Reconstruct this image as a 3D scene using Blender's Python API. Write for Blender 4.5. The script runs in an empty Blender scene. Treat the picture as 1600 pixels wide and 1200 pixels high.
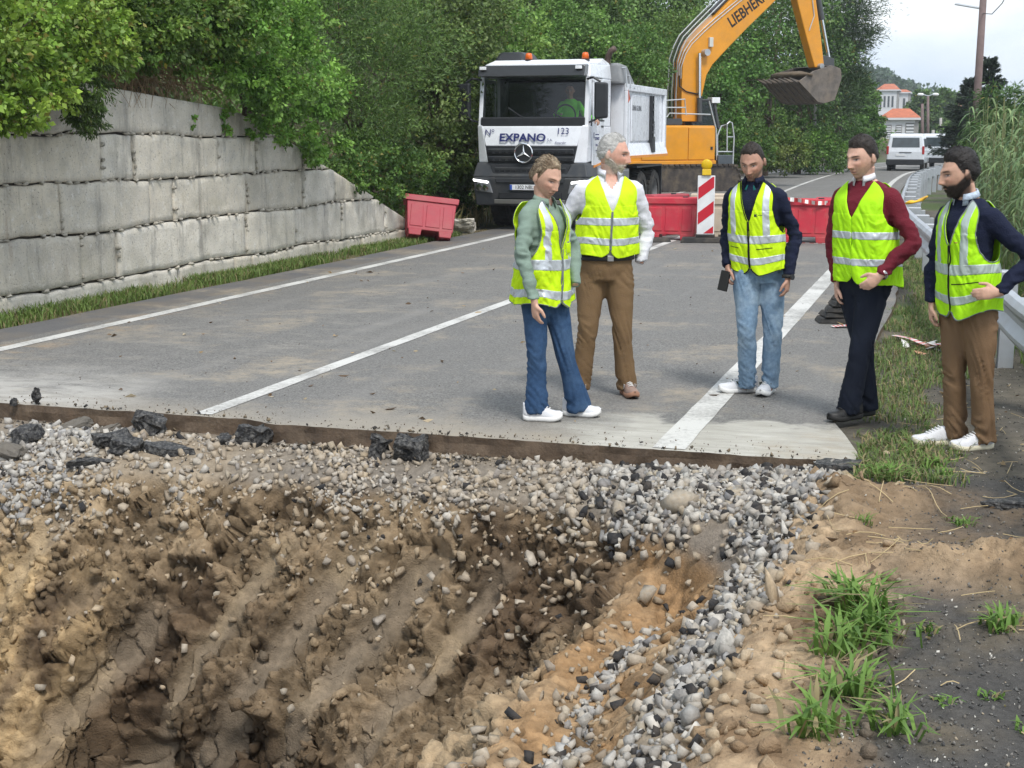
import bpy, bmesh, math, random
import numpy as np
from mathutils import Vector, Matrix, Euler

SC = bpy.context.scene
COL = SC.collection
R = math.radians
PITCH = math.atan(390 / 2200); YAW = math.atan(700 / (2200 / math.cos(PITCH)))
EYE = 1.8

# ------------------------------------------------------------------ camera
cam = bpy.data.cameras.new('camera'); camo = bpy.data.objects.new('camera', cam); COL.objects.link(camo)
cam.sensor_width = 36; cam.lens = 49.5; cam.clip_end = 3000; cam.clip_start = 0.05
camo.location = (0, 0, EYE); camo.rotation_euler = (math.pi / 2 - PITCH, 0, YAW)
SC.camera = camo

# ------------------------------------------------------------------ sky, sun, exposure
SUN_EL, SUN_AZ = R(56), R(142)     # azimuth clockwise from +Y
w = bpy.data.worlds.new('World'); SC.world = w; w.use_nodes = True
nt = w.node_tree; nt.nodes.clear()
def N(t, tree=None, **kw):
    n = (tree or nt).nodes.new(t)
    for k, v in kw.items():
        if k.startswith('i_'):
            n.inputs[k[2:].replace('_', ' ')].default_value = v
        else:
            setattr(n, k, v)
    return n
sky = N('ShaderNodeTexSky'); sky.sky_type = 'NISHITA'; sky.sun_disc = False
sky.sun_elevation = SUN_EL; sky.sun_rotation = SUN_AZ; sky.air_density = 1.5; sky.dust_density = 3.0
b1 = N('ShaderNodeBackground'); b1.inputs['Strength'].default_value = 0.1
nt.links.new(sky.outputs[0], b1.inputs[0])
tc = N('ShaderNodeTexCoord'); mp = N('ShaderNodeMapping'); mp.inputs['Scale'].default_value = (1.0, 1.0, 3.2)
nt.links.new(tc.outputs['Generated'], mp.inputs[0])
nz = N('ShaderNodeTexNoise'); nz.inputs['Scale'].default_value = 3.6; nz.inputs['Detail'].default_value = 6; nz.inputs['Roughness'].default_value = .52
nt.links.new(mp.outputs[0], nz.inputs['Vector'])
cr = N('ShaderNodeValToRGB')
cr.color_ramp.elements[0].position = .36; cr.color_ramp.elements[0].color = (.52, .63, .78, 1)
cr.color_ramp.elements[1].position = .60; cr.color_ramp.elements[1].color = (.88, .93, .98, 1)
nt.links.new(nz.outputs[0], cr.inputs[0])
b2 = N('ShaderNodeBackground'); b2.inputs['Strength'].default_value = .70
nt.links.new(cr.outputs[0], b2.inputs[0])
mx = N('ShaderNodeMixShader'); mx.inputs[0].default_value = .9
nt.links.new(b1.outputs[0], mx.inputs[1]); nt.links.new(b2.outputs[0], mx.inputs[2])
wo = N('ShaderNodeOutputWorld'); nt.links.new(mx.outputs[0], wo.inputs[0])

sl = bpy.data.lights.new('sun', 'SUN'); so = bpy.data.objects.new('sun', sl); COL.objects.link(so)
sl.energy = 1.5; sl.angle = R(14); sl.color = (1, .955, .89)
sd = Vector((math.sin(SUN_AZ) * math.cos(SUN_EL), math.cos(SUN_AZ) * math.cos(SUN_EL), math.sin(SUN_EL)))
so.rotation_euler = sd.to_track_quat('Z', 'Y').to_euler()
SC.view_settings.view_transform = 'Standard'; SC.view_settings.look = 'None'
SC.view_settings.exposure = 1.0; SC.view_settings.gamma = 1.0
SC.render.engine = 'CYCLES'
SC.cycles.max_bounces = 6; SC.cycles.diffuse_bounces = 3; SC.cycles.glossy_bounces = 3
SC.cycles.transmission_bounces = 5; SC.cycles.transparent_max_bounces = 8; SC.cycles.volume_bounces = 0
SC.cycles.caustics_reflective = False; SC.cycles.caustics_refractive = False
SC.cycles.use_denoising = True

# ------------------------------------------------------------------ numeric helpers
rng = np.random.default_rng(11)
def _hash(i, j, k, seed):
    n = (i.astype(np.int64) * 374761393 + j.astype(np.int64) * 668265263 + k.astype(np.int64) * 2147483647 + seed * 1274126177) & 0xffffffff
    n = ((n ^ (n >> 13)) * 1274126177) & 0xffffffff
    n = (n ^ (n >> 16)) & 0xffffffff
    return n / 4294967295.0
def vnoise(p, seed=0):
    p = np.asarray(p, float); f = np.floor(p); u = p - f; u = u * u * u * (u * (u * 6 - 15) + 10)
    i, j, k = f[..., 0], f[..., 1], f[..., 2]
    r = 0
    for a in (0, 1):
        for b in (0, 1):
            for c in (0, 1):
                wgt = (u[..., 0] if a else 1 - u[..., 0]) * (u[..., 1] if b else 1 - u[..., 1]) * (u[..., 2] if c else 1 - u[..., 2])
                r = r + wgt * _hash(i + a, j + b, k + c, seed)
    return r * 2 - 1
def fbm(p, seed=0, oct=4, lac=2.03, gain=.5):
    p = np.asarray(p, float); a = 1.0; s = 0; t = 0
    for o in range(oct):
        s = s + a * vnoise(p + o * 17.3, seed + o); t += a; p = p * lac; a *= gain
    return s / t
def fbm2(x, y, sc, seed=0, oct=4):
    return fbm(np.stack([np.asarray(x) * sc, np.asarray(y) * sc, np.zeros_like(np.asarray(x, float)) + seed * 3.7], -1), seed, oct)
def ss(a, b, x):
    t = np.clip((np.asarray(x, float) - a) / (b - a), 0, 1); return t * t * (3 - 2 * t)
def lerp(a, b, t): return a + (b - a) * t
def cellnoise(x, y, sc, seed=0, tilt=None):
    """distance to the nearest jittered cell point, and that cell's random value (2-D)"""
    x = np.asarray(x) * sc; y = np.asarray(y) * sc; fx = np.floor(x); fy = np.floor(y)
    best = np.full(x.shape, 9.0); idv = np.zeros(x.shape); zz = np.zeros_like(fx)
    for a in (-1, 0, 1):
        for b in (-1, 0, 1):
            cx = fx + a; cy = fy + b
            px = cx + _hash(cx, cy, zz, seed); py = cy + _hash(cx, cy, zz + 1, seed)
            d = (px - x) ** 2 + (py - y) ** 2; m = d < best
            best = np.where(m, d, best); idv = np.where(m, _hash(cx, cy, zz + 2, seed), idv)
            if tilt is not None: tilt[...] = np.where(m, (px - x) * (_hash(cx, cy, zz + 3, seed) - .5) + (py - y) * (_hash(cx, cy, zz + 4, seed) - .5), tilt)
    return np.sqrt(best), idv
_f = np.array([0, math.cos(PITCH), -math.sin(PITCH)]); _u = np.array([0, math.sin(PITCH), math.cos(PITCH)])
def at(px, py, Y):
    """point of the place at road distance Y on the sight line of a spot measured in the photograph (used while surveying)"""
    d = (px - 800) * np.array([1, 0, 0]) + (600 - py) * _u + 2200 * _f
    c, s = math.cos(YAW), math.sin(YAW)
    d = np.array([d[0] * c - d[1] * s, d[0] * s + d[1] * c, d[2]])
    return d * (Y / d[1]) + np.array([0, 0, EYE])
def gp(px, py, z=0.0):
    d = (px - 800) * np.array([1, 0, 0]) + (600 - py) * _u + 2200 * _f
    c, s = math.cos(YAW), math.sin(YAW)
    d = np.array([d[0] * c - d[1] * s, d[0] * s + d[1] * c, d[2]])
    return d * ((z - EYE) / d[2]) + np.array([0, 0, EYE])

# ------------------------------------------------------------------ materials
MATS = {}
def mat(name, col=(.5, .5, .5), rough=.6, metal=0.0, var=.12, vscale=6.0, bump=0.0, bscale=40.0, attr=False, dirt=None, dirt_amt=.5, dscale=3.0,
        translucent=0.0, emit=0.0, spec=.5, coat=0.0, sub=0.0):
    if name in MATS: return MATS[name]
    m = bpy.data.materials.new(name); m.use_nodes = True; t = m.node_tree; t.nodes.clear(); L = t.links.new
    out = N('ShaderNodeOutputMaterial', t); bs = N('ShaderNodeBsdfPrincipled', t)
    bs.inputs['Roughness'].default_value = rough; bs.inputs['Metallic'].default_value = metal
    bs.inputs['Specular IOR Level'].default_value = spec; bs.inputs['Coat Weight'].default_value = coat
    co = N('ShaderNodeTexCoord', t)
    if attr:
        at_ = N('ShaderNodeAttribute', t); at_.attribute_name = 'Col'; base = at_.outputs['Color']
    else:
        rgb = N('ShaderNodeRGB', t); rgb.outputs[0].default_value = (*col, 1); base = rgb.outputs[0]
    if var > 0:
        n1 = N('ShaderNodeTexNoise', t); n1.inputs['Scale'].default_value = vscale; n1.inputs['Detail'].default_value = 5
        L(co.outputs['Object'], n1.inputs['Vector'])
        mr = N('ShaderNodeMapRange', t); mr.inputs[1].default_value = .25; mr.inputs[2].default_value = .75
        mr.inputs[3].default_value = 1 - var; mr.inputs[4].default_value = 1 + var; L(n1.outputs[0], mr.inputs[0])
        vm = N('ShaderNodeVectorMath', t); vm.operation = 'SCALE'; L(base, vm.inputs[0]); L(mr.outputs[0], vm.inputs['Scale']); base = vm.outputs[0]
        mr2 = N('ShaderNodeMapRange', t); mr2.inputs[3].default_value = max(0.02, rough - .12); mr2.inputs[4].default_value = min(1, rough + .12)
        L(n1.outputs[0], mr2.inputs[0]); L(mr2.outputs[0], bs.inputs['Roughness'])
    if dirt is not None:
        n2 = N('ShaderNodeTexNoise', t); n2.inputs['Scale'].default_value = dscale; n2.inputs['Detail'].default_value = 8; n2.inputs['Roughness'].default_value = .65
        L(co.outputs['Object'], n2.inputs['Vector'])
        r2 = N('ShaderNodeMapRange', t); r2.inputs[1].default_value = .45; r2.inputs[2].default_value = .72; r2.inputs[4].default_value = dirt_amt; L(n2.outputs[0], r2.inputs[0])
        mi = N('ShaderNodeMix', t); mi.data_type = 'RGBA'; L(r2.outputs[0], mi.inputs[0]); L(base, mi.inputs[6]); mi.inputs[7].default_value = (*dirt, 1); base = mi.outputs[2]
    L(base, bs.inputs['Base Color'])
    if sub > 0:
        bs.inputs['Subsurface Weight'].default_value = sub; bs.inputs['Subsurface Radius'].default_value = (.012, .004, .002)
    if bump > 0:
        n3 = N('ShaderNodeTexNoise', t); n3.inputs['Scale'].default_value = bscale; n3.inputs['Detail'].default_value = 6; n3.inputs['Roughness'].default_value = .6
        L(co.outputs['Object'], n3.inputs['Vector'])
        bp = N('ShaderNodeBump', t); bp.inputs['Strength'].default_value = min(1, bump); bp.inputs['Distance'].default_value = .012
        L(n3.outputs[0], bp.inputs['Height']); L(bp.outputs[0], bs.inputs['Normal'])
    if emit > 0:
        L(base, bs.inputs['Emission Color']); bs.inputs['Emission Strength'].default_value = emit
    sh = bs.outputs[0]
    if translucent > 0:
        tr = N('ShaderNodeBsdfTranslucent', t); L(base, tr.inputs[0]); ms = N('ShaderNodeMixShader', t); ms.inputs[0].default_value = translucent
        L(sh, ms.inputs[1]); L(tr.outputs[0], ms.inputs[2]); sh = ms.outputs[0]
    L(sh, out.inputs[0]); MATS[name] = m
    return m
def glass(name, tint=(.05, .06, .06), clear=.55, rough=.02):
    if name in MATS: return MATS[name]
    m = bpy.data.materials.new(name); m.use_nodes = True; t = m.node_tree; t.nodes.clear(); L = t.links.new
    out = N('ShaderNodeOutputMaterial', t); g = N('ShaderNodeBsdfGlossy', t); g.inputs['Roughness'].default_value = rough
    tr = N('ShaderNodeBsdfTransparent', t); tr.inputs[0].default_value = (clear, clear * 1.02, clear, 1)
    fr = N('ShaderNodeFresnel', t); fr.inputs[0].default_value = 1.6; ms = N('ShaderNodeMixShader', t)
    L(fr.outputs[0], ms.inputs[0]); L(tr.outputs[0], ms.inputs[1]); L(g.outputs[0], ms.inputs[2]); L(ms.outputs[0], out.inputs[0]); MATS[name] = m
    return m

# ------------------------------------------------------------------ object helpers
def tag(o, label=None, cat=None, group=None, kind=None):
    if label: o['label'] = label
    if cat: o['category'] = cat
    if group: o['group'] = group
    if kind: o['kind'] = kind
    return o
def empty(name, loc=(0, 0, 0), rz=0.0):
    o = bpy.data.objects.new(name, None); COL.objects.link(o); o.location = loc; o.rotation_euler = (0, 0, rz); o.empty_display_size = .1
    return o
def np_mesh(name, V, Fc, col=None, smooth=False):
    """V (n,3); Fc (m,k) equal-sided faces"""
    V = np.ascontiguousarray(V, np.float32); Fc = np.ascontiguousarray(Fc, np.int32); k = Fc.shape[1]
    me = bpy.data.meshes.new(name); me.vertices.add(len(V)); me.vertices.foreach_set('co', V.ravel())
    me.loops.add(Fc.size); me.loops.foreach_set('vertex_index', Fc.ravel())
    me.polygons.add(len(Fc)); me.polygons.foreach_set('loop_start', np.arange(0, Fc.size, k, dtype=np.int32))
    if smooth: me.polygons.foreach_set('use_smooth', np.ones(len(Fc), bool))
    if col is not None:
        a = me.color_attributes.new('Col', 'FLOAT_COLOR', 'POINT')
        c4 = np.ones((len(V), 4), np.float32); c4[:, :3] = col; a.data.foreach_set('color', c4.ravel())
    me.update(); me.validate()
    return me
def link(name, me, material=None, parent=None, bevel=0, seg=2):
    o = bpy.data.objects.new(name, me); COL.objects.link(o)
    if material is not None and len(me.materials) == 0:
        for m in (material if isinstance(material, (list, tuple)) else [material]): me.materials.append(m)
    if parent: o.parent = parent
    if bevel:
        b = o.modifiers.new('bevel', 'BEVEL'); b.width = bevel; b.segments = seg; b.limit_method = 'ANGLE'; b.angle_limit = R(40)
    return o
class MB:
    """collects simple shapes for ONE part"""
    def __init__(s): s.v = []; s.f = []; s.mi = []; s.cur = 0
    def add(s, V, F):
        n = len(s.v); s.v += [tuple(map(float, p)) for p in V]; s.f += [tuple(i + n for i in f) for f in F]; s.mi += [s.cur] * len(F); return s
    def box(s, x0, x1, y0, y1, z0, z1):
        return s.add([(x0, y0, z0), (x1, y0, z0), (x1, y1, z0), (x0, y1, z0), (x0, y0, z1), (x1, y0, z1), (x1, y1, z1), (x0, y1, z1)],
                     [(0, 3, 2, 1), (4, 5, 6, 7), (0, 1, 5, 4), (1, 2, 6, 5), (2, 3, 7, 6), (3, 0, 4, 7)])
    def hexa(s, P):
        """eight corners: bottom ring four, top ring four"""
        return s.add(P, [(0, 3, 2, 1), (4, 5, 6, 7), (0, 1, 5, 4), (1, 2, 6, 5), (2, 3, 7, 6), (3, 0, 4, 7)])
    def prism(s, poly, axis, a, b):
        """polygon of 2-D points pushed along axis x, y or z from a to b"""
        n = len(poly)
        def p(q, h): return {'x': (h, q[0], q[1]), 'y': (q[0], h, q[1]), 'z': (q[0], q[1], h)}[axis]
        V = [p(q, a) for q in poly] + [p(q, b) for q in poly]
        return s.add(V, [tuple(range(n - 1, -1, -1)), tuple(range(n, 2 * n))] + [(i, (i + 1) % n, (i + 1) % n + n, i + n) for i in range(n)])
    def cyl(s, p0, p1, r0, r1=None, n=16, cap=True):
        r1 = r0 if r1 is None else r1; p0 = Vector(p0); p1 = Vector(p1); d = (p1 - p0).normalized()
        a = d.orthogonal().normalized(); b = d.cross(a)
        V = [p0 + (a * math.cos(t) + b * math.sin(t)) * r0 for t in [2 * math.pi * i / n for i in range(n)]] + \
            [p1 + (a * math.cos(t) + b * math.sin(t)) * r1 for t in [2 * math.pi * i / n for i in range(n)]]
        F = [(i, (i + 1) % n, (i + 1) % n + n, i + n) for i in range(n)]
        if cap: F += [tuple(range(n - 1, -1, -1)), tuple(range(n, 2 * n))]
        return s.add(V, F)
    def tube(s, pts, r, n=8):
        V, F = loft_arrays(tube_rings(pts, r, r, n, smooth=False)); return s.add(V, F)
    def lathe(s, prof, c, axis='z', n=24):
        """profile of (radius, height) pairs turned about an axis through c"""
        V = []; m = len(prof)
        for i in range(n):
            t = 2 * math.pi * i / n
            for r_, h in prof:
                q = (r_ * math.cos(t), r_ * math.sin(t), h)
                q = {'z': q, 'x': (q[2], q[0], q[1]), 'y': (q[0], q[2], q[1])}[axis]
                V.append((q[0] + c[0], q[1] + c[1], q[2] + c[2]))
        F = [(i * m + j, ((i + 1) % n) * m + j, ((i + 1) % n) * m + j + 1, i * m + j + 1) for i in range(n) for j in range(m - 1)]
        return s.add(V, F)
    def build(s, name, material, parent=None, bevel=0, seg=2, smooth=False, fix=True):
        me = bpy.data.meshes.new(name); me.from_pydata(s.v, [], s.f)
        if fix:
            bm = bmesh.new(); bm.from_mesh(me); bmesh.ops.recalc_face_normals(bm, faces=bm.faces); bm.to_mesh(me); bm.free()
        o = link(name, me, material, parent, bevel, seg)
        if isinstance(material, (list, tuple)): me.polygons.foreach_set('material_index', np.array(s.mi, np.int32))
        if smooth:
            me.polygons.foreach_set('use_smooth', np.ones(len(me.polygons), bool))
        return o
def catmull(P, n):
    P = np.asarray(P, float); Q = np.vstack([2 * P[0] - P[1], P, 2 * P[-1] - P[-2]]); out = []
    m = len(P) - 1
    for q in np.linspace(0, m - 1e-9, n):
        i = int(q); t = q - i; a, b, c, d = Q[i], Q[i + 1], Q[i + 2], Q[i + 3]
        out.append(.5 * ((2 * b) + (c - a) * t + (2 * a - 5 * b + 4 * c - d) * t * t + (3 * b - a - 3 * c + d) * t ** 3))
    return np.array(out)
def tube_rings(pts, ra, rb=None, n=16, smooth=True, steps=None, ref=None):
    """rings of an elliptical tube along pts; ra is the half-width along ref, rb the other"""
    pts = np.asarray(pts, float); k = len(pts)
    ra = np.broadcast_to(np.asarray(ra, float), (k,)); rb = ra if rb is None else np.broadcast_to(np.asarray(rb, float), (k,))
    if smooth:
        q = catmull(np.column_stack([pts, ra, rb]), steps or 8 * (k - 1) + 1); pts, ra, rb = q[:, :3], q[:, 3], q[:, 4]
    k = len(pts); T = np.gradient(pts, axis=0); T /= np.linalg.norm(T, axis=1)[:, None] + 1e-12
    A = np.array(ref if ref is not None else (0.31, .93, .2), float)
    if abs(np.dot(A / np.linalg.norm(A), T[0])) > .95: A = np.array((1.0, .2, .1))
    rings = []
    for i in range(k):
        A = A - T[i] * np.dot(A, T[i]); A /= np.linalg.norm(A); B = np.cross(T[i], A)
        th = np.linspace(0, 2 * math.pi, n, endpoint=False)[:, None]
        rings.append(pts[i] + A * np.cos(th) * ra[i] + B * np.sin(th) * rb[i])
    return rings
def loft_arrays(rings, cap=True):
    n = len(rings[0]); k = len(rings); V = np.vstack(rings); F = []
    for j in range(k - 1):
        for i in range(n):
            F.append((j * n + i, j * n + (i + 1) % n, (j + 1) * n + (i + 1) % n, (j + 1) * n + i))
    V = V.tolist()
    if cap:
        V.append(list(np.mean(rings[0], 0))); V.append(list(np.mean(rings[-1], 0))); c0, c1 = k * n, k * n + 1
        F += [(c0, (i + 1) % n, i) for i in range(n)] + [(c1, (k - 1) * n + i, (k - 1) * n + (i + 1) % n) for i in range(n)]
    return V, F
def text(name, s, size, material, parent, loc, rot, depth=.0015, align='CENTER', stretch=1.0, bold=0.0, shear=0.0):
    cu = bpy.data.curves.new(name, 'FONT'); cu.body = s; cu.size = size; cu.extrude = depth; cu.align_x = align; cu.align_y = 'CENTER'; cu.offset = bold; cu.shear = shear
    cu.resolution_u = 3
    t = bpy.data.objects.new(name, cu); COL.objects.link(t)
    dg = bpy.context.evaluated_depsgraph_get(); me = bpy.data.meshes.new_from_object(t.evaluated_get(dg))
    bpy.data.objects.remove(t); bpy.data.curves.remove(cu)
    o = link(name, me, material, parent); o.location = loc; o.rotation_euler = rot; o.scale = (stretch, 1, 1)
    return o
def copy_tree(o, parent=None):
    c = o.copy(); COL.objects.link(c)
    if parent is not None: c.parent = parent
    for ch in o.children: copy_tree(ch, c)
    return c
def leaf_mesh(name, P, A, size, col, r, narrow=.32):
    n = len(P); A = A / (np.linalg.norm(A, axis=1)[:, None] + 1e-9)
    q = r.normal(size=(n, 3)); S = np.cross(A, q); S /= np.linalg.norm(S, axis=1)[:, None] + 1e-9; Nn = np.cross(A, S); L_ = size[:, None]
    V = np.empty((n, 4, 3)); V[:, 0] = P; V[:, 2] = P + A * L_ - Nn * L_ * .10
    V[:, 1] = P + A * L_ * .45 + S * L_ * narrow + Nn * L_ * .10; V[:, 3] = P + A * L_ * .45 - S * L_ * narrow + Nn * L_ * .10
    F = np.arange(n * 4).reshape(n, 4); return np_mesh(name, V.reshape(-1, 3), F, np.repeat(col, 4, 0))
# ================================================================== THE SETTING
# road centre line (X of the centre marking) along Y
_RY = np.array([0, 24, 36, 48, 60, 70, 78, 86, 95, 110, 130, 160, 200.])
_RX = np.array([-4.65, -4.65, -4.95, -5.35, -5.5, -5.35, -4.7, -3.4, -1.2, 4.2, 14, 32, 60.])
_q = catmull(np.column_stack([_RY, _RX]), 400)
def road_x(Y): return np.interp(Y, _q[:, 0], _q[:, 1])
_SLABY = [(-14, 7.93), (-4.24, 7.95), (-4.06, 7.86), (3, 7.86)]
def slab_y(X): return np.interp(X, [a for a, b in _SLABY], [b for a, b in _SLABY])
WALL_X = -9.1
_WT = np.array([(8, 2.35), (13.5, 2.35), (16.9, 2.12), (18.2, 1.78), (19.5, 1.38), (21.2, .88), (23.1, .3), (23.6, .1), (24, 0)])
def wall_top(Y): return np.interp(Y, _WT[:, 0], _WT[:, 1])

def ground_z(X, Y):
    X = np.asarray(X, float); Y = np.asarray(Y, float)
    n = fbm2(X, Y, .9, 3, 4)
    z = -0.035 + .022 * n
    rx = road_x(Y)
    # right of the rail the land falls into a damp dip full of reeds
    dr = X - (rx + 5.6)
    z = z - .5 * ss(.2, 5, dr)
    # bank on the left
    near = ss(26, 22.5, Y)
    d1 = np.clip(-(X - (WALL_X - .35)), 0, None)
    bank1 = np.where(d1 > 0, wall_top(Y) - .06 + .55 * d1, 0) * near
    d2 = np.clip(-(X - (rx - 5.3)), 0, None)
    bank2 = (.75 * d2 * ss(0, 1.2, d2)) * (1 - near)
    bank = np.minimum(np.maximum(bank1, bank2), 10 + .1 * np.clip(d2, 0, 100)) * ss(130, 90, Y)
    return z + bank + np.where(bank > .05, .25 * n, 0)

def grid_mesh(xs, ys, zf, colf=None, keep=None, smooth=True, name='grid'):
    X, Y = np.meshgrid(xs, ys); Z = zf(X, Y); nx, ny = len(xs), len(ys)
    V = np.stack([X.ravel(), Y.ravel(), Z.ravel()], 1)
    i = np.arange(nx * ny).reshape(ny, nx); F = np.stack([i[:-1, :-1], i[:-1, 1:], i[1:, 1:], i[1:, :-1]], -1).reshape(-1, 4)
    if keep is not None:
        xc = (X[:-1, :-1] + X[1:, 1:]).ravel() / 2; yc = (Y[:-1, :-1] + Y[1:, 1:]).ravel() / 2; F = F[keep(xc, yc)]
    c = colf(X, Y, Z).reshape(-1, 3) if colf else None
    return np_mesh(name, V, F, c, smooth)

def C(*a): return np.array(a, float)
def mixc(a, b, t): return a * (1 - t[..., None]) + b * t[..., None]
PX0, PX1, PY0 = -8.9, 2.4, 2.6
def ground_col(X, Y, Z):
    n = fbm2(X, Y, 1.7, 8, 5); n2 = fbm2(X, Y, .35, 9, 3)
    c = mixc(C(.085, .077, .065), C(.13, .115, .09), ss(-.4, .4, n))             # worn verge, dark chippings
    grass = ss(-.05, .35, n2 + .3 * n) * ss(9.5, 13, Y)
    c = mixc(c, C(.07, .10, .035), grass)
    bankm = ss(.25, .9, Z)
    c = mixc(c, mixc(C(.045, .05, .022), C(.10, .085, .05), ss(-.2, .5, n)), bankm)
    dry = ss(44, 52, Y) * ss(.2, .8, Z) * ss(.0, .4, n2 + .35)
    c = mixc(c, C(.17, .15, .075), dry * .8)
    leftv = ss(-8.1, -8.6, X) * ss(.3, .1, Z) * ss(30, 20, Y)
    c = mixc(c, mixc(C(.11, .10, .055), C(.18, .15, .09), ss(-.3, .4, n)), leftv)
    return c
def spaced(lo, hi, dense_lo, dense_hi, step, grow=1.25):
    a = list(np.arange(dense_lo, dense_hi + 1e-6, step)); s = step
    while a[-1] < hi: s *= grow; a.append(a[-1] + s)
    s = step
    while a[0] > lo: s *= grow; a.insert(0, a[0] - s)
    return np.array(a)
gx = spaced(-330, 330, -13, 3.4, .17, 1.14); gx = np.unique(np.concatenate([gx, [PX0, PX1]]))
gy = np.concatenate([spaced(-60, 7.7, 2.6, 7.6, .25, 1.4), spaced(8.1, 720, 8.1, 26, .16, 1.05)])
gy = np.unique(np.concatenate([gy, [PY0, 7.98]]))
def keep_ground(x, y): return ~((x > PX0) & (x < PX1) & (y > PY0) & (y < 7.98))
M_ground = mat('verge_soil', attr=True, rough=.95, var=.3, vscale=14, bump=.8, bscale=60, spec=.2)
ground = link('ground', grid_mesh(gx, gy, ground_z, ground_col, keep_ground, name='ground'), M_ground); tag(ground, kind='structure')

# ------------------------------------------------------------------ asphalt
def asphalt_material():
    m = bpy.data.materials.new('asphalt'); m.use_nodes = True; t = m.node_tree; t.nodes.clear(); L = t.links.new
    out = N('ShaderNodeOutputMaterial', t); bs = N('ShaderNodeBsdfPrincipled', t); bs.inputs['Specular IOR Level'].default_value = .35
    co = N('ShaderNodeTexCoord', t); P = co.outputs['Object']
    sx = N('ShaderNodeSeparateXYZ', t); L(P, sx.inputs[0])
    def noise(scale, detail=4, rough=.6, vec=P):
        n = N('ShaderNodeTexNoise', t); n.inputs['Scale'].default_value = scale; n.inputs['Detail'].default_value = detail; n.inputs['Roughness'].default_value = rough
        L(vec, n.inputs['Vector']); return n.outputs[0]
    def rng_(v, a, b, c=0.0, d=1.0):
        r = N('ShaderNodeMapRange', t); r.inputs[1].default_value = a; r.inputs[2].default_value = b; r.inputs[3].default_value = c; r.inputs[4].default_value = d
        L(v, r.inputs[0]); return r.outputs[0]
    def math_(op, a, b):
        n = N('ShaderNodeMath', t); n.operation = op
        for i, v in enumerate((a, b)):
            if isinstance(v, (int, float)): n.inputs[i].default_value = v
            else: L(v, n.inputs[i])
        return n.outputs[0]
    def mix(f, a, b):
        n = N('ShaderNodeMix', t); n.data_type = 'RGBA'; L(f, n.inputs[0])
        for i, v in ((6, a), (7, b)):
            if isinstance(v, tuple): n.inputs[i].default_value = (*v, 1)
            else: L(v, n.inputs[i])
        return n.outputs[2]
    vo = N('ShaderNodeTexVoronoi', t); vo.inputs['Scale'].default_value = 95; L(P, vo.inputs['Vector'])
    agg = mix(rng_(vo.outputs['Color'], .15, .85), (.088, .086, .082), (.235, .228, .215))
    big = rng_(noise(.6, 5), .3, .7)
    base = mix(math_('MULTIPLY', big, .45), agg, (.145, .142, .136))
    # lengthwise polished wheel paths and pale dusty drag marks
    mp = N('ShaderNodeMapping', t); mp.inputs['Scale'].default_value = (2.2, .16, 1); L(P, mp.inputs[0])
    base = mix(math_('MULTIPLY', rng_(noise(1.2, 4, .6, mp.outputs[0]), .52, .7), .45), base, (.22, .212, .20))
    mp2 = N('ShaderNodeMapping', t); mp2.inputs['Scale'].default_value = (1.1, 2.2, 1); mp2.inputs['Rotation'].default_value = (0, 0, .25); L(P, mp2.inputs[0])
    lane = math_('MULTIPLY', rng_(sx.outputs[0], -7.7, -6.5), rng_(sx.outputs[0], -4.6, -5.4))
    strk = math_('MULTIPLY', rng_(noise(1.5, 8, .75, mp2.outputs[0]), .5, .68), lane)
    base = mix(math_('MULTIPLY', math_('MULTIPLY', strk, rng_(sx.outputs[1], 22, 12)), .42), base, (.36, .335, .29))
    # dust swept along the sawn edge and the cement-washed corner
    wob = math_('MULTIPLY', math_('SUBTRACT', noise(1.3, 5), .5), 1.1)
    yy = math_('ADD', sx.outputs[1], wob)
    edge = rng_(yy, 8.55, 7.95)
    base = mix(math_('MULTIPLY', edge, .85), base, (.30, .27, .225))
    lft = math_('MULTIPLY', rng_(yy, 9.5, 8.2), rng_(math_('ADD', sx.outputs[0], wob), -5.1, -6.0))
    base = mix(math_('MULTIPLY', math_('MULTIPLY', lft, rng_(noise(2.2, 6, .65, mp2.outputs[0]), .32, .56)), 1.0), base, (.42, .405, .375))
    wob2 = math_('MULTIPLY', math_('SUBTRACT', noise(1.9, 6, .62), .5), 1.5)
    y2 = math_('ADD', sx.outputs[1], wob2)
    wash = math_('MULTIPLY', rng_(y2, 8.88, 8.68), rng_(math_('ADD', sx.outputs[0], math_('MULTIPLY', wob2, .7)), -2.35, -1.95))
    mp3 = N('ShaderNodeMapping', t); mp3.inputs['Scale'].default_value = (1, 5, 1); L(P, mp3.inputs[0])
    wcol = mix(rng_(noise(2.5, 8, .7, mp3.outputs[0]), .35, .65), (.33, .315, .275), (.50, .485, .44))
    base = mix(math_('MULTIPLY', wash, .92), base, wcol)
    # darker patched shoulder on the far left side of the edge line
    sh = rng_(math_('ADD', sx.outputs[0], math_('MULTIPLY', wob, .12)), -7.93, -7.97)
    base = mix(math_('MULTIPLY', sh, math_('MULTIPLY', rng_(sx.outputs[1], 40, 30), .75)), base, (.10, .10, .105))
    soil = math_('MULTIPLY', sh, rng_(noise(1.1, 6), .45, .62)); base = mix(math_('MULTIPLY', soil, .5), base, (.20, .165, .12))
    pat = math_('MULTIPLY', rng_(noise(.85, 7, .68), .51, .66), rng_(noise(7, 6, .7), .35, .6)); base = mix(math_('MULTIPLY', pat, math_('MULTIPLY', rng_(sx.outputs[1], 30, 18), .8)), base, (.34, .29, .22))
    ll = math_('MULTIPLY', rng_(math_('ABSOLUTE', math_('ADD', sx.outputs[0], 7.55), 0), .5, .1), rng_(noise(1.6, 6, .7), .52, .66)); base = mix(math_('MULTIPLY', math_('MULTIPLY', ll, rng_(sx.outputs[1], 16, 12)), .7), base, (.33, .24, .15))
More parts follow.
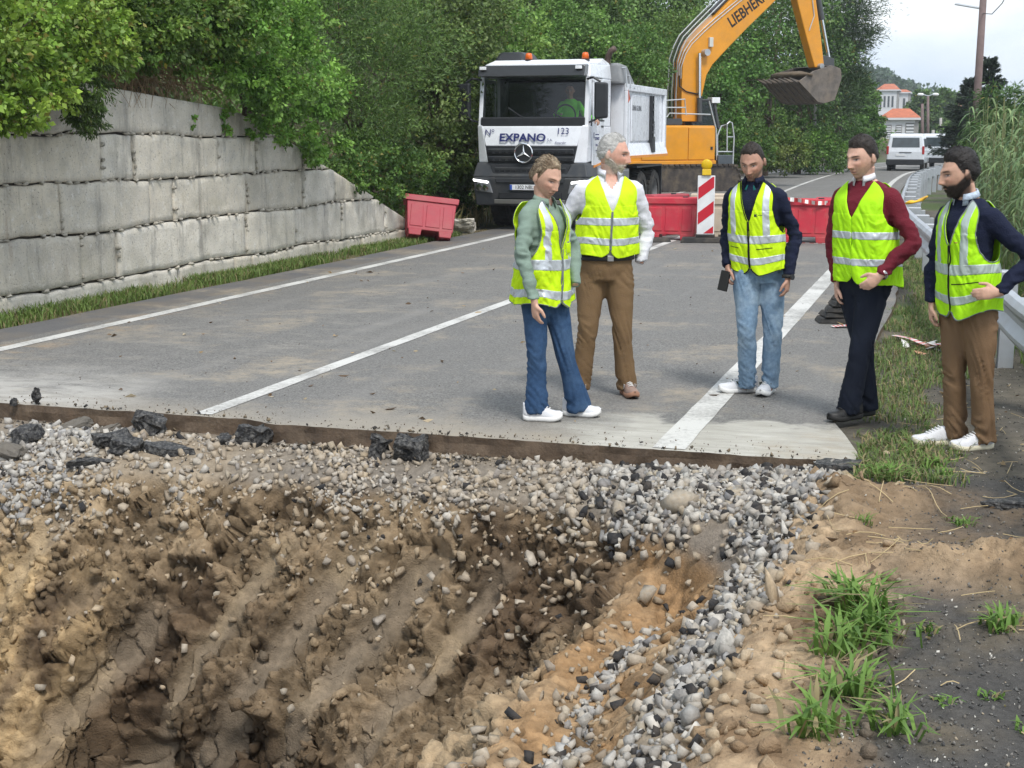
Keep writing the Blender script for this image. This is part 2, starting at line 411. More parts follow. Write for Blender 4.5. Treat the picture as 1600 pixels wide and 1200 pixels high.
    # hairline cracks
    vc = N('ShaderNodeTexVoronoi', t); vc.feature = 'DISTANCE_TO_EDGE'; vc.inputs['Scale'].default_value = .55
    ws = N('ShaderNodeMapping', t); L(P, ws.inputs[0]); nn = N('ShaderNodeTexNoise', t); nn.inputs['Scale'].default_value = 3; nn.inputs['Detail'].default_value = 5; L(P, nn.inputs['Vector'])
    va = N('ShaderNodeVectorMath', t); va.operation = 'MULTIPLY_ADD'; L(nn.outputs['Color'], va.inputs[0]); va.inputs[1].default_value = (.5, .5, .5); L(P, va.inputs[2])
    L(va.outputs[0], vc.inputs['Vector'])
    ck = math_('MULTIPLY', rng_(vc.outputs['Distance'], .006, .0), rng_(noise(.35, 2), .58, .7))
    base = mix(math_('MULTIPLY', ck, .6), base, (.045, .045, .045))
    L(base, bs.inputs['Base Color']); L(rng_(noise(.8, 3), .3, .7, .72, .95), bs.inputs['Roughness'])
    bp = N('ShaderNodeBump', t); bp.inputs['Strength'].default_value = .5; bp.inputs['Distance'].default_value = .004; L(vo.outputs['Distance'], bp.inputs['Height']); L(bp.outputs[0], bs.inputs['Normal'])
    L(bs.outputs[0], out.inputs[0]); return m
M_asphalt = asphalt_material()
M_cut = mat('sawn_asphalt_edge', (.085, .058, .038), rough=.85, var=.4, vscale=9, bump=.7, bscale=45, dirt=(.17, .125, .085), dirt_amt=.8, dscale=5)
def road_mesh():
    ys = spaced(8.0, 190, 8.15, 26, .45, 1.06); nx = 200; V = []; F = []; ys = ys[ys > 8.06]
    u = np.linspace(0, 1, nx)
    for k, Y in enumerate(np.concatenate([[0], ys])):  # first row follows the saw cut
        y_ = Y if k else 7.9
        xl = road_x(y_) - 3.85 - .05 * fbm2([y_], [2.0], .9, 5)[0]
        edge = np.interp(y_, [7.8, 8.4, 9, 10, 13, 16, 25, 40], [-.42, -.5, -.7, -.66, -.62, -.58, -.9, -1.4]) if y_ < 40 else road_x(y_) + 3.62
        xr = edge + .05 * fbm2([y_], [4.0], 1.1, 6)[0] + .02 * fbm2([y_], [4.0], 4, 7)[0]
        X = xl + (xr - xl) * u
        Yv = np.full(nx, y_) if k else slab_y(X) + .024 * fbm2(X, X * 0, 3, 2) + .022 * fbm2(X, X * 0, 13, 4)
        V += [(x, y, 0.0) for x, y in zip(X, Yv)]
    n = len(ys) + 1
    F = [(j * nx + i, j * nx + i + 1, (j + 1) * nx + i + 1, (j + 1) * nx + i) for j in range(n - 1) for i in range(nx - 1)]
    mi = [0] * len(F)
    # sawn vertical face, about 15 cm, three bands
    base = len(V); prev = list(range(nx))
    for b, z in enumerate((-.045, -.10, -.17)):
        for i in range(nx):
            x, y, _ = V[i]; V.append((x, y + .012 * vnoise(np.array([[x * 9, b * 2.3, 0]]), 4)[0] - .004 * b, z))
        cur = list(range(base + b * nx, base + (b + 1) * nx))
        for i in range(nx - 1): F.append((cur[i], cur[i + 1], prev[i + 1], prev[i])); mi.append(1)
        prev = cur
    for j in range(n - 1):   # right-hand side lip
        a, c = j * nx + nx - 1, (j + 1) * nx + nx - 1; ia = len(V); V.append((V[a][0] + .03, V[a][1], -.16)); V.append((V[c][0] + .03, V[c][1], -.16))
        F.append((a, ia, ia + 1, c)); mi.append(1)
    me = bpy.data.meshes.new('road'); me.from_pydata(V, [], F); me.materials.append(M_asphalt); me.materials.append(M_cut)
    me.polygons.foreach_set('material_index', np.array(mi, np.int32)); me.update(); return me
road = link('road', road_mesh()); tag(road, kind='structure')

def paint_material():
    m = bpy.data.materials.new('road_paint'); m.use_nodes = True; t = m.node_tree; L = t.links.new; bs = t.nodes['Principled BSDF']
    co = N('ShaderNodeTexCoord', t); n = N('ShaderNodeTexNoise', t); n.inputs['Scale'].default_value = 26; n.inputs['Detail'].default_value = 8; n.inputs['Roughness'].default_value = .7
    L(co.outputs['Object'], n.inputs['Vector'])
    n2 = N('ShaderNodeTexNoise', t); n2.inputs['Scale'].default_value = 1.7; n2.inputs['Detail'].default_value = 4; L(co.outputs['Object'], n2.inputs['Vector'])
    ad = N('ShaderNodeMath', t); ad.operation = 'ADD'; L(n.outputs[0], ad.inputs[0]); L(n2.outputs[0], ad.inputs[1])
    r = N('ShaderNodeMapRange', t); r.inputs[1].default_value = .92; r.inputs[2].default_value = 1.24; L(ad.outputs[0], r.inputs[0])
    mi = N('ShaderNodeMix', t); mi.data_type = 'RGBA'; L(r.outputs[0], mi.inputs[0]); mi.inputs[6].default_value = (.56, .555, .53, 1); mi.inputs[7].default_value = (.27, .265, .25, 1)
    L(mi.outputs[2], bs.inputs['Base Color']); bs.inputs['Roughness'].default_value = .75; return m
M_paint = paint_material()
def marking(off, w, y0, y1, name='road_marking', x_of=None):
    ys = np.arange(y0, y1, .25); V = []; 
    for y in ys:
        x = road_x(y) + off
        j = .004 * vnoise(np.array([[y * 6, off, 0.], [y * 6, off + 9, 0.]]), 3)
        V += [(x - w / 2 + j[0], y, .004), (x + w / 2 + j[1], y, .004)]
    F = [(2 * i, 2 * i + 1, 2 * i + 3, 2 * i + 2) for i in range(len(ys) - 1)]
    me = bpy.data.meshes.new(name); me.from_pydata(V, [], F); o = link(name, me, M_paint); tag(o, kind='structure'); return o
marking(-3.05, .15, 7.97, 170)
marking(0.02, .13, 8.0, 170)
marking(3.12, .19, 7.9, 170)

# ------------------------------------------------------------------ the excavated pit
def pit_parts(X, Y):
    """masks of the dug ground: depth, gravel, sand, and so on"""
    n1 = fbm2(X, Y, 1.1, 21, 4); n2 = fbm2(X, Y, 3.5, 22, 4); n3 = fbm2(X, Y, 11, 23, 3)
    # rim of the dug hole on the right-hand verge (runs along the road) and in front of the slab
    xs = X + .10 * n1 + .05 * n2
    side_prof = np.interp(xs, [-9.5, -3.2, -2.5, -2.0, -1.62, -1.47, -1.36, -1.26, -1.14, -1.0, -.9, -.72, -.60, .2, 3],
                          [-2.0, -2.0, -1.55, -1.0, -.55, -.44, -.50, -.50, -.42, -.30, -.20, -.15, -.06, -.05, -.05])
    ys = Y + .10 * n1 + .06 * n2
    bench = np.interp(X, [-9, -5.2, -4, -3, -2, -1.4, -1, -.5], [7.05, 7.25, 7.42, 7.42, 7.38, 7.0, 6.6, 6.3])
    d = bench - ys
    front = np.interp(d, [-1, -.42, -.2, 0, .12, .6, 1.15, 1.5, 2.2, 5], [-.105, -.115, -.16, -.24, -.36, -1.0, -1.62, -1.85, -1.95, -2.0])
    k = .22
    h = np.maximum(side_prof, front); h = h + k * np.exp(-np.abs(side_prof - front) / k) * .35
    return h, side_prof, front, d, n1, n2, n3
def pit_z(X, Y):
    """smooth lie of the dug ground; crumbs, clods and scrapes are added at right angles to it in pit_surface"""
    X = np.asarray(X, float); Y = np.asarray(Y, float)
    h, sp, fr, d, n1, n2, n3 = pit_parts(X, Y); depth = -h
    slope = ss(.28, .5, depth); z = h + slope * (.09 * n1 + .03 * n2)
    z = z - .12 * np.exp(-(((X + 2.75) / .22) ** 2 + ((Y - 6.9) / .2) ** 2)) + .22 * np.exp(-(((X + 4.9) / .5) ** 2 + ((Y - 6.55) / .45) ** 2))
    top = 1 - ss(.1, .3, depth)
    z = z + top * ss(-.95, -.6, X) * ss(7.75, 7.2, Y) * (.05 * np.clip(n1 + .3, 0, 1) + .035 * n2 + .012 * n3)
    cd2, ci2 = cellnoise(X, Y, 17, 5)
    for (cx, cy, rx, ry, hh) in ((-.52, 6.75, .22, .35, .10), (.05, 6.0, .45, .16, .10), (.5, 6.15, .5, .2, .09), (-.45, 5.9, .2, .35, .06), (-.2, 7.0, .3, .2, .06)):
        e = np.exp(-(((X - cx) / rx) ** 2 + ((Y - cy) / ry) ** 2)); z = z + hh * e * (1 + .5 * n2 + .25 * n3) + e * (ci2 - .5) * .03
    blend = ss(7.55, 7.98, Y) * ss(-.7, -.3, X)
    return lerp(z, ground_z(X, Y), blend)
def cell3(P, sc, seed):
    """3-D cell noise: nearest distance, cell value, and a random tilt plane inside the cell"""
    q = P * sc; f = np.floor(q); best = np.full(len(P), 9.0); idv = np.zeros(len(P)); tl = np.zeros(len(P))
    for a in (-1, 0, 1):
        for b in (-1, 0, 1):
            for c in (-1, 0, 1):
                g = f + np.array([a, b, c]); o = np.stack([_hash(g[:, 0], g[:, 1], g[:, 2], seed + k) for k in range(3)], 1); dv = q - g - o; d = (dv ** 2).sum(1); m = d < best
                tv = np.stack([_hash(g[:, 0], g[:, 1], g[:, 2], seed + 5 + k) for k in range(3)], 1) - .5
                best = np.where(m, d, best); idv = np.where(m, _hash(g[:, 0], g[:, 1], g[:, 2], seed + 4), idv); tl = np.where(m, (dv * tv).sum(1), tl)
    return np.sqrt(best), idv, tl
def groove(X, depth, n1):
    s = (X + .62 * depth + .06 * n1) / .44; ph = s - np.floor(s); gi = np.floor(s)
    on = ss(.22, .40, _hash(gi, gi * 0 + 1, gi * 0, 5) + .40 * fbm2(X, depth, 1.5, 27, 2) + .16)
    return ph, np.exp(-((ph - .5) / (.15 + .09 * _hash(gi, gi * 0 + 2, gi * 0, 5))) ** 4) * on * ss(.42, .6, depth) * ss(1.75, 1.5, depth) * ss(-5.4, -5.0, X) * ss(-2.0, -2.5, X)
def pit_col(X, Y, Z):
    h, sp, fr, d, n1, n2, n3 = pit_parts(X, Y); depth = -h
    brown = C(.215, .158, .098); dark = C(.070, .045, .028); tan = C(.34, .255, .160); ochre = C(.29, .175, .085); grey = C(.15, .135, .125)
    c = mixc(np.broadcast_to(brown, X.shape + (3,)), tan, ss(-.05, .45, n1 + .5 * n2) * .7)
    c = mixc(c, dark, ss(.05, .5, -n1 + .6 * fbm2(X, Y, 2.2, 41, 3)) * .75)
    c = mixc(c, C(.46, .33, .18), ss(-4.3, -4.9, X) * ss(.55, .9, depth) * ss(-.35, .25, n2))
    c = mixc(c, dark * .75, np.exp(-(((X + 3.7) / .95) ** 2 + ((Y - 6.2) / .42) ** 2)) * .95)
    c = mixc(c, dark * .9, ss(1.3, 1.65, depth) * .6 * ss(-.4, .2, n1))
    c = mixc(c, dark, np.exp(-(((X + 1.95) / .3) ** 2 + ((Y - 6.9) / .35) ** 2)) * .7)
    # grey smeared clay in the tooth grooves
    ph, gm = groove(X, depth, n1)
    c = mixc(c, mixc(np.broadcast_to(C(.25, .20, .145), c.shape), C(.42, .325, .21), ss(-.2, .3, n2)), gm * .8)
    # loamy orange cable trench beside the verge
    xs = X + .10 * n1 + .05 * n2
    tr = ss(-1.62, -1.5, xs) * ss(-.93, -1.0, xs) * ss(7.3, 7.0, Y)
    c = mixc(c, mixc(np.broadcast_to(ochre, c.shape), C(.33, .225, .13), ss(-.3, .4, n2)), tr * .9)
    # dusty crushed stone bed and pale sandy spoil on the verge
    gr = np.maximum(ss(.32, .22, depth) * ss(-.5, -.8, X), ss(-1.0, -.93, xs) * ss(-.62, -.72, xs))
    c = mixc(c, mixc(np.broadcast_to(C(.21, .19, .165), c.shape), C(.30, .25, .19), ss(-.2, .4, n1)), gr * .8)
    sand = ss(-.80, -.70, xs) * ss(-.05, -.35, X + .35 * n1) * ss(7.45, 7.1, Y)
    sand = np.maximum(sand, np.exp(-(((X - .2) / .75) ** 2 + ((Y - 6.05) / .26) ** 2)) * 1.1)
    soil = mixc(C(.43, .315, .20), C(.24, .165, .10), ss(-.1, .4, n2 + .4 * n1))
    verge = mixc(C(.075, .072, .068), C(.15, .125, .09), ss(.0, .5, n1 + .5 * n2))
    vm = ss(-.68, -.5, xs)
    c = mixc(c, verge, vm); c = mixc(c, soil, np.clip(sand, 0, 1) * ss(-.55, -.1, n2 + .3))
    mix_br = vm * ss(5.6, 6.2, Y) * ss(7.6, 7.2, Y) * ss(-.2, .4, fbm2(X, Y, 2.6, 51, 4)) * .7
    c = mixc(c, C(.19, .135, .085), mix_br)
    blend = ss(7.5, 7.98, Y) * ss(-.7, -.3, X); c = mixc(c, ground_col(X, Y, Z), blend)
    return c * (1 + .16 * n3[..., None])
px_ = np.unique(np.concatenate([np.arange(PX0, -5.8, .10), np.arange(-5.8, -1.0, .0138), np.arange(-1.0, 1.2, .019), np.arange(1.2, PX1, .08), [PX1]]))
py_ = np.unique(np.concatenate([np.arange(PY0, 3.7, .08), np.arange(3.7, 5.9, .0145), np.arange(5.9, 7.5, .0088), np.arange(7.5, 7.98, .0125), [7.98]]))
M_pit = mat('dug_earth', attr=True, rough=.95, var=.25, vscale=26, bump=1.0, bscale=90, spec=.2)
def pit_surface():
    X, Y = np.meshgrid(px_, py_); Z = pit_z(X, Y); P = np.stack([X, Y, Z], -1); ny, nx = X.shape
    Nn = np.cross(np.gradient(P, axis=1) / 1.0, np.gradient(P, axis=0)); Nn /= np.linalg.norm(Nn, axis=-1)[..., None]; Nn = np.where(Nn[..., 2:] < 0, -Nn, Nn)
    h, sp, fr, d, n1, n2, n3 = pit_parts(X, Y); depth = -h; col = pit_col(X, Y, Z)
    q = P.reshape(-1, 3); qw = q + .05 * np.stack([fbm(q * 3.1, 41 + a, 3) for a in range(3)], 1)
    d1, i1, t1 = cell3(qw, 4.6, 11); d2, i2, t2 = cell3(qw, 11.5, 31); d3, i3, t3 = cell3(q, 27, 51); d4, i4, t4 = cell3(q, 58, 71)
    rough = (.30 + .70 * ss(-.25, .25, fbm(q * 1.5, 61, 3)))
    lump = ((i1 - .5) * .12 + t1 * .20 - .04 * ss(.45, .75, d1)) * rough + ((i2 - .5) * .060 + t2 * .075 - .030 * ss(.42, .7, d2)) * (.35 + .65 * rough) + ((i3 - .5) * .026 + t3 * .045) + ((i4 - .5) * .010 + t4 * .018)
    lump = lump.reshape(ny, nx); slope = ss(.24, .42, depth); xs = X + .10 * n1 + .05 * n2
    tren = ss(-1.62, -1.5, xs) * ss(-.93, -1.0, xs) * ss(7.3, 7.0, Y)
    topd = ss(-.8, -.65, xs) * ss(-.05, -.5, X - .3 * n1) * ss(7.5, 7.2, Y)
    disp = lump * (slope * (1 - .75 * tren) + .22 * topd * (1 - slope))
    ph, g = groove(X, depth, n1); disp = lerp(disp, -.075 + .09 * (ph - .5) ** 2 * 4 + .03 * n1 + .003 * n3, g)
    disp = disp + .045 * np.exp(-((np.abs(ph - .5) - .36) / .07) ** 2) * ss(.15, .5, g + .35 * (ss(.42, .6, depth) * ss(1.75, 1.5, depth) * ss(-5.4, -5.0, X) * ss(-2.0, -2.5, X)))
    disp = disp - .42 * np.exp(-(((X + 3.75) / .80) ** 2)) * ss(1.28, 1.55, depth) * ss(2.2, 1.7, depth) * (.7 + .6 * n2) - .10 * np.exp(-(((X + 4.35) / .25) ** 2)) * ss(.9, 1.2, depth)
    edge = np.minimum(np.minimum(X - PX0, PX1 - X), np.minimum(Y - PY0, 7.98 - Y)); disp = disp * ss(0, .15, edge)
    P = P + Nn * disp[..., None]
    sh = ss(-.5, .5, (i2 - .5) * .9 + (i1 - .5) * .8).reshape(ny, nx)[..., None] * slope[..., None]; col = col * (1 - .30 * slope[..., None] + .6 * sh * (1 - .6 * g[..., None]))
    i = np.arange(nx * ny).reshape(ny, nx); F = np.stack([i[:-1, :-1], i[:-1, 1:], i[1:, 1:], i[1:, :-1]], -1).reshape(-1, 4)
    return P.reshape(-1, 3), Nn.reshape(-1, 3), np.clip(col, .01, 1).reshape(-1, 3), F
PP, PN, PC, PF = pit_surface()
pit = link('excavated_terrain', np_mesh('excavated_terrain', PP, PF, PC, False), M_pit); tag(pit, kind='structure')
PXY = (np.meshgrid(px_, py_)[0].ravel(), np.meshgrid(px_, py_)[1].ravel()); _in = np.where((PP[:, 0] > -6.5) & (PP[:, 0] < -.1) & (PXY[1] > 3.75) & (PXY[1] < 7.84))[0]
_area = (np.linalg.norm(PN[_in] * 0 + 1, axis=1) / np.clip(PN[_in][:, 2], .25, 1)) * np.where(PXY[1][_in] < 5.9, 1.65, np.where(PXY[1][_in] < 7.5, 1.0, 1.42)); _area /= _area.sum()
def pit_samples(n, r): return r.choice(_in, n, p=_area)

# ------------------------------------------------------------------ stones
def rock_protos(k, npts, seed, sq=(1, .8, .6), sharp=False):
    r = np.random.default_rng(seed); out = []
    for i in range(k):
        p = r.normal(size=(npts, 3)); p /= np.linalg.norm(p, axis=1)[:, None]; p *= (.72 + .28 * r.random((npts, 1))) * np.array(sq) * (1 + .25 * (r.random(3) - .5)) * .5
        if sharp: c8 = np.array([(a, b, c) for a in (-1, 1) for b in (-1, 1) for c in (-1, 1)], float)[r.permutation(8)[:7 + i % 2]]; p = c8 * r.uniform(.40, 1.0, (len(c8), 3)) * r.uniform([.95, .55, .38], [1.35, 1.0, .78]) * .40
        bm = bmesh.new(); [bm.verts.new(q) for q in p]; bmesh.ops.convex_hull(bm, input=bm.verts)
        bmesh.ops.delete(bm, geom=[v for v in bm.verts if not v.link_faces], context='VERTS'); bmesh.ops.triangulate(bm, faces=bm.faces)
        bm.verts.index_update(); out.append((np.array([v.co[:] for v in bm.verts]), np.array([[v.index for v in f.verts] for f in bm.faces]))); bm.free()
    return out
def rand_rot(n, r):
    q = r.normal(size=(n, 4)); q /= np.linalg.norm(q, axis=1)[:, None]; w_, x, y, z = q.T
    return np.stack([np.stack([1 - 2 * (y * y + z * z), 2 * (x * y - z * w_), 2 * (x * z + y * w_)], -1),
                     np.stack([2 * (x * y + z * w_), 1 - 2 * (x * x + z * z), 2 * (y * z - x * w_)], -1),
                     np.stack([2 * (x * z - y * w_), 2 * (y * z + x * w_), 1 - 2 * (x * x + y * y)], -1)], 1)
def scatter(name, P, size, col, protos, material, seed=0, flat=1.0, kind='stuff', label=None, cat=None):
    r = np.random.default_rng(seed); pid = r.integers(0, len(protos), len(P)); Vs, Fs, Cs = [], [], []; off = 0
    for k, (pv, pf) in enumerate(protos):
        i = np.where(pid == k)[0]
        if not len(i): continue
        Rm = rand_rot(len(i), r); v = np.einsum('nij,mj->nmi', Rm, pv) * size[i][:, None, None]; v[..., 2] *= flat; v += P[i][:, None, :]
        f = pf[None] + (np.arange(len(i)) * len(pv))[:, None, None] + off; off += len(i) * len(pv)
        Vs.append(v.reshape(-1, 3)); Fs.append(f.reshape(-1, 3)); Cs.append(np.repeat(col[i], len(pv), 0))
    o = link(name, np_mesh(name, np.vstack(Vs), np.vstack(Fs), np.vstack(Cs)), material); tag(o, label, cat, kind=kind); return o
M_stone = mat('crushed_stone', attr=True, rough=.85, var=.22, vscale=35, bump=.5, bscale=90, spec=.3, dirt=(.22, .17, .12), dirt_amt=.3, dscale=14)
PROT = rock_protos(12, 9, 5, (1, .82, .66), True) + rock_protos(6, 9, 6, (1, .82, .66))
def stone_cols(n, r, dusty=0.0):
    base = np.array([(.42, .42, .41), (.52, .51, .48), (.33, .335, .34), (.60, .58, .54), (.22, .225, .24), (.46, .41, .33)])[r.choice(6, n, p=[.26, .24, .2, .12, .10, .08])]
    base = base * (.62 + .42 * r.random((n, 1)))
    return base * (1 - dusty) + np.array((.42, .33, .22)) * dusty
def place(X, Y, size, sink=.25): 
    return np.stack([X, Y, pit_z(X, Y) + size * (.5 - sink) * .7], 1)
# crushed-stone layer under the road and along the trench
def gravel():
    r = np.random.default_rng(31); n = 84000; k_ = pit_samples(n, r); X, Y = PXY[0][k_], PXY[1][k_]
    h, sp, fr, d, n1, n2, n3 = pit_parts(X, Y); xs = X + .10 * n1 + .05 * n2; depth = -h; nb = fbm2(X, Y, 1.3, 92, 4)
    band = ss(.50, .22, depth + .22 * nb) * ss(-.42, -.62, X) * ss(5.9, 6.9, Y)
    band = band * np.where((X < -1.7), .30 + .70 * ss(-.25, .25, n2 + nb), ss(6.72, 7.12, Y + .25 * n1 + np.where(X > -1.0, .5, 0)))
    left = ss(-4.5, -5.3, X + .3 * nb) * ss(.75, .40, depth)
    strip = np.exp(-((xs + .80) / .13) ** 2); strip2 = np.exp(-((xs + 1.27) / .06) ** 2) * ss(-.45, 0, n1 + .3 * n2)
    bite = ss(-1.0, -1.3, X) * ss(-2.0, -1.5, X) * ss(7.6, 7.2, Y) * ss(6.8, 7.2, Y) * .6
    dens = np.clip(np.maximum.reduce([band, left * .9, strip, strip2 * .9, bite]), 0, 1)
    loose = np.where(X > -1.75, .3, 1) * (.014 * ss(1.6, .5, depth) + .10 * ss(.95, .3, depth) * ss(.2, .3, depth) * ss(-.25, .25, nb + .05))
    k = r.random(n) < (dens * .62 + loose); X, Y, xs, depth, dens, k_ = X[k], Y[k], xs[k], depth[k], dens[k], k_[k]; m = len(X)
    size = (.026 + .066 * r.random(m) ** 2.4) * np.where(X > -2.2, 1.12, 1.0)
    col = stone_cols(m, r)
    dust = np.where(X < -1.9, .25 + .5 * r.random(m), .05 + .28 * r.random(m)) * np.where(X < -5, .35, 1); dust = np.where(dens < .3, .45 + .5 * r.random(m), dust)
    col = col * (1 - dust[:, None]) + np.array((.36, .275, .175)) * dust[:, None]
    tar = r.random(m) < np.where(X > -2.0, .13, .05); col[tar] = np.array((.028, .028, .03))   # bitumen-coated ones
    scatter('gravel', PP[k_] + PN[k_] * (size * .12)[:, None], size, col, PROT, M_stone, 7, label='loose grey crushed stone spilling from under the road into the pit', cat='gravel')
gravel()
# crumbled earth on the dug face
def clods():
    r = np.random.default_rng(33); n = 32000; k_ = pit_samples(n, r); X, Y = PXY[0][k_], PXY[1][k_]; h, sp, fr, d, n1, n2, n3 = pit_parts(X, Y); depth = -h; ph, g = groove(X, depth, n1)
    w_ = (ss(.26, .45, depth) * ss(-.30, .30, fbm2(X, Y, 2.2, 93, 3) + .08) * (1 - .85 * g) + .55 * ss(-.75, -.6, X) * ss(-.3, .3, n1) * ss(7.3, 7.0, Y)) * (1 - .6 * ss(-1.62, -1.5, X) * ss(-.9, -1.0, X))
    k = r.random(n) < w_ * .6; k_ = k_[k]; m = len(k_); size = .010 + .11 * r.random(m) ** 5.0
    col = PC[k_] * (.8 + .45 * r.random((m, 1)))
    scatter('earth_clods', PP[k_] + PN[k_] * (size * .12)[:, None], size, col, PROT, M_pit, 9, label='crumbled brown earth clods lying over the dug pit face', cat='earth')
clods()
# chippings on the right-hand verge and crumbs on the road edge
def chips():
    r = np.random.default_rng(35); n = 21000
    X = r.uniform(-.6, 1.5, n); Y = 3.8 + 12 * r.random(n) ** 1.8; k = (X > -.45 + .3 * r.random(n)) ; X, Y = X[k], Y[k]; m = len(X)
    z = np.where(Y < 7.98, pit_z(X, Y), ground_z(X, Y)); size = .006 + .020 * r.random(m) ** 3
    base = np.array([(.07, .07, .07), (.12, .12, .115), (.20, .19, .175), (.55, .53, .48), (.36, .30, .22)])[r.choice(5, m, p=[.38, .3, .2, .07, .05])]
    P = np.stack([X, Y, z + size * .15], 1)
    n2_ = 500; X2 = r.uniform(-6.5, -.6, n2_); Y2 = slab_y(X2) + np.abs(r.normal(0, .22, n2_)) + .02; s2 = .006 + .016 * r.random(n2_) ** 2
    P = np.vstack([P, np.stack([X2, Y2, s2 * .2], 1)]); size = np.concatenate([size, s2]); base = np.vstack([base, np.tile((.16, .13, .10), (n2_, 1))])
    n4 = 1500; X4 = r.uniform(-6.5, -.45, n4); Y4 = slab_y(X4) + r.normal(-.05, .05, n4); z4 = np.where(Y4 < slab_y(X4), -.12, .0) ; s4 = .010 + .040 * r.random(n4) ** 3
    P = np.vstack([P, np.stack([X4, Y4, z4 + s4 * .3], 1)]); size = np.concatenate([size, s4]); base = np.vstack([base, np.array([(.03, .03, .03), (.10, .085, .065), (.20, .16, .11)])[r.choice(3, n4)]])
    n3_ = 260; X3 = r.uniform(-7.8, -1, n3_); Y3 = r.uniform(8.5, 22, n3_); s3 = .008 + .018 * r.random(n3_) ** 2
    P = np.vstack([P, np.stack([X3, Y3, s3 * .2], 1)]); size = np.concatenate([size, s3]); base = np.vstack([base, np.tile((.12, .10, .085), (n3_, 1))])
    scatter('stone_chippings', P, size, base, rock_protos(6, 7, 15), M_stone, 11, label='fine dark chippings strewn over the verge and road edge', cat='chippings')
chips()
# larger single stones
def single_rocks():
    r = np.random.default_rng(37); protos = []
    for k, (v, f) in enumerate(rock_protos(6, 13, 61, (1, .8, .65))):
        protos.append(np_mesh('stone', v, f, np.tile((.40, .36, .30), (len(v), 1))))
    M_big = mat('pit_boulder', (.40, .35, .28), rough=.88, var=.25, vscale=18, bump=.6, bscale=60, dirt=(.26, .18, .10), dirt_amt=.6, dscale=9)
    M_pale = mat('pale_limestone', (.50, .48, .44), rough=.85, var=.2, vscale=16, bump=.6, bscale=60, dirt=(.10, .10, .10), dirt_amt=.45, dscale=12)
    M_sandy = mat('sandy_stone', (.52, .41, .28), rough=.9, var=.2, vscale=16, bump=.6, bscale=60, dirt=(.34, .24, .14), dirt_amt=.5, dscale=9)
    def put(name, X, Y, s, m, label, group=None, rot=None, sink=.25, sc=(1, 1, 1)):
        me = protos[r.integers(0, 6)].copy(); me.materials.clear(); me.materials.append(m)
        o = bpy.data.objects.new(name, me); COL.objects.link(o); z = float(pit_z(np.array([X]), np.array([Y]))[0])
        o.location = (X, Y, z + s * (.5 - sink) * .7); o.rotation_euler = rot or tuple(r.uniform(0, 6.28, 3)); o.scale = (s * sc[0], s * sc[1], s * sc[2])
        tag(o, label, 'stone', group); return o
    put('boulder', -1.37, 6.58, .17, M_big, 'rounded tan boulder between the two orange earth ridges', sink=.1)
    put('boulder', -1.30, 7.1, .24, M_big, 'large grey-brown stone stuck in the gravel above the orange ridge', sink=.3)
    put('boulder', -1.66, 7.22, .14, M_big, 'grey angular stone at the head of the gravel slide', sink=.2)
    put('boulder', -1.86, 6.62, .20, M_big, 'upright brown stone half buried in the dark earth slope', sink=.2, sc=(.7, .5, 1.2))
    put('boulder', -.74, 5.02, .17, M_pale, 'big pale stone at the verge side of the gravel strip', sink=.2)
    put('boulder', -.62, 5.45, .19, M_sandy, 'long flat sandy stone on the spoil beside the gravel strip', sink=.25, sc=(1.2, .7, .5))
    for i in range(34):
        X = r.uniform(-.84, -.5); Y = r.uniform(3.9, 6.0); put('stone', X, Y, r.uniform(.04, .085), M_sandy, 'sandy angular stone along the verge edge of the pit', 'sandy stones along the pit rim')
    k = 0
    while k < 46:
        X = r.uniform(-5.6, -1.6); Y = r.uniform(6.0, 7.45); d_ = -float(pit_z(np.array([X]), np.array([Y]))[0])
        if d_ < .3 or d_ > 1.5: continue
        k += 1; put('stone', X, Y, r.uniform(.045, .10), M_big if r.random() < .6 else M_sandy, 'loose stone lying on the brown earth face of the pit', 'loose stones on the pit face')
single_rocks()

